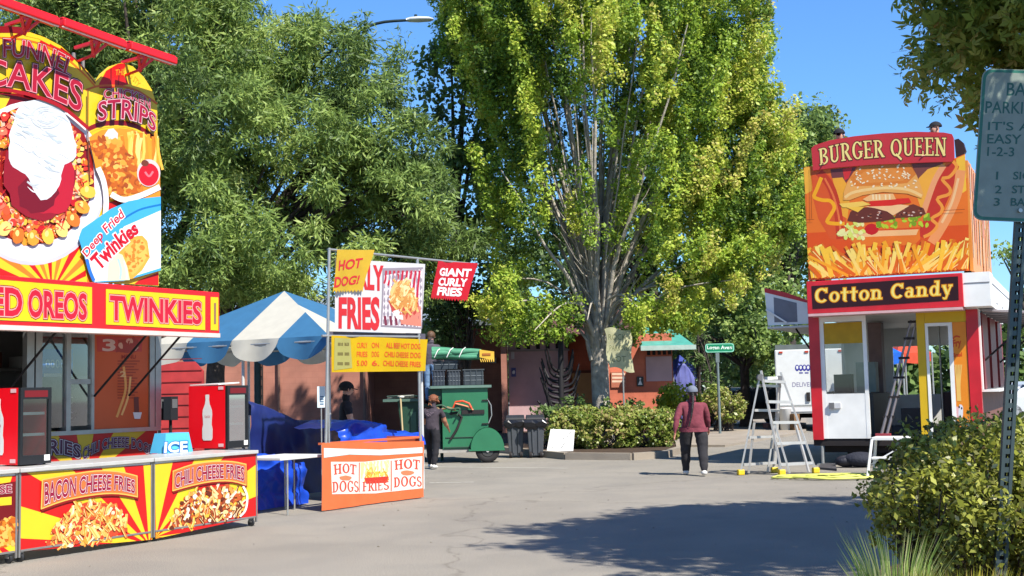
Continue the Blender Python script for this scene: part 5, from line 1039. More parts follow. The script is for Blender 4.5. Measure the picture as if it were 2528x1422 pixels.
stp.build('work_platform', label='small green work platform under the person in light jeans', cat='platform')
g = gnd(1068, 1157); root, J = person('person in dark patterned shirt and black trousers bending at the green trailer hitch', (g.x, g.y, 0), 12, 1.62, cloth_m((72, 62, 70), .6), cloth_m((32, 30, 36), .6), SHW, SKIND, arms=((30, 12, 35), (20, 12, 30)), legs=((22, 12), (-12, 14)), lean=16, wd=1.15, nod=10, lw=1.15)
mb = MB(); headcap(mb, J, .104, M((160, 95, 60), .5, bump=.9, bscale=50), -.55, 1.08, .02)
r4 = random.Random(7)
for k in range(26): p = J['head'] + Vector((r4.uniform(-.1, .1), r4.uniform(-.1, 0), r4.uniform(-.1, .09))); mb.tube([p, p + Vector((r4.uniform(-.06, .06), -.03, r4.uniform(-.06, .05)))], .016, M([(160, 95, 60), (190, 120, 75), (90, 55, 40)][k % 3], .5), 5, .006)
mb.build('hair', root); face(root, J, SKIND)
mb = MB(); c = J['chest'] - J['fw'] * .152; r4 = random.Random(12)
for q in range(9): x0, z0 = r4.uniform(-.1, .08), r4.uniform(-.1, .06); mb.bar(c + J['rt'] * x0 + Vector((0, 0, z0)), c + J['rt'] * (x0 + r4.uniform(.02, .05)) + Vector((0, 0, z0 + r4.uniform(-.03, .03))), .008, .01, M((150, 130, 140), .6))
mb.build('shirt_print', root)
# green trailer
gtr = empty('green_trailer', GF.p(GF.hit(1150, 1000)[0], -.6, 0), 'green steel trailer box on wheels with mudguard, loaded with dark crates', 'trailer')
ga0, ga1 = GF.hit(1092, 1030)[0], GF.hit(1205, 1030)[0]; gz0, gz1 = GF.hit(1150, 1108)[1], GF.hit(1150, 958)[1]
mb = MB(); mb.fbox(GF, ga0, ga1, -1.5, 0, gz0, gz1, GRN)
mb.fbox(GF, ga0 + .06, ga1 - .1, .002, .02, gz0 + .25, gz0 + .27, GRD); mb.fbox(GF, ga0 + .02, ga1 - .02, .002, .014, gz0 + .02, gz0 + .05, GRD); mb.build('body', gtr, bevel=.02)
mb = MB(); mb.fbox(GF, GF.hit(1062, 955)[0], GF.hit(1213, 955)[0], -1.55, .07, gz1 + .003, gz1 + .06, M((120, 150, 135), .6, rough=.4)); mb.fbox(GF, ga0 - .3, ga0 - .003, -1.4, -.05, gz1 - .25, gz1, GRD); mb.build('lid', gtr)
mb = MB(); mb.fbox(GF, GF.hit(1140, 1020)[0], GF.hit(1196, 1020)[0], .003, .03, GF.hit(1170, 1022)[1], GF.hit(1170, 1012)[1], DARK); mb.tube([GF.p(*(lambda h: (h[0], .04, h[1]))(GF.hit(x, y))) for x, y in ((1110, 1022), (1128, 1018), (1140, 1030), (1128, 1060), (1112, 1085))], .03, DARK, 6); mb.build('slot', gtr)
mb = MB(); OR_ = M((240, 80, 40), .7, rough=.5); mb.tube([GF.p(*(lambda h: (h[0], .05 + .01 * i, h[1]))(GF.hit(x, y))) for i, (x, y) in enumerate(((1118, 1008), (1125, 992), (1142, 990), (1158, 996), (1164, 1008)))], .022, OR_, 6); mb.tube([GF.p(*(lambda h: (h[0], .06, h[1]))(GF.hit(x, y))) for x, y in ((1122, 996), (1140, 1000), (1155, 1004), (1168, 1012))], .018, M((245, 150, 110), .7), 6); mb.build('orange_strap', gtr)
mb = MB()
for y in (988, 1046): a, z = GF.hit(1190, y); mb.fbox(GF, a, a + .14, .003, .03, z - .012, z + .012, DARK)
mb.build('hinge', gtr)
mb = MB(); mb.tube([GF.p(*(lambda h: (h[0], .0, h[1]))(GF.hit(x, y))) for x, y in ((1203, 985), (1212, 1000), (1214, 1025), (1206, 1045))], .012, PIPE, 6); mb.build('grab_rail', gtr)
wc = GF.hit(1203, 1113); wcp = Vector(GF.p(wc[0], .12, .0)); rw = .27
mb = MB(); pr_ = [(.0, .09), (.14, .09), (.15, .1), (rw - .03, .1), (rw, .07), (rw, -.07), (rw - .03, -.1), (0, -.1)]
V = []; sg_ = 22
for r_, w in pr_: V += [wcp + GF.u * (r_ * math.cos(2 * math.pi * k / sg_)) + GF.n * (w + .02) + Vector((0, 0, rw + r_ * math.sin(2 * math.pi * k / sg_))) for k in range(sg_)]
mb.faces(V, [(i * sg_ + k, i * sg_ + (k + 1) % sg_, (i + 1) * sg_ + (k + 1) % sg_, (i + 1) * sg_ + k) for i in range(len(pr_) - 1) for k in range(sg_)], M((42, 40, 40), .7, rough=.8), True); wo = mb.build('wheel', gtr)
mb = MB(); mb.tube([wcp + GF.n * .115 + Vector((0, 0, rw)), wcp + GF.n * .125 + Vector((0, 0, rw))], .13, M((90, 90, 88), .6, metal=.5), 16); mb.tube([wcp + GF.n * .12 + Vector((0, 0, rw)), wcp + GF.n * .15 + Vector((0, 0, rw))], .035, M((210, 210, 205), .7), 10); mb.build('rim', wo)
mb = MB(); V = []
for b in (.0, .26):
    for r_ in (.34, .36): V += [GF.p(wc[0] + r_ * math.cos(R(t)) * 1.05, b, rw + .03 + r_ * math.sin(R(t)) * 1.35) for t in range(-5, 190, 15)]
n = len(range(-5, 190, 15)); fs = []
for i in range(n - 1): fs += [(n + i, n + i + 1, 3 * n + i + 1, 3 * n + i), (2 * n + i, 2 * n + i + 1, 3 * n + i + 1, 3 * n + i), (i, i + 1, 2 * n + i + 1, 2 * n + i), (i, i + 1, n + i + 1, n + i)]
mb.faces(V, fs, GRN, True); cp = [(wc[0], rw + .03)] + [(wc[0] + .355 * math.cos(R(t)) * 1.05, rw + .03 + .355 * math.sin(R(t)) * 1.35) for t in range(0, 181, 12)]
mb.poly([GF.p(a, .262, z) for a, z in cp[1:]], GRN); mb.fbox(GF, wc[0] - .42, wc[0] + .38, .0, .28, rw + .0, rw + .035, GRN); mb.build('mudguard', gtr)
mb = MB(); mb.fbox(GF, ga0 - .9, ga1 + .1, -.1, -.02, gz0 - .08, gz0 - .003, M((190, 185, 175), .6)); mb.fbox(GF, ga0 - .9, ga0 - .8, -1.4, -.1, gz0 - .081, gz0 - .004, M((190, 185, 175), .6)); mb.tube([GF.p(ga0 - .8, -.06, gz0 - .06), GF.p(ga0 - .82, -.06, 0)], .03, PIPE, 8); mb.build('chassis', gtr)
mb = MB(); pts = [GF.hit(x, y) for x, y in ((1070, 1005), (1090, 1000), (1110, 1010), (1135, 1008), (1128, 1025))]; mb.tube([Vector(crv([tuple(GF.p(a, .12, z)) for a, z in pts], i / 12)) for i in range(13)], .02, M((60, 95, 70), .6), 6); mb.tube([GF.p(*(lambda h: (h[0], .1, h[1]))(GF.hit(x, y))) for x, y in ((1060, 990), (1085, 1012), (1105, 1006), (1125, 1012))], .03, M((150, 120, 80), .6), 6); mb.build('hose', gtr)
# crates on the lid
cz = gz1 + .062
for i, (x0, x1, zz0, zz1, b) in enumerate(((1066, 1100, 0, .36, -.1), (1104, 1138, 0, .35, -.12), (1142, 1196, 0, .36, -.08), (1068, 1132, .37, .56, -.2))):
    a0, a1 = GF.hit(x0, 920)[0], GF.hit(x1, 920)[0]; mb = MB(); CM = M([(66, 72, 82), (78, 84, 90), (72, 80, 84), (60, 70, 76)][i], .6, rough=.45); z0, z1 = cz + zz0 + .002, cz + zz1
    mb.fbox(GF, a0 + .02, a1 - .02, b - .55, b, z0, z1 - .03, CM); mb.fbox(GF, a0, a1, b - .57, b + .02, z1 - .03, z1, CM)
    for k in range(4): a = a0 + .05 + (a1 - a0 - .1) * k / 3; mb.fbox(GF, a - .012, a + .012, b, b + .016, z0, z1 - .031, CM)
    for z in (z0 + .1, z0 + .2): mb.fbox(GF, a0 + .02, a1 - .02, b, b + .01, z, z + .015, M((130, 138, 142), .6))
    mb.build('crate', label=['dark grey crate at the hitch end of the green trailer lid', 'dark grey crate in the middle of the row on the green trailer lid', 'widest dark crate at the mudguard end of the green trailer lid', 'long flat dark crate stacked on the two crates beside the person in jeans'][i], cat='crate', group='crates loaded on the green trailer', bevel=.01)
# rolled green umbrellas
p, q = GF.hit(1066, 872), GF.hit(1188, 874); mb = MB(); G1 = M((90, 170, 130), .62, rough=.7, var=.2, trans=.1); r4 = random.Random(9)
for k in range(9):
    y = -.15 - .07 * (k % 3); zz = .05 * (k // 3) - .05; P_ = [tuple(GF.p(p[0] + (q[0] - p[0]) * t, y + r4.uniform(-.02, .02), p[1] + (q[1] - p[1]) * t + zz + r4.uniform(-.02, .02))) for t in (0, .25, .5, .75, 1)]
    mb.tube([Vector(crv(P_, i / 10)) for i in range(11)], .085 + r4.uniform(-.01, .015), G1, 8, .06)
for k in range(3): t = k / 4 + .05; a = p[0] + (q[0] - p[0]) * t; mb.tube([GF.p(a, -.0, p[1] - .1), GF.p(a + .08, .03, p[1] + .06), GF.p(a + .15, -.2, p[1] + .12)], .012, M((235, 235, 225), .7), 5)
ub = mb.build('rolled_umbrella', label='rolled green market umbrella with yellow fringed end lying on the crates', cat='umbrella')
mb = MB(); a0, a1 = GF.hit(1184, 875)[0], GF.hit(1220, 877)[0]; z0, z1 = GF.hit(1200, 886)[1], GF.hit(1200, 865)[1]
mb.hexa([GF.p(a0, -.35, z0 + .04), GF.p(a1, -.35, z0 - .04), GF.p(a1, .0, z0 - .04), GF.p(a0, 0, z0 + .04), GF.p(a0, -.35, z1 + .02), GF.p(a1, -.35, z1 - .03), GF.p(a1, 0, z1 - .03), GF.p(a0, 0, z1 + .02)], M((240, 190, 60), .65))
for k in range(7): a = a0 + (a1 - a0) * (k + .3) / 7; mb.tube([GF.p(a, .005, z0), GF.p(a + .02, .03, z0 - .07)], .012, M((240, 190, 60), .65), 5)
mb.fbox(GF, a0 + .06, a1 - .08, .002, .012, (z0 + z1) / 2 - .02, (z0 + z1) / 2 + .03, M((190, 110, 40), .6)); eo = mb.build('fringed_end'); eo.parent = ub; eo.location = Vector(eo.location) - Vector(ub.location)

# bins and board
def bin_(px0, px1, pyb, label, dy=0):
    g = gnd((px0 + px1) / 2, pyb); w = (px1 - px0) / FPX * g.y; t = empty('wheeled_bin', (g.x, g.y, 0), label, 'bin', 'wheeled rubbish bins beside the hedge'); x, y = g.x, g.y + .02; h = .9; B_ = M((92, 96, 102), .55, rough=.5)
    mb = MB(); mb.hexa([Vector(p) for p in ((x - w * .38, y + .06, .05), (x + w * .38, y + .06, .05), (x + w * .38, y + .6, .05), (x - w * .38, y + .6, .05), (x - w * .5, y, h), (x + w * .5, y, h), (x + w * .5, y + .68, h), (x - w * .5, y + .68, h))], B_)
    for k in range(2): mb.hexa([Vector(p) for p in ((x - w * .2 + k * w * .3, y + .03, .1), (x - w * .1 + k * w * .3, y + .03, .1), (x - w * .1 + k * w * .3, y + .07, .1), (x - w * .2 + k * w * .3, y + .07, .1), (x - w * .25 + k * w * .35, y - .02, h - .1), (x - w * .13 + k * w * .35, y - .02, h - .1), (x - w * .13 + k * w * .35, y + .02, h - .1), (x - w * .25 + k * w * .35, y + .02, h - .1))], B_)
    mb.build('bin_body', t, bevel=.015)
    mb = MB(); mb.hexa([Vector(p) for p in ((x - w * .54, y - .04, h + .003), (x + w * .54, y - .04, h + .003), (x + w * .54, y + .74, h + .003), (x - w * .54, y + .74, h + .003), (x - w * .5, y, h + .05), (x + w * .5, y, h + .05), (x + w * .5, y + .7, h + .1), (x - w * .5, y + .7, h + .1))], M((50, 50, 54), .6)); mb.build('lid', t, bevel=.01)
    mb = MB(); rb_ = random.Random(px0); V = []; m_ = 24
    for j, (zz, o_) in enumerate(((h - .004, .03), (h - .07, .05), (h - .16, .04), (h - .2, .02))):
        for k in range(m_):
            u = k / m_ * 4; s_ = u % 1; cx, cy = [(-.5 + s_, 0), (.5, s_), (.5 - s_, 1), (-.5, 1 - s_)][int(u)]; V.append((x + cx * (w + 2 * o_ + rb_.uniform(0, .02)), y - o_ + cy * (.68 + 2 * o_), zz + rb_.uniform(-.03, .03) * (j > 0)))
    mb.faces(V, [(j * m_ + k, j * m_ + (k + 1) % m_, (j + 1) * m_ + (k + 1) % m_, (j + 1) * m_ + k) for j in range(3) for k in range(m_)], M((28, 28, 32), .6, rough=.3), False); mb.build('bin_liner', t)
    for sx in (-.3, .3):
        mb = MB(); mb.tube([(x + sx * w - .03, y + .06, .075), (x + sx * w + .03, y + .06, .075)], .075, DARK, 14); mb.tube([(x + sx * w + .031, y + .06, .075), (x + sx * w + .036, y + .06, .075)], .04, PIPE, 10); mb.build('wheel', t)
bin_(1252, 1296, 1131, 'grey wheeled bin with black liner nearer the green trailer'); bin_(1302, 1346, 1131, 'grey wheeled bin with black liner nearer the leaning white board')
gb = gnd(1383, 1128); BF = Frame(gb, Vector((1, 0, 0))); mb = MB(); V0 = [BF.hit(1347, 1126), BF.hit(1414, 1128), BF.hit(1420, 1062), BF.hit(1360, 1060)]
q = [(a, (0 if i < 2 else -.22), max(z, .0) if i > 1 else .002) for i, (a, z) in enumerate(V0)]; mb.hexa([BF.p(*c) for c in q] + [BF.p(a, b - .02, z) for a, b, z in q], M((240, 240, 235), .7, rough=.5))
r4 = random.Random(2)
def bl(u, v): A = BF.p(*q[0]).lerp(BF.p(*q[1]), u); B_ = BF.p(*q[3]).lerp(BF.p(*q[2]), u); return A.lerp(B_, v) + Vector((0, -.004, .001))
for k in range(6): u, v = r4.uniform(.1, .8), r4.uniform(.2, .85); mb.poly([bl(u, v), bl(u + .04, v + .02), bl(u + .1, v + .1), bl(u + .05, v + .09)], M((120, 120, 118), .6))
mb.build('white_board', label='scuffed white board leaning against the hedge beside the bins', cat='board')
# ======================= burger trailer =======================
UB = Vector((math.cos(R(25)), -math.sin(R(25)), 0)); QF = Frame(gnd(2011, 1149), UB)
def qa(px, py=900, b=0): return QF.hit(px, py, b)[0]
def qz(px, py, b=0): return QF.hit(px, py, b)[1]
TW = qa(2420, 900); TL_ = 7.4; zf = qz(2012, 1083)
SB = Frame(QF.p(TW, 0, 0), -QF.n)      # right-hand side of the trailer: u runs to the rear, n points right
bq = empty('burger_trailer', QF.p(TW / 2, -TL_ / 2, 0), 'tall food trailer with BURGER QUEEN billboard over a Cotton Candy sign, doors open', 'food trailer')
RT = M((208, 30, 42), .8, rough=.38, var=.2, scale=2.5, spec=.5); YT = M((250, 205, 30), .6, rough=.5, var=.05); CREAM = M((245, 244, 238), .82, rough=.45, var=.12, scale=2.2); GRY = M((150, 150, 158), .55, rough=.5); MAR = M((130, 28, 38), .7, rough=.45)
zr_ = qz(2150, 775)        # underside of the sign box
mb = MB(); mb.fbox(QF, 0, TW, -TL_, -.02, zf - .14, zf, DARK); mb.fbox(QF, 0, .06, -TL_, -3.4, zf, zr_, CREAM); mb.fbox(QF, 0, .06, -3.4, -.6, zf, zf + .9, CREAM); mb.fbox(QF, 0, TW, -TL_, .0, zr_ + .002, zr_ + .1, CREAM)
mb.fbox(QF, .06, TW - .06, -TL_, -TL_ + .06, zf, zf + .75, CREAM); mb.fbox(QF, .06, .55, -TL_, -TL_ + .06, zf + .75, zr_, CREAM); mb.fbox(QF, 2.2, TW - .06, -TL_, -TL_ + .06, zf + .75, zr_, CREAM); mb.fbox(QF, .55, 2.2, -TL_, -TL_ + .06, zr_ - .45, zr_, CREAM)
mb.fbox(SB, .1, TL_, -.06, 0, zf, zf + .85, M((150, 95, 80), .5, var=.3)); mb.build('body', bq)
for a0, a1 in ((0, qa(2022, 800)), (qa(2391), TW)):
    mb = MB(); mb.fbox(QF, a0, a1, -.12, .02, zf - .02, zr_, RT); mb.build('corner_post', bq)
# front wall: left module
mb = MB(); l0, l1 = qa(2026, 800), qa(2137, 800); mb.fbox(QF, l0 - .03, l0 + .05, -.06, 0, zf, zr_, CREAM); mb.fbox(QF, l1 - .07, l1, -.06, 0, zf, zr_, CREAM); zs1, zs0 = qz(2080, 848), qz(2080, 972)
mb.fbox(QF, l0 + .05, l1 - .07, -.055, -.005, zf, zs0, CREAM); mb.fbox(QF, l0 + .05, l1 - .07, -.055, -.005, qz(2080, 794), zr_, CREAM); mb.build('door_module', bq)
mb = MB(); mb.fbox(QF, l0 + .052, l1 - .072, -.05, -.01, zs1, qz(2080, 796), M((215, 170, 20), .6)); mb.build('roller_blind', bq)
mb = MB(); mb.fbox(QF, l0 + .052, l1 - .072, -.03, -.024, zs0, zs1, glass((160, 175, 170), .3)); mb.build('window_pane', bq)
mb = MB(); mb.fbox(QF, l0 + .1, l0 + .32, -.003, .03, zs0 - .28, zs0 - .18, M((225, 225, 225), .7)); mb.fbox(QF, l0 + .1, l0 + .2, .032, .045, zs0 - .29, zs0 - .17, M((130, 130, 130), .6)); mb.build('latch', bq)
# right door surround
d0, d1, d2_, d3 = qa(2262, 800), qa(2283, 800), qa(2341, 800), qa(2350, 800); zh = qz(2310, 797)
mb = MB(); mb.fbox(QF, d0, d1 - .003, -.06, .0, zf, zr_, YT); mb.fbox(QF, d1, qa(2390, 800), -.06, .0, zh, zr_, YT); mb.build('yellow_surround', bq)
mb = MB(); mb.fbox(QF, d1, d1 + .05, -.05, .012, zf, zh - .002, CREAM); mb.fbox(QF, d2_ - .01, d3, -.05, .012, zf, zh - .002, CREAM); mb.fbox(QF, d1 + .05, d2_ - .01, -.05, .012, zh - .06, zh - .002, CREAM); mb.build('door_frame', bq)
mb = MB(); mb.fbox(QF, d3 + .003, qa(2390, 900) - .003, -.05, .006, zf, zh - .003, P(250, 150, 40)); sh = Sheet(QF, .008, mb)
sh.text('Fry', [(2352, 840), (2372, 836)], [(2353, 862), (2373, 858)], P(225, 75, 25), .04); sh.text('Bread', [(2354, 872), (2374, 869)], [(2355, 882), (2375, 879)], P(225, 75, 25), .03); sh.stroke([(2352, 836), (2360, 830), (2370, 832)], 4, P(225, 75, 25))
for k in range(5): sh.stroke([(2358 + k * 4, 900), (2362 + k * 2, 950), (2364 + 2 * k, 990)], 2.5, P(255, 205, 110))
sh.blob((2362, 1020), 7, 16, P(245, 190, 190), rough=.1); sh.blob((2372, 1015), 6, 18, P(240, 240, 245), rough=.1); sh.blob((2368, 1005), 2, 3, P(50, 40, 60)); sh.blob((2374, 1008), 2, 3, P(50, 40, 60)); mb.build('fry_bread_banner', bq)
# interior
mb = MB(); mb.fbox(QF, .62, .9, -3.6, -3.2, zf + .002, zr_ - .02, M((170, 140, 135), .6)); mb.fbox(QF, .7, .82, -3.19, -3.17, 1.7, 1.95, MAR); mb.fbox(QF, .1, 1.0, -3.4, -1.1, zf + .002, zf + .85, M((120, 120, 118), .5, metal=.4)); mb.fbox(QF, 2.3, 2.85, -4.6, -1.0, zf + .002, zf + .85, M((70, 40, 44), .5))
mb.fbox(QF, 1.55, 2.0, -1.3, -.9, zf + .002, zf + .55, M((62, 62, 70), .5)); mb.fbox(QF, .2, .55, -1.6, -1.3, zf + .87, zf + 1.25, M((50, 48, 50), .5)); mb.fbox(QF, .5, .9, -2.6, -2.2, zf + .87, zf + 1.5, M((190, 210, 205), .6)); mb.tube([QF.p(2.35, -.8, zf), QF.p(2.35, -.8, zr_ - .1)], .02, PIPE, 6); mb.tube([QF.p(2.5, -.9, zf + 1.3), QF.p(2.75, -.7, zf + .1)], .03, DARK, 6); mb.fbox(QF, 2.55, 2.75, -1.0, -.95, zf + .9, zf + 1.05, CREAM); mb.build('kitchen_fittings', bq)
mb = MB(); mb.fbox(QF, 2.75, 2.88, -5, -.3, zf + .86, zr_ - .1, M((170, 168, 160), .55)); mb.build('inner_wall', bq)
# sign box
zb_, zt_ = qz(2190, 766, .5), qz(2190, 684, .5); s0, s1 = qa(1992, 735, .5), qa(2377, 715, .5)
mb = MB(); mb.fbox(QF, s0, s1, .02, .5, zb_, zt_, RT); so = mb.build('sign_box', bq, bevel=.01)
mb = MB(); sh = Sheet(QF, .504, mb); pan = [(2003, 706), (2365, 682), (2367, 741), (2006, 763)]; sh.poly(pan, P(52, 20, 24))
glow = P(235, 150, 20); inn = P(255, 235, 130)
tp, bt_ = [(2012, 700), (2130, 693), (2240, 686), (2353, 678)], [(2012, 747), (2130, 741), (2240, 734), (2351, 727)]
g2 = serif_geo('Cotton Candy', .06); sh.geo(g2, tp, bt_, P(150, 75, 15)); g2 = serif_geo('Cotton Candy', .04); sh.geo(g2, tp, bt_, glow); sh.geo(serif_geo('Cotton Candy', .012), tp, bt_, P(255, 205, 60)); sh.geo(serif_geo('Cotton Candy', -.02), tp, bt_, inn); mb.build('lettered_panel', so)
mb = MB(); mb.fbox(QF, s0 + .02, s1 - .02, .0, .53, zb_ - .05, zb_ - .003, M((235, 190, 190), .65)); mb.build('trim', so)
mb = MB(); mb.fbox(QF, s1 + .003, TW + .28, -.3, .46, zb_, zt_, CREAM); mb.fbox(SB, .3, TL_ * .72, .0, .28, zb_ - .0, zt_ - .03, CREAM); mb.fbox(SB, .0, TL_ * .72, .28, .29, zt_ - .2, zt_ - .185, GRY); mb.fbox(QF, s1 + .02, TW + .27, .462, .468, zt_ - .2, zt_ - .185, GRY)
for k in range(3): mb.fbox(SB, .8 + k * 1.6, 1.3 + k * 1.6, .282, .3, zb_ + .12, zb_ + .2 + .05 * (k % 2), WHITEM)
mb.build('side_sign_box', bq)
# right side: shutters, ledge, awning
for x0, x1 in ((.35, 1.7), (2.4, 3.9), (4.6, 6.0)):
    mb = MB(); mb.fbox(SB, x0, x1, -.04, .045, zf + .9, zr_ - .05, MAR); mb.build('shutter_or_shade', bq)
for x0 in (.1, 6.1): 
    mb = MB(); mb.fbox(SB, x0, x0 + .1, -.05, .03, zf + .88, zr_, CREAM); mb.build('mullion', bq)
mb = MB(); mb.fbox(SB, .1, TL_, .0, .3, zf + .85, zf + .89, CREAM); mb.build('serving_ledge', bq)
mb = MB(); p = [SB.p(.3, .03, zr_ - .02), SB.p(5.4, .03, zr_ - .02), SB.p(5.4, 1.15, zr_ - .12), SB.p(.3, 1.15, zr_ - .12)]; mb.hexa(p + [q + Vector((0, 0, .04)) for q in p], M((190, 180, 182), .6))
for k in range(6): mb.bar(SB.p(.5 + k * .9, .05, zr_ - .05), SB.p(.5 + k * .9, 1.1, zr_ - .15), .03, .03, GRY)
mb.build('awning', bq)
for x0 in (.6, 4.8):
    mb = MB(); mb.tube([SB.p(x0, .95, zr_ - .15), SB.p(x0, .04, zr_ - .95)], .022, DARK, 6); mb.build('gas_strut', bq)
# left wing panel
WF = QF.shift(0, -.7); wpt = lambda x, y: (lambda h: WF.p(h[0], 0, h[1]))(WF.hit(x, y))
mb = MB(); q = [wpt(1897, 804), wpt(2004, 799), wpt(2003, 748), wpt(1889, 720)]; mb.hexa([p_ + WF.n * .04 for p_ in q] + q, CREAM); q2 = [wpt(1913, 796), wpt(1970, 795), wpt(1968, 748), wpt(1911, 734)]; mb.poly([p_ + WF.n * .043 for p_ in q2], GRY); q3 = [wpt(1889, 722), wpt(2003, 750), wpt(2003, 744), wpt(1940, 722), wpt(1888, 711)]; mb.poly([p_ + WF.n * .046 for p_ in q3], RT)
wo = mb.build('wing_panel', bq); mb = MB(); mb.bar(wpt(1893, 765) + WF.n * .06, wpt(1945, 797) + WF.n * .1, .03, .03, CREAM); mb.build('stay', wo)
mb = MB(); za = WF.hit(1897, 806)[1]; a0 = WF.hit(1897, 804)[0]; mb.fbox(WF, a0, -.02, -4.5, .1, za - .05, za - .01, M((225, 225, 222), .7)); mb.build('wing_awning', bq)
mb = MB(); mb.tube([WF.p(-.45, -.2, za - .06), WF.p(-.0, -.2, za - .75)], .02, DARK, 6); mb.build('gas_strut', bq)
# chassis
mb = MB(); mb.fbox(QF, .15, TW - .15, -TL_, -.3, zf - .28, zf - .142, DARK); mb.build('chassis', bq)
mb = MB(); a = qa(2032, 1147, -.05); mb.tube([QF.p(a, -.05, 0), QF.p(a, -.05, zf - .14)], .03, PIPE, 8); mb.fbox(QF, a - .1, a + .1, -.15, .05, .002, .03, PIPE); mb.build('jack', bq)
for a, b in ((.25, -3.0), (.25, -3.8), (TW - .25, -3.0), (TW - .25, -3.8), (.75, -.8)):
    mb = MB(); mb.tube([QF.p(a - .1, b, .33), QF.p(a + .1, b, .33)], .33, M((36, 34, 36), .7, rough=.8), 20); mb.build('wheel', bq)
# billboard
XB = -.02; bbt = [(1984, 414), (2003, 410), (2354, 392), (2382, 380)]
out = bbt + [(2393, 668), (1997, 692)]
FRY = [P(255, 232, 120), P(255, 205, 60), P(250, 175, 35), P(240, 150, 30), P(255, 215, 85)]; OB = P(242, 112, 34); mb = MB(); V = [QF.hit(x, y, XB) for x, y in out]; n = len(V)
mb.faces([QF.p(a, XB, z) for a, z in V] + [QF.p(a, XB - .06, z) for a, z in V], [tuple(range(n)), tuple(range(2 * n - 1, n - 1, -1))] + [(k, n + k, n + (k + 1) % n, (k + 1) % n) for k in range(n)], OB)
sh = Sheet(QF, XB + .003, mb); rq = random.Random(21)
sh.poly([(1990, 470), (2100, 460), (2300, 450), (2388, 440), (2391, 560), (1992, 575)], P(240, 120, 35)); sh.poly([(1993, 575), (2391, 555), (2392, 660), (1996, 680)], P(228, 85, 22)); sh.poly([(1984, 414), (2000, 412), (2006, 470), (1988, 480)], P(250, 180, 60)); sh.poly([(2360, 392), (2382, 382), (2386, 470), (2370, 480)], P(252, 195, 60))
sh.poly([(2050, 418), (2115, 412), (2090, 450), (2060, 470)], P(120, 60, 60)); sh.poly([(2250, 404), (2330, 398), (2310, 440), (2270, 450)], P(130, 70, 60)); sh.poly([(2080, 418), (2105, 412), (2095, 440), (2085, 445)], P(215, 50, 50))
# hot dogs
sh.poly([(2005, 425), (2030, 420), (2062, 445), (2085, 500), (2090, 560), (2080, 595), (2050, 590), (2020, 540), (2005, 480)], P(225, 90, 35)); sh.poly([(2055, 440), (2080, 438), (2100, 470), (2092, 540), (2075, 530), (2062, 470)], P(245, 170, 50)); sh.stroke([(2022, 425), (2050, 460), (2068, 520), (2075, 590)], 20, P(200, 60, 30)); sh.stroke([(2036, 440), (2056, 480), (2070, 530), (2076, 580)], 5, P(240, 120, 60))
sh.stroke([(2028, 438), (2016, 468), (2010, 486), (2030, 494), (2050, 496), (2060, 512), (2050, 532), (2042, 548), (2062, 552), (2085, 552)], 9, P(252, 175, 25))
sh.poly([(2268, 440), (2290, 418), (2335, 402), (2310, 460), (2275, 520), (2262, 480)], P(248, 175, 60)); sh.poly([(2318, 420), (2350, 402), (2368, 410), (2350, 470), (2310, 560), (2285, 590), (2265, 580), (2290, 520)], P(205, 55, 35)); sh.stroke([(2330, 408), (2308, 445), (2288, 500), (2278, 530)], 14, P(245, 165, 110)); sh.stroke([(2372, 420), (2362, 480), (2336, 540), (2300, 600)], 24, P(248, 160, 95)); sh.stroke([(2366, 440), (2350, 500), (2325, 550)], 6, P(252, 200, 140))
sh.stroke([(2350, 396), (2362, 412), (2345, 436), (2326, 442), (2345, 465), (2342, 480), (2314, 490), (2326, 510), (2322, 526), (2300, 540), (2314, 556), (2300, 575), (2280, 585)], 8, P(250, 160, 60))
# burger
BUN = P(240, 170, 85)
sh.poly([(2096, 572), (2150, 576), (2270, 566), (2272, 590), (2258, 604), (2180, 608), (2115, 607), (2098, 592)], P(240, 125, 35)); sh.poly([(2100, 572), (2268, 566), (2262, 580), (2110, 586)], P(250, 195, 130))
sh.blob((2152, 566), 18, 14, P(205, 30, 30), rough=.05)
for i in range(70):
    x = rq.uniform(2066, 2142) if i % 2 else rq.uniform(2165, 2298); y = (rq.uniform(545, 588) if i % 2 else rq.uniform(540, 568) - (x - 2165) * .08); sh.blob((x, y), rq.uniform(5, 9), rq.uniform(3, 6), [P(190, 215, 50), P(225, 235, 110), P(130, 165, 30), P(245, 240, 160)][i % 4], n=8, rough=.35, rot=rq.uniform(0, 3), rnd=rq)
sh.poly([(2092, 545), (2100, 522), (2130, 512), (2170, 514), (2200, 526), (2210, 540), (2180, 546), (2120, 550)], P(110, 50, 35)); sh.poly([(2208, 538), (2222, 512), (2255, 504), (2280, 514), (2286, 528), (2260, 536)], P(115, 55, 35))
for i in range(34):
    x = rq.uniform(2100, 2195) if i % 2 else rq.uniform(2218, 2278); y = rq.uniform(520, 540) - (8 if x > 2210 else 0); sh.blob((x, y), 3.2, 1.8, [P(225, 190, 170), P(160, 90, 60), P(70, 30, 25)][i % 3], n=6, rough=.3, rnd=rq)
sh.poly([(2135, 510), (2225, 505), (2245, 508), (2205, 532), (2190, 522), (2160, 514)], P(250, 200, 140)); sh.poly([(2148, 494), (2244, 489), (2250, 500), (2200, 508), (2146, 510)], P(225, 45, 30)); sh.poly([(2130, 492), (2150, 480), (2205, 478), (2212, 492), (2140, 497)], P(250, 190, 120))
for x in (2155, 2163, 2171, 2186, 2196): sh.stroke([(x, 480), (x + 1, 493)], 4, P(255, 225, 170), n=2)
sh.poly([(2072, 503), (2130, 497), (2150, 505), (2110, 512), (2080, 512)], P(250, 205, 90)); sh.poly([(2090, 512), (2135, 510), (2118, 524)], P(252, 200, 70))
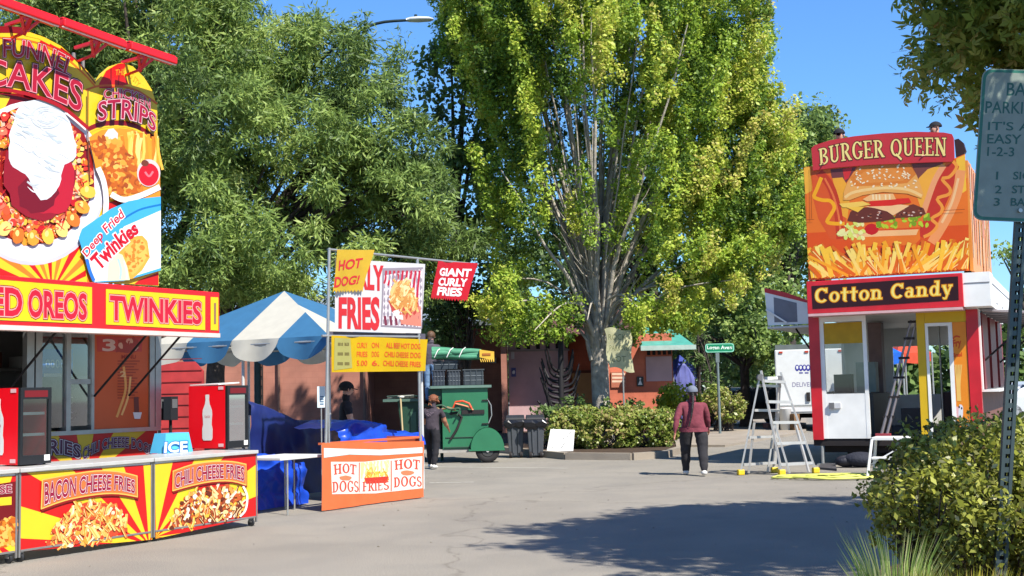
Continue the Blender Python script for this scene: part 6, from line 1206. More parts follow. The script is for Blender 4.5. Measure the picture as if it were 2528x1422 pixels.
bun = [(2082, 494), (2083, 475), (2092, 450), (2108, 426), (2126, 408), (2170, 403), (2220, 402), (2246, 404), (2262, 430), (2274, 460), (2280, 480), (2276, 490), (2240, 478), (2180, 474), (2130, 482), (2098, 494)]
sh.poly(bun, BUN); sh.poly([(2126, 410), (2170, 404), (2246, 404), (2262, 430), (2240, 452), (2180, 458), (2110, 460), (2098, 440)], P(225, 130, 45)); sh.poly([(2110, 440), (2140, 420), (2200, 414), (2240, 430), (2230, 446), (2180, 450), (2120, 452)], P(235, 145, 60)); sh.stroke([(2086, 488), (2110, 474), (2180, 464), (2240, 468), (2276, 484)], 7, P(250, 205, 130))
for i in range(90):
    x = rq.uniform(2096, 2266); y = rq.uniform(408, 464)
    if inside(bun, x, y) and inside(bun, x - 6, y) and inside(bun, x + 6, y): sh.blob((x, y), 3.2, 1.9, P(255, 232, 190), n=6, rough=.15, rot=rq.uniform(-1, 1), rnd=rq)
# fries along the bottom
for i in range(230):
    cxk = rq.choice((2040, 2150, 2200, 2270, 2350)); x = rq.uniform(2002, 2386); base_y = 689 - (x - 1997) * .06; h_ = rq.uniform(28, 82); dx = (x - cxk) * .35 * rq.uniform(.4, 1.3)
    x2 = max(1998, min(2388, x + dx)); c = FRY[i % 5] if i % 4 else P(225, 110, 25); sh.stroke([(x, base_y - 2), ((x + x2) / 2 + rq.uniform(-3, 3), base_y - h_ * .5), (x2, base_y - h_)], rq.uniform(7, 11), c, n=5)
    if i % 3 == 0: sh.stroke([(x + 2, base_y - 3), ((x + x2) / 2 + 2, base_y - h_ * .5), (x2 + 2, base_y - h_ * .9)], 2, P(255, 235, 150), n=4)
for q in ([(1987, 543), (2010, 542)], [(2330, 520), (2382, 517)], [(2002, 412), (2004, 540)]): sh.stroke(q, 1.3, P(150, 70, 30), n=2)
bo = mb.build('billboard', bq)
hd = [(2003, 366), (2012, 358), (2050, 346), (2110, 336), (2180, 329), (2260, 325), (2330, 327), (2350, 331), (2354, 340), (2356, 392), (2350, 399), (2260, 402), (2150, 407), (2060, 414), (2007, 421)]
XH = XB + .035; mb = MB(); V = [QF.hit(x, y, XH) for x, y in hd]; n = len(V); RH = P(205, 55, 60)
mb.faces([QF.p(a, XH, z) for a, z in V] + [QF.p(a, XB - .05, z) for a, z in V], [tuple(range(n)), tuple(range(2 * n - 1, n - 1, -1))] + [(k, n + k, n + (k + 1) % n, (k + 1) % n) for k in range(n)], RH)
sh = Sheet(QF, XH + .003, mb); tp, bt_ = [(2021, 368), (2090, 352), (2180, 345), (2260, 340), (2336, 340)], [(2024, 408), (2090, 396), (2180, 388), (2260, 384), (2336, 385)]
serif(sh, 'BURGER QUEEN', tp, bt_, P(255, 230, 140), (P(110, 45, 35), .05)); mb.build('header_board', bq)
# side billboard
mb = MB(); SXB = .02; SB0 = SB; SB = Frame(QF.p(qa(2394, 540, XB), XB, 0), -QF.n); za, zb2 = qz(2388, 395), qz(2392, 668)
mb.fbox(SB, .0, TL_ * .66, SXB - .06, SXB, zb2, za, P(240, 150, 60)); sh = Sheet(SB, SXB + .003, mb)
for k in range(60): 
    x = rq.uniform(.05, TL_ * .63); zz = zb2 + rq.uniform(.1, 2.2); mb.poly([SB.p(x, SXB + .004 + k * .0002, zz), SB.p(x + .15, SXB + .004 + k * .0002, zz - .02), SB.p(x + .35, SXB + .004 + k * .0002, zz + .9 * min(1, (za - zz) / 1.0)), SB.p(x + .2, SXB + .004 + k * .0002, zz + .92 * min(1, (za - zz) / 1.0))], [P(250, 180, 90), P(236, 140, 62), P(242, 165, 90), P(245, 195, 140), P(230, 125, 55)][k % 5])
mb.build('side_billboard', bq); SB = SB0
mb = MB()
for a in (.2, TW - .2): mb.tube([QF.p(a, -.5, zr_ + .1), QF.p(a, -.1, qz(2190, 420))], .03, DARK, 6)
mb.fbox(QF, .1, TW - .1, -1.0, -.25, qz(2100, 332) - 1.75, qz(2100, 332) - 1.71, DARK)
for a in (.15, TW - .15): 
    for b in (-.95, -.3): mb.tube([QF.p(a, b, zr_ + .1), QF.p(a, b, qz(2100, 332) - 1.76)], .03, DARK, 6)
mb.build('catwalk', bq)
zc = qz(2100, 332) - 1.71
for px_, hh, lab, hh2 in ((2071, 2.0, 'person in black cap peering over the BURGER QUEEN board above the letter B', 200), (2309, 1.93, 'person in black hood peering over the BURGER QUEEN board above the letter E', 250)):
    b = -.55; a = qa(px_, 320, b); p_ = QF.p(a, b, zc)
    root, J = person(lab, p_, hh2, hh, cloth_m((36, 36, 42), .6), cloth_m((40, 40, 50), .6), DARK, SKINM, arms=((20, 10, 60), (20, 10, 60)))
    mb = MB(); headcap(mb, J, .097, M((34, 34, 40), .6, rough=.9), .1, 1.08); mb.bar(J['head'] + J['f'] * .09, J['head'] + J['f'] * .17, .12, .012, M((34, 34, 40), .6)); mb.build('cap', root); face(root, J, SKINM)
mb = MB(); F9 = QF.shift(0, -.35)
pts = [(2356, 345), (2366, 342), (2378, 352), (2384, 372), (2376, 386), (2360, 388)]; V = [F9.hit(*p_) for p_ in pts]; n = 6
mb.faces([F9.p(a, 0, z) for a, z in V] + [F9.p(a, -.25, z + .02) for a, z in V], [tuple(range(n)), tuple(range(2 * n - 1, n - 1, -1))] + [(k, n + k, n + (k + 1) % n, (k + 1) % n) for k in range(n)], M((60, 35, 38), .6)); mb.build('floodlight_box', bq)

# telescopic ladder in the opening
p = gnd(2180, 1085); A = QF.p(qa(2180, 1062, .12), .12, zf + .02); B_ = QF.p(qa(2256, 790, -.05), -.05, qz(2256, 790, -.05)); LM = M((175, 165, 165), .6, rough=.4, metal=.5)
tl = empty('telescopic_ladder', A, 'telescopic ladder with black collars leaning in the trailer doorway', 'ladder')
dr = (B_ - A); sd = QF.u * .05
for s_ in (-1, 1):
    mb = MB()
    for k in range(6): mb.tube([A + dr * (k / 6) + sd * s_, A + dr * ((k + 1) / 6) + sd * s_], .03 - .002 * k, LM, 8)
    mb.build('rail', tl)
for k in range(7):
    mb = MB(); c = A + dr * min(.985, k / 6 + .01); mb.bar(c - QF.u * .1, c + QF.u * .1, .05, .045, DARK); mb.build('collar', tl)
mb = MB(); mb.fbox(QF.shift(*QF.inv(A)[:2]), -.14, .14, -.05, .05, A.z - .01, A.z + .08, M((190, 70, 80), .6)); mb.build('foot', tl)

# aluminium folding ladder
F1, F2, R1, R2 = gnd(1930, 1173), gnd(2014, 1168), gnd(1829, 1173), gnd(1912, 1167); T1 = at(1879, 915, (F1.y + R1.y) / 2); T2 = at(1927, 919, (F2.y + R2.y) / 2)
AL = M((215, 213, 208), .72, rough=.35, metal=.45); YF = M((240, 205, 40), .7, rough=.5)
fl = empty('folding_ladder', (F1 + F2 + R1 + R2) / 4, 'aluminium folding A-frame ladder with yellow feet standing behind the walking woman', 'ladder')
def railp(p, q, w=.085, nm='rail'):
    mb = MB(); mb.bar(p, q, w, .03, AL); mb.build(nm, fl)
for p, q in ((F1, T1), (F2, T2), (R1, T1 + Vector((-.02, .03, -.1))), (R2, T2 + Vector((-.02, .03, -.1)))): railp(p + Vector((0, 0, .06)), q)
for t in (.1, .3, .5, .7, .9):
    mb = MB(); mb.bar(F1.lerp(T1, t), F2.lerp(T2, t), .08, .05, AL); mb.build('rung', fl)
for t in (.1, .36, .62, .86):
    mb = MB(); mb.bar(R1.lerp(T1, t), R2.lerp(T2, t), .07, .045, AL); mb.build('rung', fl)
for A0, A1, B0, B1 in ((F1, F2, T1, T2), (R1, R2, T1, T2)):
    for t in (.22, .78):
        lo = A0.lerp(A1, t + (.0)) + Vector((0, -.04, .03)); hi = A0.lerp(B0, .5).lerp(A1.lerp(B1, .5), .12 if t < .5 else .88); railp(lo, hi, .055, 'inner_rail')
for p in (F1, F2, R1, R2):
    mb = MB(); mb.box((p.x, p.y, .05), (.12, .1, .098), YF, .2); mb.build('foot', fl, bevel=.015)
for p in (T1, T2):
    mb = MB(); mb.tube([p + Vector((-.02, -.05, -.12)), p + Vector((-.02, .06, -.12))], .06, M((120, 120, 122), .6), 12); mb.build('hinge', fl)
mb = MB(); c = (T1 + T2) / 2 + Vector((0, 0, -.12)); mb.box(c, (.2, .12, .05), WHITEM, .3); mb.build('work_cloth', label='white rag lying on the top hinge of the folding ladder', cat='cloth')
# yellow hose
mb = MB(); r5 = random.Random(3); HY = M((225, 228, 110), .62, rough=.5)
cen = gnd(2062, 1181); pts = []
for k in range(118):
    t = k * .47; w = .8 + .35 * math.sin(t * .31); pts.append((cen.x + math.cos(t) * (.78 * w) + .2 * math.sin(t * .23), cen.y + math.sin(t) * (.42 * w) + .1 * math.cos(t * 1.7), .03 + .012 * (k % 5) * .5))
mb.tube(pts, .015, HY, 6); mb.build('garden_hose', label='bright yellow green hose coiled flat on the asphalt beside the bush', cat='hose')
# white step stand
g = gnd(2140, 1182); SFm = Frame(g, UB); a1 = SFm.hit(2245, 1100)[0]; zt = SFm.hit(2145, 1080)[1]
ss = empty('step_stand', g, 'white metal step stand below the open trailer doorway', 'step stand')
mb = MB(); mb.fbox(SFm, .1, a1, -.55, -.02, zt - .05, zt, WHITEM); mb.build('tread', ss, bevel=.008)
mb = MB(); mb.fbox(SFm, .1, a1, -.1, .1, zt * .5 - .02, zt * .5 + .02, WHITEM); mb.build('tread', ss, bevel=.008)
for a in (.02, a1 - .02):
    for b in (.1, -.58):
        mb = MB(); mb.bar(SFm.p(a, b, 0), SFm.p(a + (.1 if a < .1 else -.05), b * .6, zt - .03), .04, .04, WHITEM); mb.build('leg', ss)
mb = MB(); mb.bar(SFm.p(.08, 0, zt * .35), SFm.p(a1 - .05, 0, zt * .85), .02, .02, WHITEM); mb.build('brace', ss)
# mats and crates below the trailer
mb = MB(); q = [gnd(x, y, .006) for x, y in ((2020, 1158), (2066, 1162), (2062, 1148), (2028, 1146))]; mb.hexa(q + [p_ + Vector((0, 0, .035)) for p_ in q], M((80, 78, 80), .6)); mb.build('rubber_mat', label='dark rubber mat on the asphalt at the trailer jack', cat='mat')
g = gnd(2100, 1158); mb = MB(); mb.ball((g.x + .3, g.y + .4, .15), .22, M((40, 44, 60), .5, rough=.8, bump=.8), 8, (1.5, 1, .65)); mb.ball((g.x + .05, g.y + .45, .12), .16, M((40, 40, 50), .6, rough=.5, bump=.8), 8, (1.4, 1, .7)); mb.build('duffel_bag', label='dark blue bag slumped under the burger trailer', cat='bag')
# box truck
g = Vector(at(1915, 950, 42)); KF = Frame(Vector((g.x, 42, 0)), Vector((.977, -.212, 0))); kz = lambda y: KF.hit(1980, y)[1]
bt2 = empty('box_truck', KF.p(1.15, -2.5, 0), 'white box truck parked behind the folding ladder with small purple lettering', 'box truck')
WT = M((238, 240, 238), .72, rough=.4, var=.05)
mb = MB(); mb.fbox(KF, 0, 2.35, -5, 0, .85, kz(862), WT); mb.build('box', bt2, bevel=.04); mb = MB(); mb.fbox(KF, .03, 2.32, -5, -.02, kz(862) + .003, kz(850), M((120, 130, 128), .6)); mb.build('roof', bt2)
mb = MB(); sh = Sheet(KF, .004, mb); PUI = P(60, 60, 160)
for k in range(5): sh.blob((1968 + k * 9, 908), 5.5, 8, PUI, rough=.05); sh.blob((1968 + k * 9, 907), 2.8, 4.5, P(238, 240, 238), rough=.05)
for k in range(3): sh.poly([(1973 + 14 * k, 919), (1982 + 14 * k, 919), (1982 + 14 * k, 922), (1973 + 14 * k, 922)], PUI)
mb.build('logo', bt2); mb = MB(); sh = Sheet(KF, .004, mb)
sh.text('DELIVERY', [(1956, 944), (2016, 943)], [(1956, 955), (2016, 954)], P(140, 135, 175), .0); mb.build('lettering', bt2)
mb = MB(); mb.fbox(KF, .0, 2.35, -4.8, .05, .6, .84, M((200, 200, 196), .65)); mb.fbox(KF, .45, 1.2, .052, .07, .66, .8, P(240, 240, 240)); sh = Sheet(KF, .074, mb); mb.build('bumper', bt2)
for a in (.25, 2.1):
    mb = MB(); mb.fbox(KF, a - .1, a + .1, .051, .08, .66, .8, M((190, 50, 45), .7)); mb.build('tail_light', bt2)
    mb = MB(); mb.tube([KF.p(a - .12, -.9, .42), KF.p(a + .12, -.9, .42)], .42, DARK, 18); mb.build('wheel', bt2)
mb = MB(); mb.fbox(KF, .15, 2.2, -4.7, -1.8, .4, .598, DARK); mb.build('undercarriage', bt2)
mb = MB(); mb.hexa([KF.p(.1, -6.8, .5), KF.p(2.2, -6.8, .5), KF.p(2.2, -5.05, .5), KF.p(.1, -5.05, .5), KF.p(.25, -6.3, 2.1), KF.p(2.05, -6.3, 2.1), KF.p(2.05, -5.05, 2.2), KF.p(.25, -5.05, 2.2)], WT); mb.build('cab', bt2, bevel=.08)
mb = MB(); mb.fbox(KF, 1.16, 1.18, .002, .012, .9, kz(866), GRY); mb.build('door_seam', bt2); mb = MB(); mb.fbox(KF, 1.0, 1.12, .012, .05, 1.0, 1.3, DARK); mb.build('door_latch', bt2)
for a in (.15, 1.0, 2.1):
    mb = MB(); mb.fbox(KF, a, a + .12, .002, .03, kz(862) - .12, kz(862) - .06, M((200, 60, 30), .7)); mb.build('marker_light', bt2)
# dark van left of it
def car(name, label, cat, px, py, yaw, col, L_=4.6, Wd=1.85, H_=1.5, sc=1.0):
    g = gnd(px, py); t = empty(name, (g.x, g.y, 0), label, cat); Fc = Frame(g, Vector((math.cos(yaw), math.sin(yaw), 0))); pr_ = [(-.5, .28), (-.5, .62), (-.44, .82), (-.33, .9), (-.22, 1.38), (-.1, 1.48), (.15, 1.48), (.28, .98), (.46, .82), (.5, .6), (.5, .28)]
    pr_ = [(x * L_, z * H_ / 1.5) for x, z in pr_]; n = len(pr_); Pm = M(col, .6, rough=.25, var=.03, spec=.6); GLS = M((26, 30, 36), .7, rough=.12, spec=.7)
    mb = MB(); V = []
    for b, ins in ((0, .06), (-.12, 0), (-Wd + .12, 0), (-Wd, .06)): V += [Fc.p(x * (1 - (.02 if b in (0, -Wd) else 0)), b - (.14 if z > 1.0 and b == 0 else 0) + (.14 if z > 1.0 and b == -Wd else 0), z) for x, z in pr_]
    mb.faces(V, [(i * n + k, i * n + (k + 1) % n, (i + 1) * n + (k + 1) % n, (i + 1) * n + k) for i in range(3) for k in range(n)] + [tuple(range(n)), tuple(range(4 * n - 1, 3 * n - 1, -1))], Pm); mb.build('body', t, bevel=.03)
    for x0, x1 in ((-.29, -.03), (-.01, .19)):
        for b in (.0 - .05, -Wd + .03):
            mb = MB(); mb.faces([Fc.p(x0 * L_, b, .95 * H_ / 1.5), Fc.p(x1 * L_, b, .95 * H_ / 1.5), Fc.p((x1 - .02) * L_, b - (.07 if b > -1 else -.07), 1.38 * H_ / 1.5), Fc.p((x0 + .06) * L_, b - (.07 if b > -1 else -.07), 1.38 * H_ / 1.5)], [(0, 1, 2, 3)], GLS); mb.build('window', t)
    for x in (-.32, .31):
        for b in (-.1, -Wd + .1):
            mb = MB(); mb.tube([Fc.p(x * L_, b - .1, .32), Fc.p(x * L_, b + .1, .32)], .32, DARK, 18); w = mb.build('wheel', t); mb = MB(); mb.tube([Fc.p(x * L_, b - .105, .32), Fc.p(x * L_, b + .105, .32)], .19, PIPE, 12); mb.build('rim', w)
    for s_ in (-.498, .492):
        for b in (-.25, -Wd + .25): mb = MB(); mb.fbox(Fc, s_ * L_ - .03, s_ * L_ + .03, b - .12, b + .12, .6, .72, M((235, 235, 225) if s_ > 0 else (180, 30, 30), .7)); mb.build('headlight' if s_ > 0 else 'tail_light', t)
car('parked_car', 'dark parked car half hidden behind the folding ladder and hedge shadow', 'car', 1880, 1052, .3, (40, 42, 50))
car('parked_car', 'white parked car beyond the perforated sign post at the right', 'car', 2600, 1040, .1, (225, 228, 230))
car('parked_car', 'silver parked car under the dark trees beyond the street name sign', 'car', 1812, 1036, -.5, (150, 155, 160))
# white barrel, timber box
g = gnd(1940, 1066); mb = MB(); mb.lathe((g.x, g.y, 0), [(0, .0), (.17, 0), (.2, .75), (.22, .77), (.2, .8), (0, .8)], WHITEM, 18); mb.build('white_barrel', label='white plastic barrel seen through the folding ladder rungs', cat='barrel')
g = gnd(1962, 1066); mb = MB(); mb.box((g.x, g.y, .3), (.22, .3, .58), M((150, 110, 70), .6, var=.3), .4); mb.box((g.x - .02, g.y - .16, .3), (.1, .02, .3), DARK, .4); mb.build('wooden_box', label='narrow upright wooden box beside the white barrel', cat='box')
g = gnd(1905, 1062); mb = MB(); mb.box((g.x, g.y, .13), (.5, .35, .25), M((150, 110, 105), .6), .3); mb.build('cardboard_box', label='small pinkish box on the pavement seen through the ladder', cat='box', bevel=.01)
# blue canopy beyond the restroom, blue and red canopies behind the burger trailer
def canopy(label, px0, px1, py_e, py_a, Y, cols, dep=3.0, leg=True, name='canopy_tent'):
    c0, c1 = at(px0, py_e, Y), at(px1, py_e, Y); ez_ = c0.z; ap = at((px0 + px1) / 2, py_a, Y).z; t = empty(name, ((c0.x + c1.x) / 2, Y + dep / 2, 0), label, 'tent'); mb = MB(); A = [(c0.x, Y), (c1.x, Y), (c1.x, Y + dep), (c0.x, Y + dep)]; top = ((c0.x + c1.x) / 2, Y + dep / 2, ap + .3)
    for i in range(4):
        (x0, y0), (x1, y1) = A[i], A[(i + 1) % 4]; mb.poly([(x0, y0, ez_), (x1, y1, ez_), top], cols[i % len(cols)]); mb.poly([(x0, y0, ez_), (x1, y1, ez_), (x1, y1, ez_ - .3), ((x0 + x1) / 2, (y0 + y1) / 2, ez_ - .38), (x0, y0, ez_ - .3)], cols[i % len(cols)])
    mb.build('canopy', t)
    for x, y in A:
        mb = MB(); mb.tube([(x, y, 0), (x, y, ez_)], .03, PIPE, 6); mb.build('pole', t)
BLC = M((90, 105, 200), .7, rough=.5, var=.25, scale=3, trans=.3)
canopy('blue canopy tent in the shade beyond the orange restroom wall', 1662, 1722, 915, 893, 44, [BLC])
tarp('blue_sheet', Frame(Vector((at(1666, 930, 43.4).x, 43.4, 0)), Vector((1, 0, 0))), [(1666, 925), (1676, 905), (1688, 900), (1702, 915), (1714, 935)], .02, 0, .2, M((120, 125, 200), .6, rough=.6, trans=.2), 33, 'pale blue sheet bunched beneath the blue canopy tent', amp=.07, cat='sheet')
canopy('blue pavilion tent seen through the burger trailer doorway', 2165, 2228, 872, 858, 38, [M((40, 120, 235), .75, rough=.5, trans=.3), M((235, 240, 245), .7)], 3)
canopy('orange red pavilion tent seen through the burger trailer doorway', 2215, 2300, 872, 848, 44, [M((240, 95, 60), .75, rough=.5, trans=.3)], 3)
# back-in parking sign
GN = Frame(Vector((0, 6.5, 0)), Vector((1, .1, 0)))
ps = empty('parking_sign', GN.p(GN.hit(2468, 1400)[0], 0, .12), 'grey white parking sign with green border and lettering on a leaning perforated post', 'sign')
def rr_px(c, r_, n=6):
    out = []
    for i in range(4):
        p0, p1, p2 = c[i - 1], c[i], c[(i + 1) % 4]
        def tow(a, b): d = math.hypot(b[0] - a[0], b[1] - a[1]); return (a[0] + (b[0] - a[0]) * r_ / d, a[1] + (b[1] - a[1]) * r_ / d)
        s_, e_ = tow(p1, p0), tow(p1, p2)
        for k in range(n + 1): t = k / n; out.append(((1 - t) ** 2 * s_[0] + 2 * t * (1 - t) * p1[0] + t * t * e_[0], (1 - t) ** 2 * s_[1] + 2 * t * (1 - t) * p1[1] + t * t * e_[1]))
    return out
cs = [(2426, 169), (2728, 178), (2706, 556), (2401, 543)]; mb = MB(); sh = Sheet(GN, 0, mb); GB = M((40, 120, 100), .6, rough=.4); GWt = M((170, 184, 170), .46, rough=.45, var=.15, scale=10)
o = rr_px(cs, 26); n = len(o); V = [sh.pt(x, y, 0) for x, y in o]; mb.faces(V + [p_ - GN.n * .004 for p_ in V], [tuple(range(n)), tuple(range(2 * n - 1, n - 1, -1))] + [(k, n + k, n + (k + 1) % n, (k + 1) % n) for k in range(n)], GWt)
def ins(c, d): m_ = (sum(p_[0] for p_ in c) / 4, sum(p_[1] for p_ in c) / 4); return [(x + d * (1 if x < m_[0] else -1), y + d * (1 if y < m_[1] else -1)) for x, y in c]
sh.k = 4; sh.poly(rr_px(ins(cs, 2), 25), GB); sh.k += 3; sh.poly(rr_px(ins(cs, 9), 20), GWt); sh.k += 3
GT = M((38, 100, 88), .6, rough=.4)
def row(t, x0, x1, y0, y1): w_ = (y1 - y0); sh.text(t, [(x0, y0), (x1, y0 + (x1 - x0) * .02)], [(x0 - w_ * .06, y1), (x1 - w_ * .06, y1 + (x1 - x0) * .02)], GT, .01)
row('BACK-IN', 2487, 2640, 204, 236); row('PARKING ONLY', 2434, 2690, 250, 279); row("IT'S AS", 2440, 2565, 300, 321); row('EASY AS', 2438, 2575, 331, 354); row('1-2-3', 2438, 2504, 363, 385)
for k, (t, x1) in enumerate((('SIGNAL', 2608), ('STOP', 2572), ('BACK', 2572))): y = (424, 458, 489)[k]; row(str(k + 1), 2460 - k * 3, (2464, 2474, 2470)[k] - k, y, y + 19); row(t, 2502 - k * 3, x1, y, y + 19)
mb.build('sign_plate', ps)
PB = Frame(GN.p(0, -.04, 0), GN.u); mb = MB(); mats = M((92, 108, 108), .5, rough=.45, metal=.5)
a_t, z_t = PB.hit(2540, 190); a_b, z_b = PB.hit(2468, 1430); dr = Vector((a_b - a_t, 0, z_b - z_t)); k_ = (z_t + .0) / (z_t - z_b); a_0 = a_t + (a_b - a_t) * (z_t - 0) / (z_t - z_b)
tp_, bp_ = PB.p(a_t, 0, z_t), PB.p(a_0, 0, 0); mb.bar(tp_, bp_, .012, .012, mats)
mb = MB(); L_ = (tp_ - bp_).length; d = (tp_ - bp_) / L_; w = GN.u
for s_ in (-1, 1): mb.hexa([c + w * (s_ * x) + GN.n * y for c in (bp_, tp_) for x, y in ((.014, -.012), (.034, -.012), (.034, .012), (.014, .012))], mats)
k = 0
while k * .05 < L_ - .03:   # web between the flanges leaves round-ish holes
    c = bp_ + d * (k * .05); mb.hexa([c + w * x + GN.n * y + d * z for z in (0, .028) for x, y in ((-.015, -.01), (.015, -.01), (.015, .008), (-.015, .008))], mats); k += 1
mb.hexa([c + w * x + GN.n * y for c in (bp_, tp_) for x, y in ((-.016, -.03), (.016, -.03), (.016, -.024), (-.016, -.024))], M((30, 34, 36), .6))
mb.build('post', ps)
mb = MB()
for y in (200, 520): c = GN.p(*(lambda h: (h[0], .006, h[1]))(GN.hit(2536 - (y - 200) * .06, y))); mb.tube([c, c + GN.n * .008], .012, PIPE, 8)
mb.build('bolt', ps)
# hanging cloth sign and spiky sculpture at the tree
HFm = Frame(at(1540, 905, 31.5), Vector((1, 0, 0))); hb = empty('hanging_notice', HFm.p(0, 0, 0), 'yellowed cloth notice hung on a thin post beside the maple trunk', 'notice'); mb = MB(); sh = Sheet(HFm, 0, mb, bow=lambda a, z: .03 * math.sin(a * 7 + z * 3))
nx, nz = 10, 12; V = []
for j in range(nz + 1):
    for i in range(nx + 1): u, v = i / nx, j / nz; x = 1492 + 64 * u + 12 * v * (1 - .3 * u) + 3 * math.sin(v * 7); y = 812 + 96 * v - 4 * math.sin(u * 6) + 10 * u * (v > .9); V.append(sh.pt(x, y))
mb.faces(V, [(j * (nx + 1) + i, j * (nx + 1) + i + 1, (j + 1) * (nx + 1) + i + 1, (j + 1) * (nx + 1) + i) for j in range(nz) for i in range(nx)], M((232, 228, 180), .9, rough=.9, var=.2, trans=.45)); sh.k = 20
for r_, (t, x0, x1) in enumerate((('ROCK', 1502, 1545), ('PARKING', 1505, 1552), ('LOT', 1512, 1545))): y = 825 + r_ * 27; sh.text(t, [(x0, y), (x1, y)], [(x0, y + 14), (x1, y + 14)], M((160, 162, 112), .6), .0)
mb.build('cloth', hb); mb = MB(); a, z = HFm.hit(1541, 1010); mb.tube([HFm.p(a, -.04, 0), HFm.p(a, -.04, HFm.hit(1541, 815)[1])], .02, PIPE, 6); mb.build('post', hb)
g = at(1385, 1000, 33); sp_ = MB(); SPM = M((40, 36, 40), .5, rough=.6); sp_.tube([(g.x, 33, 0), (g.x + .03, 33, 2.6), (g.x + .05, 33, 2.9)], .1, SPM, 8, .05); r6 = random.Random(8)
for k in range(22):
    z = .75 + 1.55 * (k // 2) / 11; sd = -1 if k % 2 else 1; l = .52 - .16 * abs((k // 2) - 5) / 5 + r6.uniform(-.06, .06); yy = r6.uniform(-.3, .3) ; pts = [(g.x, 33, z - .1), (g.x + sd * l * .65, 33 + yy * .5, z + .02), (g.x + sd * l, 33 + yy, z + .55 + r6.uniform(-.1, .1))]; sp_.tube([Vector(crv(pts, i / 6)) for i in range(7)], .055, SPM, 6, .02)
sp_.tube([(g.x, 33, .95), (g.x - .45, 33, 1.1), (g.x - .62, 33, 1.3)], .05, SPM, 6, .03)
sp_.build('spiky_monkey_puzzle', label='black spiky monkey puzzle shaped plant before the mauve wall', cat='plant', origin=(g.x, 33, 0))
# ======================= trees and plants =======================
BARK = M((185, 176, 162), .75, rough=.9, var=.35, scale=7, bump=.7, bscale=30); BARKD = M((95, 84, 78), .45, rough=.95, var=.35, scale=7, bump=.7, bscale=30)
LM_W = leaf_mat([(0.06, 0.1, 0.025), (0.15, 0.23, 0.055), (0.29, 0.39, 0.09), (0.46, 0.53, 0.18)], 0.38)
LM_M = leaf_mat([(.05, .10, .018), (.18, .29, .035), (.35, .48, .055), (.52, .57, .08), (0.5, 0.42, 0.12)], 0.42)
LM_D = leaf_mat([(0.05, 0.08, 0.025), (0.11, 0.18, 0.05), (0.22, 0.32, 0.09)], 0.42)
LM_O = leaf_mat([(0.1, 0.15, 0.03), (0.22, 0.3, 0.05), (0.38, 0.42, 0.09), (0.6, 0.36, 0.13)], 0.6)
LM_B = leaf_mat([(0.1, 0.065, 0.025), (0.13, 0.135, 0.025), (0.25, 0.27, 0.035), (0.42, 0.42, 0.08), (0.6, 0.56, 0.34)], .38, .4)
LM_H = leaf_mat([(0.046, 0.081, 0.017), (0.161, 0.23, 0.034), (0.322, 0.345, 0.081), (0.391, 0.276, 0.138)], .35, .4)
LM_Y = leaf_mat([(.10, .14, .01), (.30, .36, .02), (.5, .48, .04)], .4)
def tree(label, base, trunk_r, hubs, ells, lm, dens, per, spread, L, W, seed, gap=.1, nscale=.9, style='round', name='tree', bark=BARKD, shell=.4, limbs=26, tintamp=.35, tintbase=.5, group=None, fork=.3, lobes=False):
    rs = np.random.RandomState(seed); t = empty(name, base, label, 'tree', group); E_ = px_ellipsoids(ells) if len(ells[0]) == 6 else [(np.array(c), np.array(r_)) for c, r_ in ells]
    cl = clusters(E_, dens, rs, gap, nscale, seed, shell); cl = cl[cl[:, 2] > .4]
    tt = tintbase + tintamp * noise3(cl, 1.6, seed + 3) + rs.normal(size=len(cl)) * .08
    foliage('crown', cl, tt, per, spread, L, W, lm, rs, t, base, style, lobes=lobes)
    mb = MB(); b = Vector(base); top = Vector(hubs[-1]); q = [b] + [Vector(h) for h in hubs]
    mb.tube([Vector(crv([tuple(p) for p in q], i / 10)) for i in range(11)], trunk_r, bark, 10, trunk_r * .35)
    mb.lathe(b, [(trunk_r * 1.5, -.05), (trunk_r * 1.15, .2), (trunk_r, .5)], bark, 10)
    mb.build('trunk', t); mb = MB()
    for k in rs.choice(len(cl), min(limbs, len(cl)), replace=False):
        e = Vector(cl[k]); st_ = Vector(crv([tuple(p) for p in q], rs.uniform(fork, .95))); mid = st_.lerp(e, .5) + Vector((0, 0, .12 * (e - st_).length)); mb.tube([Vector(crv([tuple(st_), tuple(mid), tuple(e)], i / 6)) for i in range(7)], trunk_r * .35, bark, 6, trunk_r * .06)
    mb.build('branches', t); return t
G2 = 'trees behind the stands'
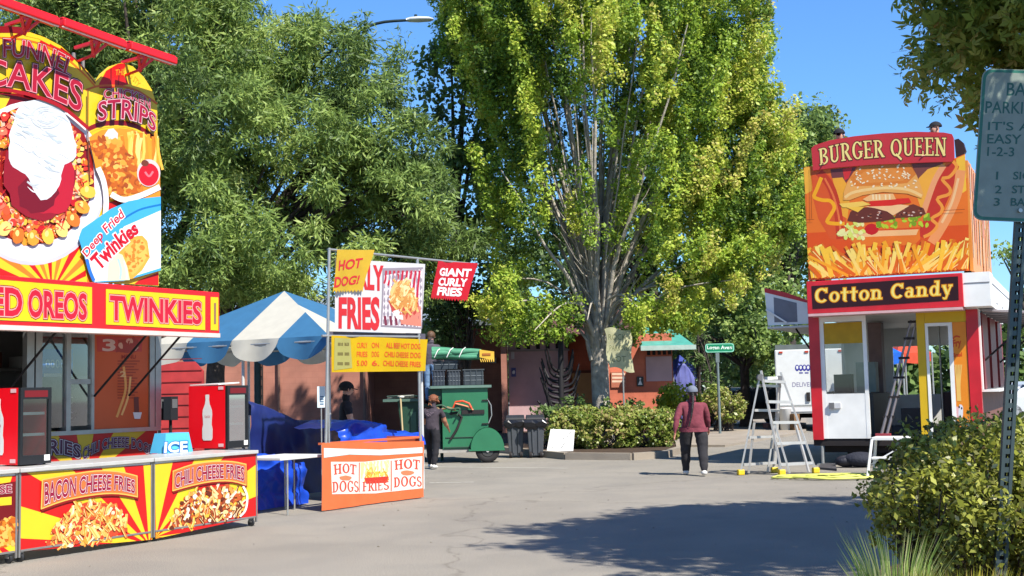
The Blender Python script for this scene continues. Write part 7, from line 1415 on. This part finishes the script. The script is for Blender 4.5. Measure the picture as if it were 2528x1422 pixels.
# large willow-leaved trees behind the left stand
c = at(560, 700, 28.5)
tree('large green long-leaved tree rising behind the billboard lettered FUNNEL CAKES', (at(330, 900, 30).x, 30, 0), .3, [(at(330, 900, 30).x, 30, 4), (at(350, 900, 30).x, 30.3, 9)],
     [(330, 60, 330, 190, 30, 2.6), (520, 300, 190, 210, 29, 2.4), (450, 560, 170, 190, 28.5, 2.2), (180, 300, 300, 330, 31, 2.4), (640, 120, 190, 170, 31, 2.5), (320, -160, 420, 200, 31, 3), (420, 100, 230, 160, 32, 2.2), (80, 40, 200, 160, 32, 2.2), (460, 330, 160, 200, 32, 2)], LM_W, 60, 115, (.42, .42, .34), .17, .036, 11, gap=.2, nscale=1.6, style='willow', limbs=30, tintamp=.65, tintbase=.47)
tree('large green long-leaved tree towering over the striped tent', (at(532, 900, 31).x, 31, 0), .28, [(at(560, 900, 31).x, 31, 4), (at(800, 900, 31).x, 31.3, 8)],
     [(760, 440, 200, 210, 30, 2.6), (950, 330, 150, 150, 30.5, 2.2), (640, 620, 190, 120, 29, 2.0), (1000, 500, 130, 120, 30, 2), (830, 170, 120, 120, 31, 2.2), (880, 620, 170, 80, 30, 1.8), (930, 130, 75, 70, 31, 1.5), (1080, 610, 110, 70, 31, 1.5), (620, 700, 260, 50, 30.5, 1.6), (900, 710, 200, 50, 31, 1.6), (900, 560, 200, 110, 32, 1.6)], LM_W, 60, 115, (.42, .42, .34), .17, .036, 12, gap=.17, nscale=1.6, style='willow', limbs=30, tintamp=.65, tintbase=.47)
tree('dark round-leaved tree in the gap between the long-leaved trees and the maple', (at(1120, 900, 37).x, 35.2, 0), .22, [(at(1120, 900, 35).x, 35.2, 3.5), (at(1130, 900, 35).x, 35.2, 8)],
     [(1130, 260, 110, 160, 35, 1.6), (1170, 470, 110, 130, 35, 1.5), (1150, 690, 130, 110, 34.8, 1.2), (1080, 160, 70, 60, 35, 1.2), (1060, 780, 100, 50, 34.6, .8), (1230, 160, 120, 120, 35.5, 1.6)], LM_D, 30, 40, .4, .15, .11, 13, gap=.25, tintamp=.4, tintbase=.7)
tree('low dark tree in front of the brick wall under the red GIANT flag', (at(1150, 900, 33.6).x, 34.3, 0), .15, [(at(1150, 900, 34).x, 34.3, 2), (at(1150, 900, 34).x, 34.3, 3.5)],
     [(1130, 770, 65, 70, 34, .9), (1090, 830, 50, 40, 34, .7), (1180, 720, 60, 50, 34, .8)], LM_D, 40, 40, .3, .13, .09, 14, gap=.3, tintbase=.35)
# central maple: broom of ascending stems
rs = np.random.RandomState(77); bx = at(1487, 1010, 33); base = (bx.x, 33, .12)
mt = empty('maple_tree', base, 'big yellow green maple with a broom of pale ascending stems', 'tree', G2)
mb = MB(); fork = Vector((at(1478, 850, 33).x, 33, at(1478, 862, 33).z)); mb.tube([Vector(crv([(bx.x, 33, .0), (bx.x - .02, 33, .8), tuple(fork)], i / 8)) for i in range(9)], .25, BARK, 14, .23); mb.lathe((bx.x, 33, .1), [(.42, 0), (.3, .25), (.25, .6)], BARK, 14); mb.build('trunk', mt)
stems = []; mb = MB()
tips = [(1120, -60), (1180, 60), (1240, -120), (1300, 100), (1330, -150), (1380, 60), (1420, -180), (1460, 40), (1500, -200), (1540, 60), (1580, -150), (1640, -60), (1700, 60), (1760, -120), (1820, 60), (1850, 240), (1210, 260), (1880, 420), (1240, 420), (1395, 200), (1520, 180)]
tips += [(rs.uniform(1290, 1680), rs.uniform(-50, 330)) for _ in range(30)]
for i, (x, y) in enumerate(tips):
    tip = at(x, y, 33 + rs.uniform(-2.2, 2.2)); m1 = fork + Vector(((tip.x - fork.x) * .22, (tip.y - 33) * .3, (tip.z - fork.z) * .3)); m2 = fork + Vector(((tip.x - fork.x) * .6, (tip.y - 33) * .7, (tip.z - fork.z) * .62))
    P_ = [tuple(fork + Vector((rs.uniform(-.2, .2), rs.uniform(-.15, .15), -.3))), tuple(m1), tuple(m2), tuple(tip)]; stems.append(P_); mb.tube([Vector(crv(P_, k / 14)) + Vector((0.03 * math.sin(k * 1.3 + i), 0, 0)) for k in range(15)], rs.uniform(.07, .11) if i < 21 else rs.uniform(.025, .05), BARK, 7, .015)
twigs = []
for k in range(150):   # fine twigs below the foliage
    P_ = stems[rs.randint(len(stems))]; s0 = Vector(crv(P_, rs.uniform(.12, .5))); dx = (s0.x - fork.x); sgn = 1 if dx > 0 else -1; l = rs.uniform(.6, 2.0); e = s0 + Vector((sgn * l * rs.uniform(.2, .6), rs.uniform(-.7, .4) * l, l * rs.uniform(.4, .9))); mb.tube([s0, s0.lerp(e, .5) + Vector((sgn * .05, 0, -.05)), e], .02, BARK, 4, .006)
for k in range(16): # low drooping limbs
    e = at(*[(1200, 760), (1260, 800), (1320, 815), (1400, 800), (1600, 790), (1680, 760), (1750, 720), (1560, 740), (1230, 690), (1820, 690), (1450, 790), (1380, 740), (1880, 640), (1640, 700), (1290, 740), (1700, 650)][k], 33 + rs.uniform(-2, 1)); s0 = fork + Vector((0, 0, rs.uniform(-.2, 1.2))); mid = s0.lerp(e, .5) + Vector((0, 0, .5)); mb.tube([Vector(crv([tuple(s0), tuple(mid), tuple(e)], i / 8)) for i in range(9)], .05, BARK, 5, .012)
mb.build('branches', mt)
# envelope of the crown in pixels (left/right limits by height)
envL = [(-200, 1010), (0, 1055), (60, 1090), (120, 1130), (200, 1160), (260, 1185), (330, 1200), (400, 1215), (480, 1190), (560, 1215), (640, 1210), (720, 1215), (780, 1185), (830, 1260), (850, 1400)]
envR = [(-200, 1930), (0, 1895), (60, 1890), (120, 1840), (180, 1870), (250, 1900), (330, 1940), (420, 1965), (500, 1985), (560, 1985), (640, 1960), (700, 1860), (760, 1760), (800, 1700), (830, 1640), (850, 1560)]
ip = lambda tb, y: np.interp(y, [p[0] for p in tb], [p[1] for p in tb])
CLS = []; TT_ = []
for k in range(780):     # upright sprays
    y0 = rs.uniform(-120, 800); l_, r_ = ip(envL, y0), ip(envR, y0); x0 = rs.uniform(l_, r_); cxn = (x0 - 1480) / 420
    inner = abs(cxn + .03) < .30 + .12 * (y0 > 450) and y0 > 130 + 90 * rs.rand()
    if inner and rs.rand() < .85: continue
    if y0 > 640 and abs(cxn) < .22: continue
    ed = min(1, (1 - abs(cxn)) ** .5) if abs(cxn) < 1 else 0; dd = rs.uniform(-1, 1); dep = 33 + dd * (.6 + 2.9 * max(ed, .1)); 
    if abs(cxn) < .5 and dd > -.1 and y0 > 300 and rs.rand() < .5: pass
    ln = rs.uniform(.8, 2.3) * (1 if y0 < 600 else .5); st_ = at(x0, y0, dep); lean = cxn * .35 + rs.uniform(-.1, .1); n_ = int(ln / .16); tb = rs.choice([rs.uniform(.0, .3), rs.uniform(.35, .8)], p=[.4, .6]) + (.08 if x0 > 1540 else 0)
    dv = (np.array(st_) - np.array(fork)); dv = dv / np.linalg.norm(dv) * .62 + np.array([0, 0, .38]); dv = dv / np.linalg.norm(dv)
    for j in range(n_):
        q = j / n_; rad = .17 * (1 - q * .7) * rs.uniform(.7, 1.3); CLS.append((st_.x + dv[0] * (q - .4) * ln + rs.normal() * rad, st_.y + dv[1] * (q - .4) * ln + rs.normal() * rad, st_.z + dv[2] * (q - .4) * ln + (0 if y0 < 640 else rs.normal() * .12))); TT_.append(tb)
for k in range(260):     # loose infill and hanging skirt
    y0 = rs.uniform(-100, 845); l_, r_ = ip(envL, y0), ip(envR, y0); x0 = rs.uniform(l_ + 15, r_ - 15); cxn = (x0 - 1480) / 420
    if abs(cxn) < .36 and y0 > 220 and y0 < 775: continue
    dep = 33 + rs.uniform(-1, 1) * 2.2; p = at(x0, y0, dep); CLS.append(tuple(p)); TT_.append(rs.uniform(.0, .35))
for k in range(110):     # low right and low left masses
    x0, y0 = (rs.uniform(1545, 1740), rs.uniform(740, 815)) if k % 2 else (rs.uniform(1200, 1430), rs.uniform(740, 838)); p = at(x0, y0, 32.3 + rs.uniform(-1, .8)); CLS.append(tuple(p)); TT_.append(rs.uniform(.3, .75) if k % 2 else rs.uniform(.15, .5))
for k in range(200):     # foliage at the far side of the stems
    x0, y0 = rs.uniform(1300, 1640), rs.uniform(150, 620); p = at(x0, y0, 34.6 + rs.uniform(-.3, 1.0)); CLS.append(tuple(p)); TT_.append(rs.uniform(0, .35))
CLS = np.array(CLS); TT_ = np.array(TT_); print('maple clusters', len(CLS))
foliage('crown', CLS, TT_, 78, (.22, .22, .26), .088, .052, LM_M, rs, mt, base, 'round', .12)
# darker trees on the right of the maple
tree('dense dark green tree right of the maple, its top against the sky', (at(1960, 900, 47).x, 49, 0), .35, [(at(1960, 900, 49).x, 49, 5), (at(1960, 900, 49).x, 49, 9)],
     [(1955, 340, 95, 85, 48, 2.2), (2030, 390, 50, 80, 48.5, 1.6), (1960, 420, 105, 165, 49, 2.4), (2010, 330, 60, 75, 49, 1.6), (1890, 560, 120, 170, 48, 2.4), (1990, 600, 90, 160, 49, 2.4), (1900, 760, 130, 80, 46, 1.8), (2040, 430, 50, 90, 50, 1.5)], LM_W, 26, 44, .5, .17, .13, 15, gap=.5, nscale=.8, tintbase=.42)
tree('shaded tree above the box truck, lower than the dark tree beside it', (at(1850, 900, 45).x, 46, 0), .22, [(at(1850, 900, 45).x, 46, 3), (at(1850, 900, 45).x, 46, 5)],
     [(1850, 830, 75, 75, 45, 1.6), (1790, 740, 90, 90, 47, 1.8), (1900, 860, 40, 40, 44.5, 1.0), (1700, 830, 60, 50, 47, 1.2)], LM_W, 30, 44, .4, .14, .11, 16, gap=.4, tintbase=.4)
tree('thin spiky conifer standing behind the walking woman and the street name pole', (at(1725, 900, 44).x, 44, 0), .1, [(at(1725, 900, 44).x, 44, 2), (at(1725, 800, 44).x, 44, 3.9)],
     [(1728, 900, 38, 70, 44, .5), (1728, 800, 16, 70, 44, .3), (1750, 960, 40, 50, 44, .5)], LM_D, 34, 34, (.16, .16, .26), .2, .03, 17, gap=.4, style='willow', tintbase=.7, name='conifer_tree')
tree('broad dark tree closing the view behind the orange restroom', (at(1620, 900, 52).x, 52, 0), .3, [(at(1620, 900, 52).x, 52, 4), (at(1620, 900, 52).x, 52, 7)],
     [(1620, 690, 170, 150, 52, 2.2), (1480, 600, 180, 170, 52, 2.2), (1330, 700, 150, 130, 50, 2), (1760, 860, 150, 110, 53, 2.2), (1560, 420, 200, 150, 53, 2)], LM_D, 18, 40, .6, .2, .16, 18, gap=.5, tintbase=.5)
# near tree at the right, mostly outside the frame
rs = np.random.RandomState(5)
tree('near maple leaning over the parking sign, leaves edged with orange', (9.2, 9.6, .1), .24, [(9.0, 9.6, 2.5), (8.4, 9.7, 5.5), (7.9, 9.8, 8)],
     [((7.7, 8.9, 7.0), (3.3, 2.7, 2.1)), ((6.4, 10.9, 6.4), (1.6, 1.4, 1.6)), ((6.5, 7.6, 7.4), (2.0, 1.9, 1.6)), ((4.6, 11.6, 4.75), (.75, .7, .7)), ((5.2, 11.8, 4.2), (.6, .6, .5)), ((4.4, 11.4, 5.3), (.6, .6, .6)), ((6.0, 8.3, 7.8), (2.2, 2.0, 1.4)), ((6.0, 12.2, 4.9), (1.5, 1.4, 1.4)), ((3.3, 5.6, 4.3), (.7, .6, .45)), ((4.6, 5.6, 6.0), (1.3, 1.2, .8)), ((4.95, 11.5, 5.15), (.95, .8, .85)), ((5.95, 12.6, 4.3), (.8, .9, .8)), ((6.6, 12.8, 3.6), (.8, .9, .7)), ((9.5, 11, 6.5), (2.6, 2.6, 2.2))], LM_O, 95, 30, .25, .11, .1, 19, gap=.45, nscale=1.5, limbs=60, tintamp=.45, tintbase=.5, lobes=True)  # out-of-frame lobes over the sign are added to shade its face
# far right background trees
tree('distant tree seen past the burger trailer and the sign post', (at(2560, 900, 60).x, 60, 0), .3, [(at(2560, 900, 60).x, 60, 3), (at(2560, 900, 60).x, 60, 6)],
     [(2530, 640, 70, 70, 60, 2), (2600, 800, 120, 90, 62, 2)], LM_W, 9, 40, .5, .2, .15, 20, gap=.2)
rs = np.random.RandomState(40); X = rs.uniform(-75, 75, 2600); hh = 7 + 2.5 * np.sin(X * .13) + 1.5 * np.sin(X * .41); C_ = np.stack([X, 125 + rs.uniform(-4, 4, 2600), hh * rs.uniform(0, 1, 2600) ** .7], 1)
fo = foliage('far_trees', C_, .5 + .3 * noise3(C_, .3, 2), 16, 1.3, .7, .6, LM_D, rs, None, (0, 125, 0)); tag(fo, 'low band of distant trees closing the horizon', 'trees', kind='stuff')
# ---- shrubs ----
def shrub(label, ells, lm, dens, per, spread, L, W, seed, name='shrub', group=None, gap=.5, tint=.5, core=True, shell=.72, stems=True, flat=None, amp=.35, cat='shrub'):
    rs = np.random.RandomState(seed); E_ = px_ellipsoids(ells) if len(ells[0]) == 6 else [(np.array(c), np.array(r_)) for c, r_ in ells]
    b = (float(np.mean([e[0][0] for e in E_])), float(np.mean([e[0][1] for e in E_])), .12); t = empty(name, b, label, cat, group); cl = clusters(E_, dens, rs, gap, 3.0, seed, shell); cl = cl[cl[:, 2] > .16]
    if flat: cl = cl[cl[:, 2] < flat]
    foliage('foliage', cl, tint + amp * noise3(cl, 2.5, seed + 3) + rs.normal(size=len(cl)) * .1, per, spread, L, W, lm, rs, t, b, 'round', .16)
    mb = MB()
    for k in range(40 * len(E_)):
        c_, r_ = E_[k % len(E_)]; e = Vector(c_ + unit(rs.normal(size=(1, 3)))[0] * r_ * .85)
        if e.z < .2: continue
        s_ = Vector((c_[0] + rs.uniform(-.3, .3) * r_[0], c_[1] + rs.uniform(-.3, .3) * r_[1], .08)); mb.tube([s_, s_.lerp(e, .5) + Vector((0, 0, .05)), e], .012, BARKD, 4, .004)
    mb.build('stems', t); return t
shrub('clipped yellow green hedge in front of the maple trunk', [(1415, 1060, 68, 50, 30.8, .6), (1500, 1066, 90, 52, 30.6, .6), (1600, 1060, 75, 48, 30.8, .6), (1640, 1050, 35, 40, 31, .5), (1540, 1035, 90, 30, 31.3, .6), (1440, 1032, 70, 26, 31.3, .6)], LM_H, 420, 26, .11, .075, .05, 50, name='hedge', cat='hedge', gap=.75, tint=.5)
shrub('bright yellow green shrub between the hedge and the walking woman', [(1680, 985, 48, 34, 36, .7), (1650, 992, 26, 26, 36.2, .6)], LM_Y, 170, 30, .16, .1, .07, 51, gap=.5, tint=.35)
shrub('bushy shrub with reddish base behind the street name pole', [(1795, 1003, 42, 38, 42, .7), (1770, 990, 35, 35, 42.5, .7)], LM_H, 170, 30, .16, .1, .06, 52, gap=.5, tint=.55)
shrub('low dark shrubs around the foot of the maple trunk', [(1410, 1000, 50, 20, 32.4, .4), (1340, 1020, 40, 18, 32, .4), (1530, 1005, 60, 16, 32.6, .4)], LM_D, 130, 26, .15, .1, .06, 53, gap=.4, tint=.6)
shrub('large near bush with red tinted leaves round the sign post', [(2358, 1230, 190, 115, 7.4, .85), (2278, 1225, 100, 95, 7.3, .6), (2428, 1150, 170, 95, 7.6, .8), (2528, 1180, 130, 140, 7.6, .8), (2358, 1105, 120, 55, 7.9, .6), (2468, 1090, 110, 55, 8.0, .6), (2328, 1330, 150, 60, 7.3, .6), (2498, 1300, 120, 110, 7.4, .7)], LM_B, 900, 30, .1, .038, .021, 54, name='bush', cat='bush', gap=.42, tint=.42, shell=.6)
# grass tufts
def tuft(label, cx, cy, z0, h, r_, n, cols, seed, lean=.5, name='grass_tuft'):
    rs = np.random.RandomState(seed); mb = MB(); ms = [M(c, .9, rough=.6, trans=.35) for c in cols]
    for k in range(n):
        a = rs.uniform(0, 6.28); q = rs.rand() ** .5 * r_; b = Vector((cx + q * math.cos(a) * .5, cy + q * math.sin(a) * .5, z0)); l = h * rs.uniform(.6, 1.12); o = lean * rs.uniform(.3, 1) * l * (q / r_ + .2); d = Vector((math.cos(a), math.sin(a), 0)); w = rs.uniform(.003, .006); sd = Vector((-d.y, d.x, 0)).lerp(Vector((1, 0, 0)), .5) * w
        pts = [b, b + d * o * .25 + Vector((0, 0, l * .45)), b + d * o * .6 + Vector((0, 0, l * .8)), b + d * o + Vector((0, 0, l * (.97 if lean < .6 else .85)))]
        mb.faces([pts[0] - sd, pts[0] + sd, pts[1] - sd, pts[1] + sd, pts[2] - sd * .7, pts[2] + sd * .7, pts[3]], [(0, 1, 3, 2), (2, 3, 5, 4), (4, 5, 6)], ms[k % len(ms)])
    return mb.build(name, label=label, cat='grass', origin=(cx, cy, z0))
p = at(2205, 1422, 5.7); tuft('spiky pale green grass tuft at the left foot of the near bush', p.x, 5.7, .12, .77, .13, 600, [(190, 205, 120), (150, 175, 90), (215, 215, 150), (120, 150, 70)], 60, .3)
p = at(2375, 1422, 5.2); tuft('rounded golden green grass mound before the sign post', p.x, 5.2, .12, .67, .24, 2400, [(225, 215, 80), (200, 200, 60), (160, 170, 60), (235, 200, 110)], 61, .22)
print('objects', len(bpy.data.objects))
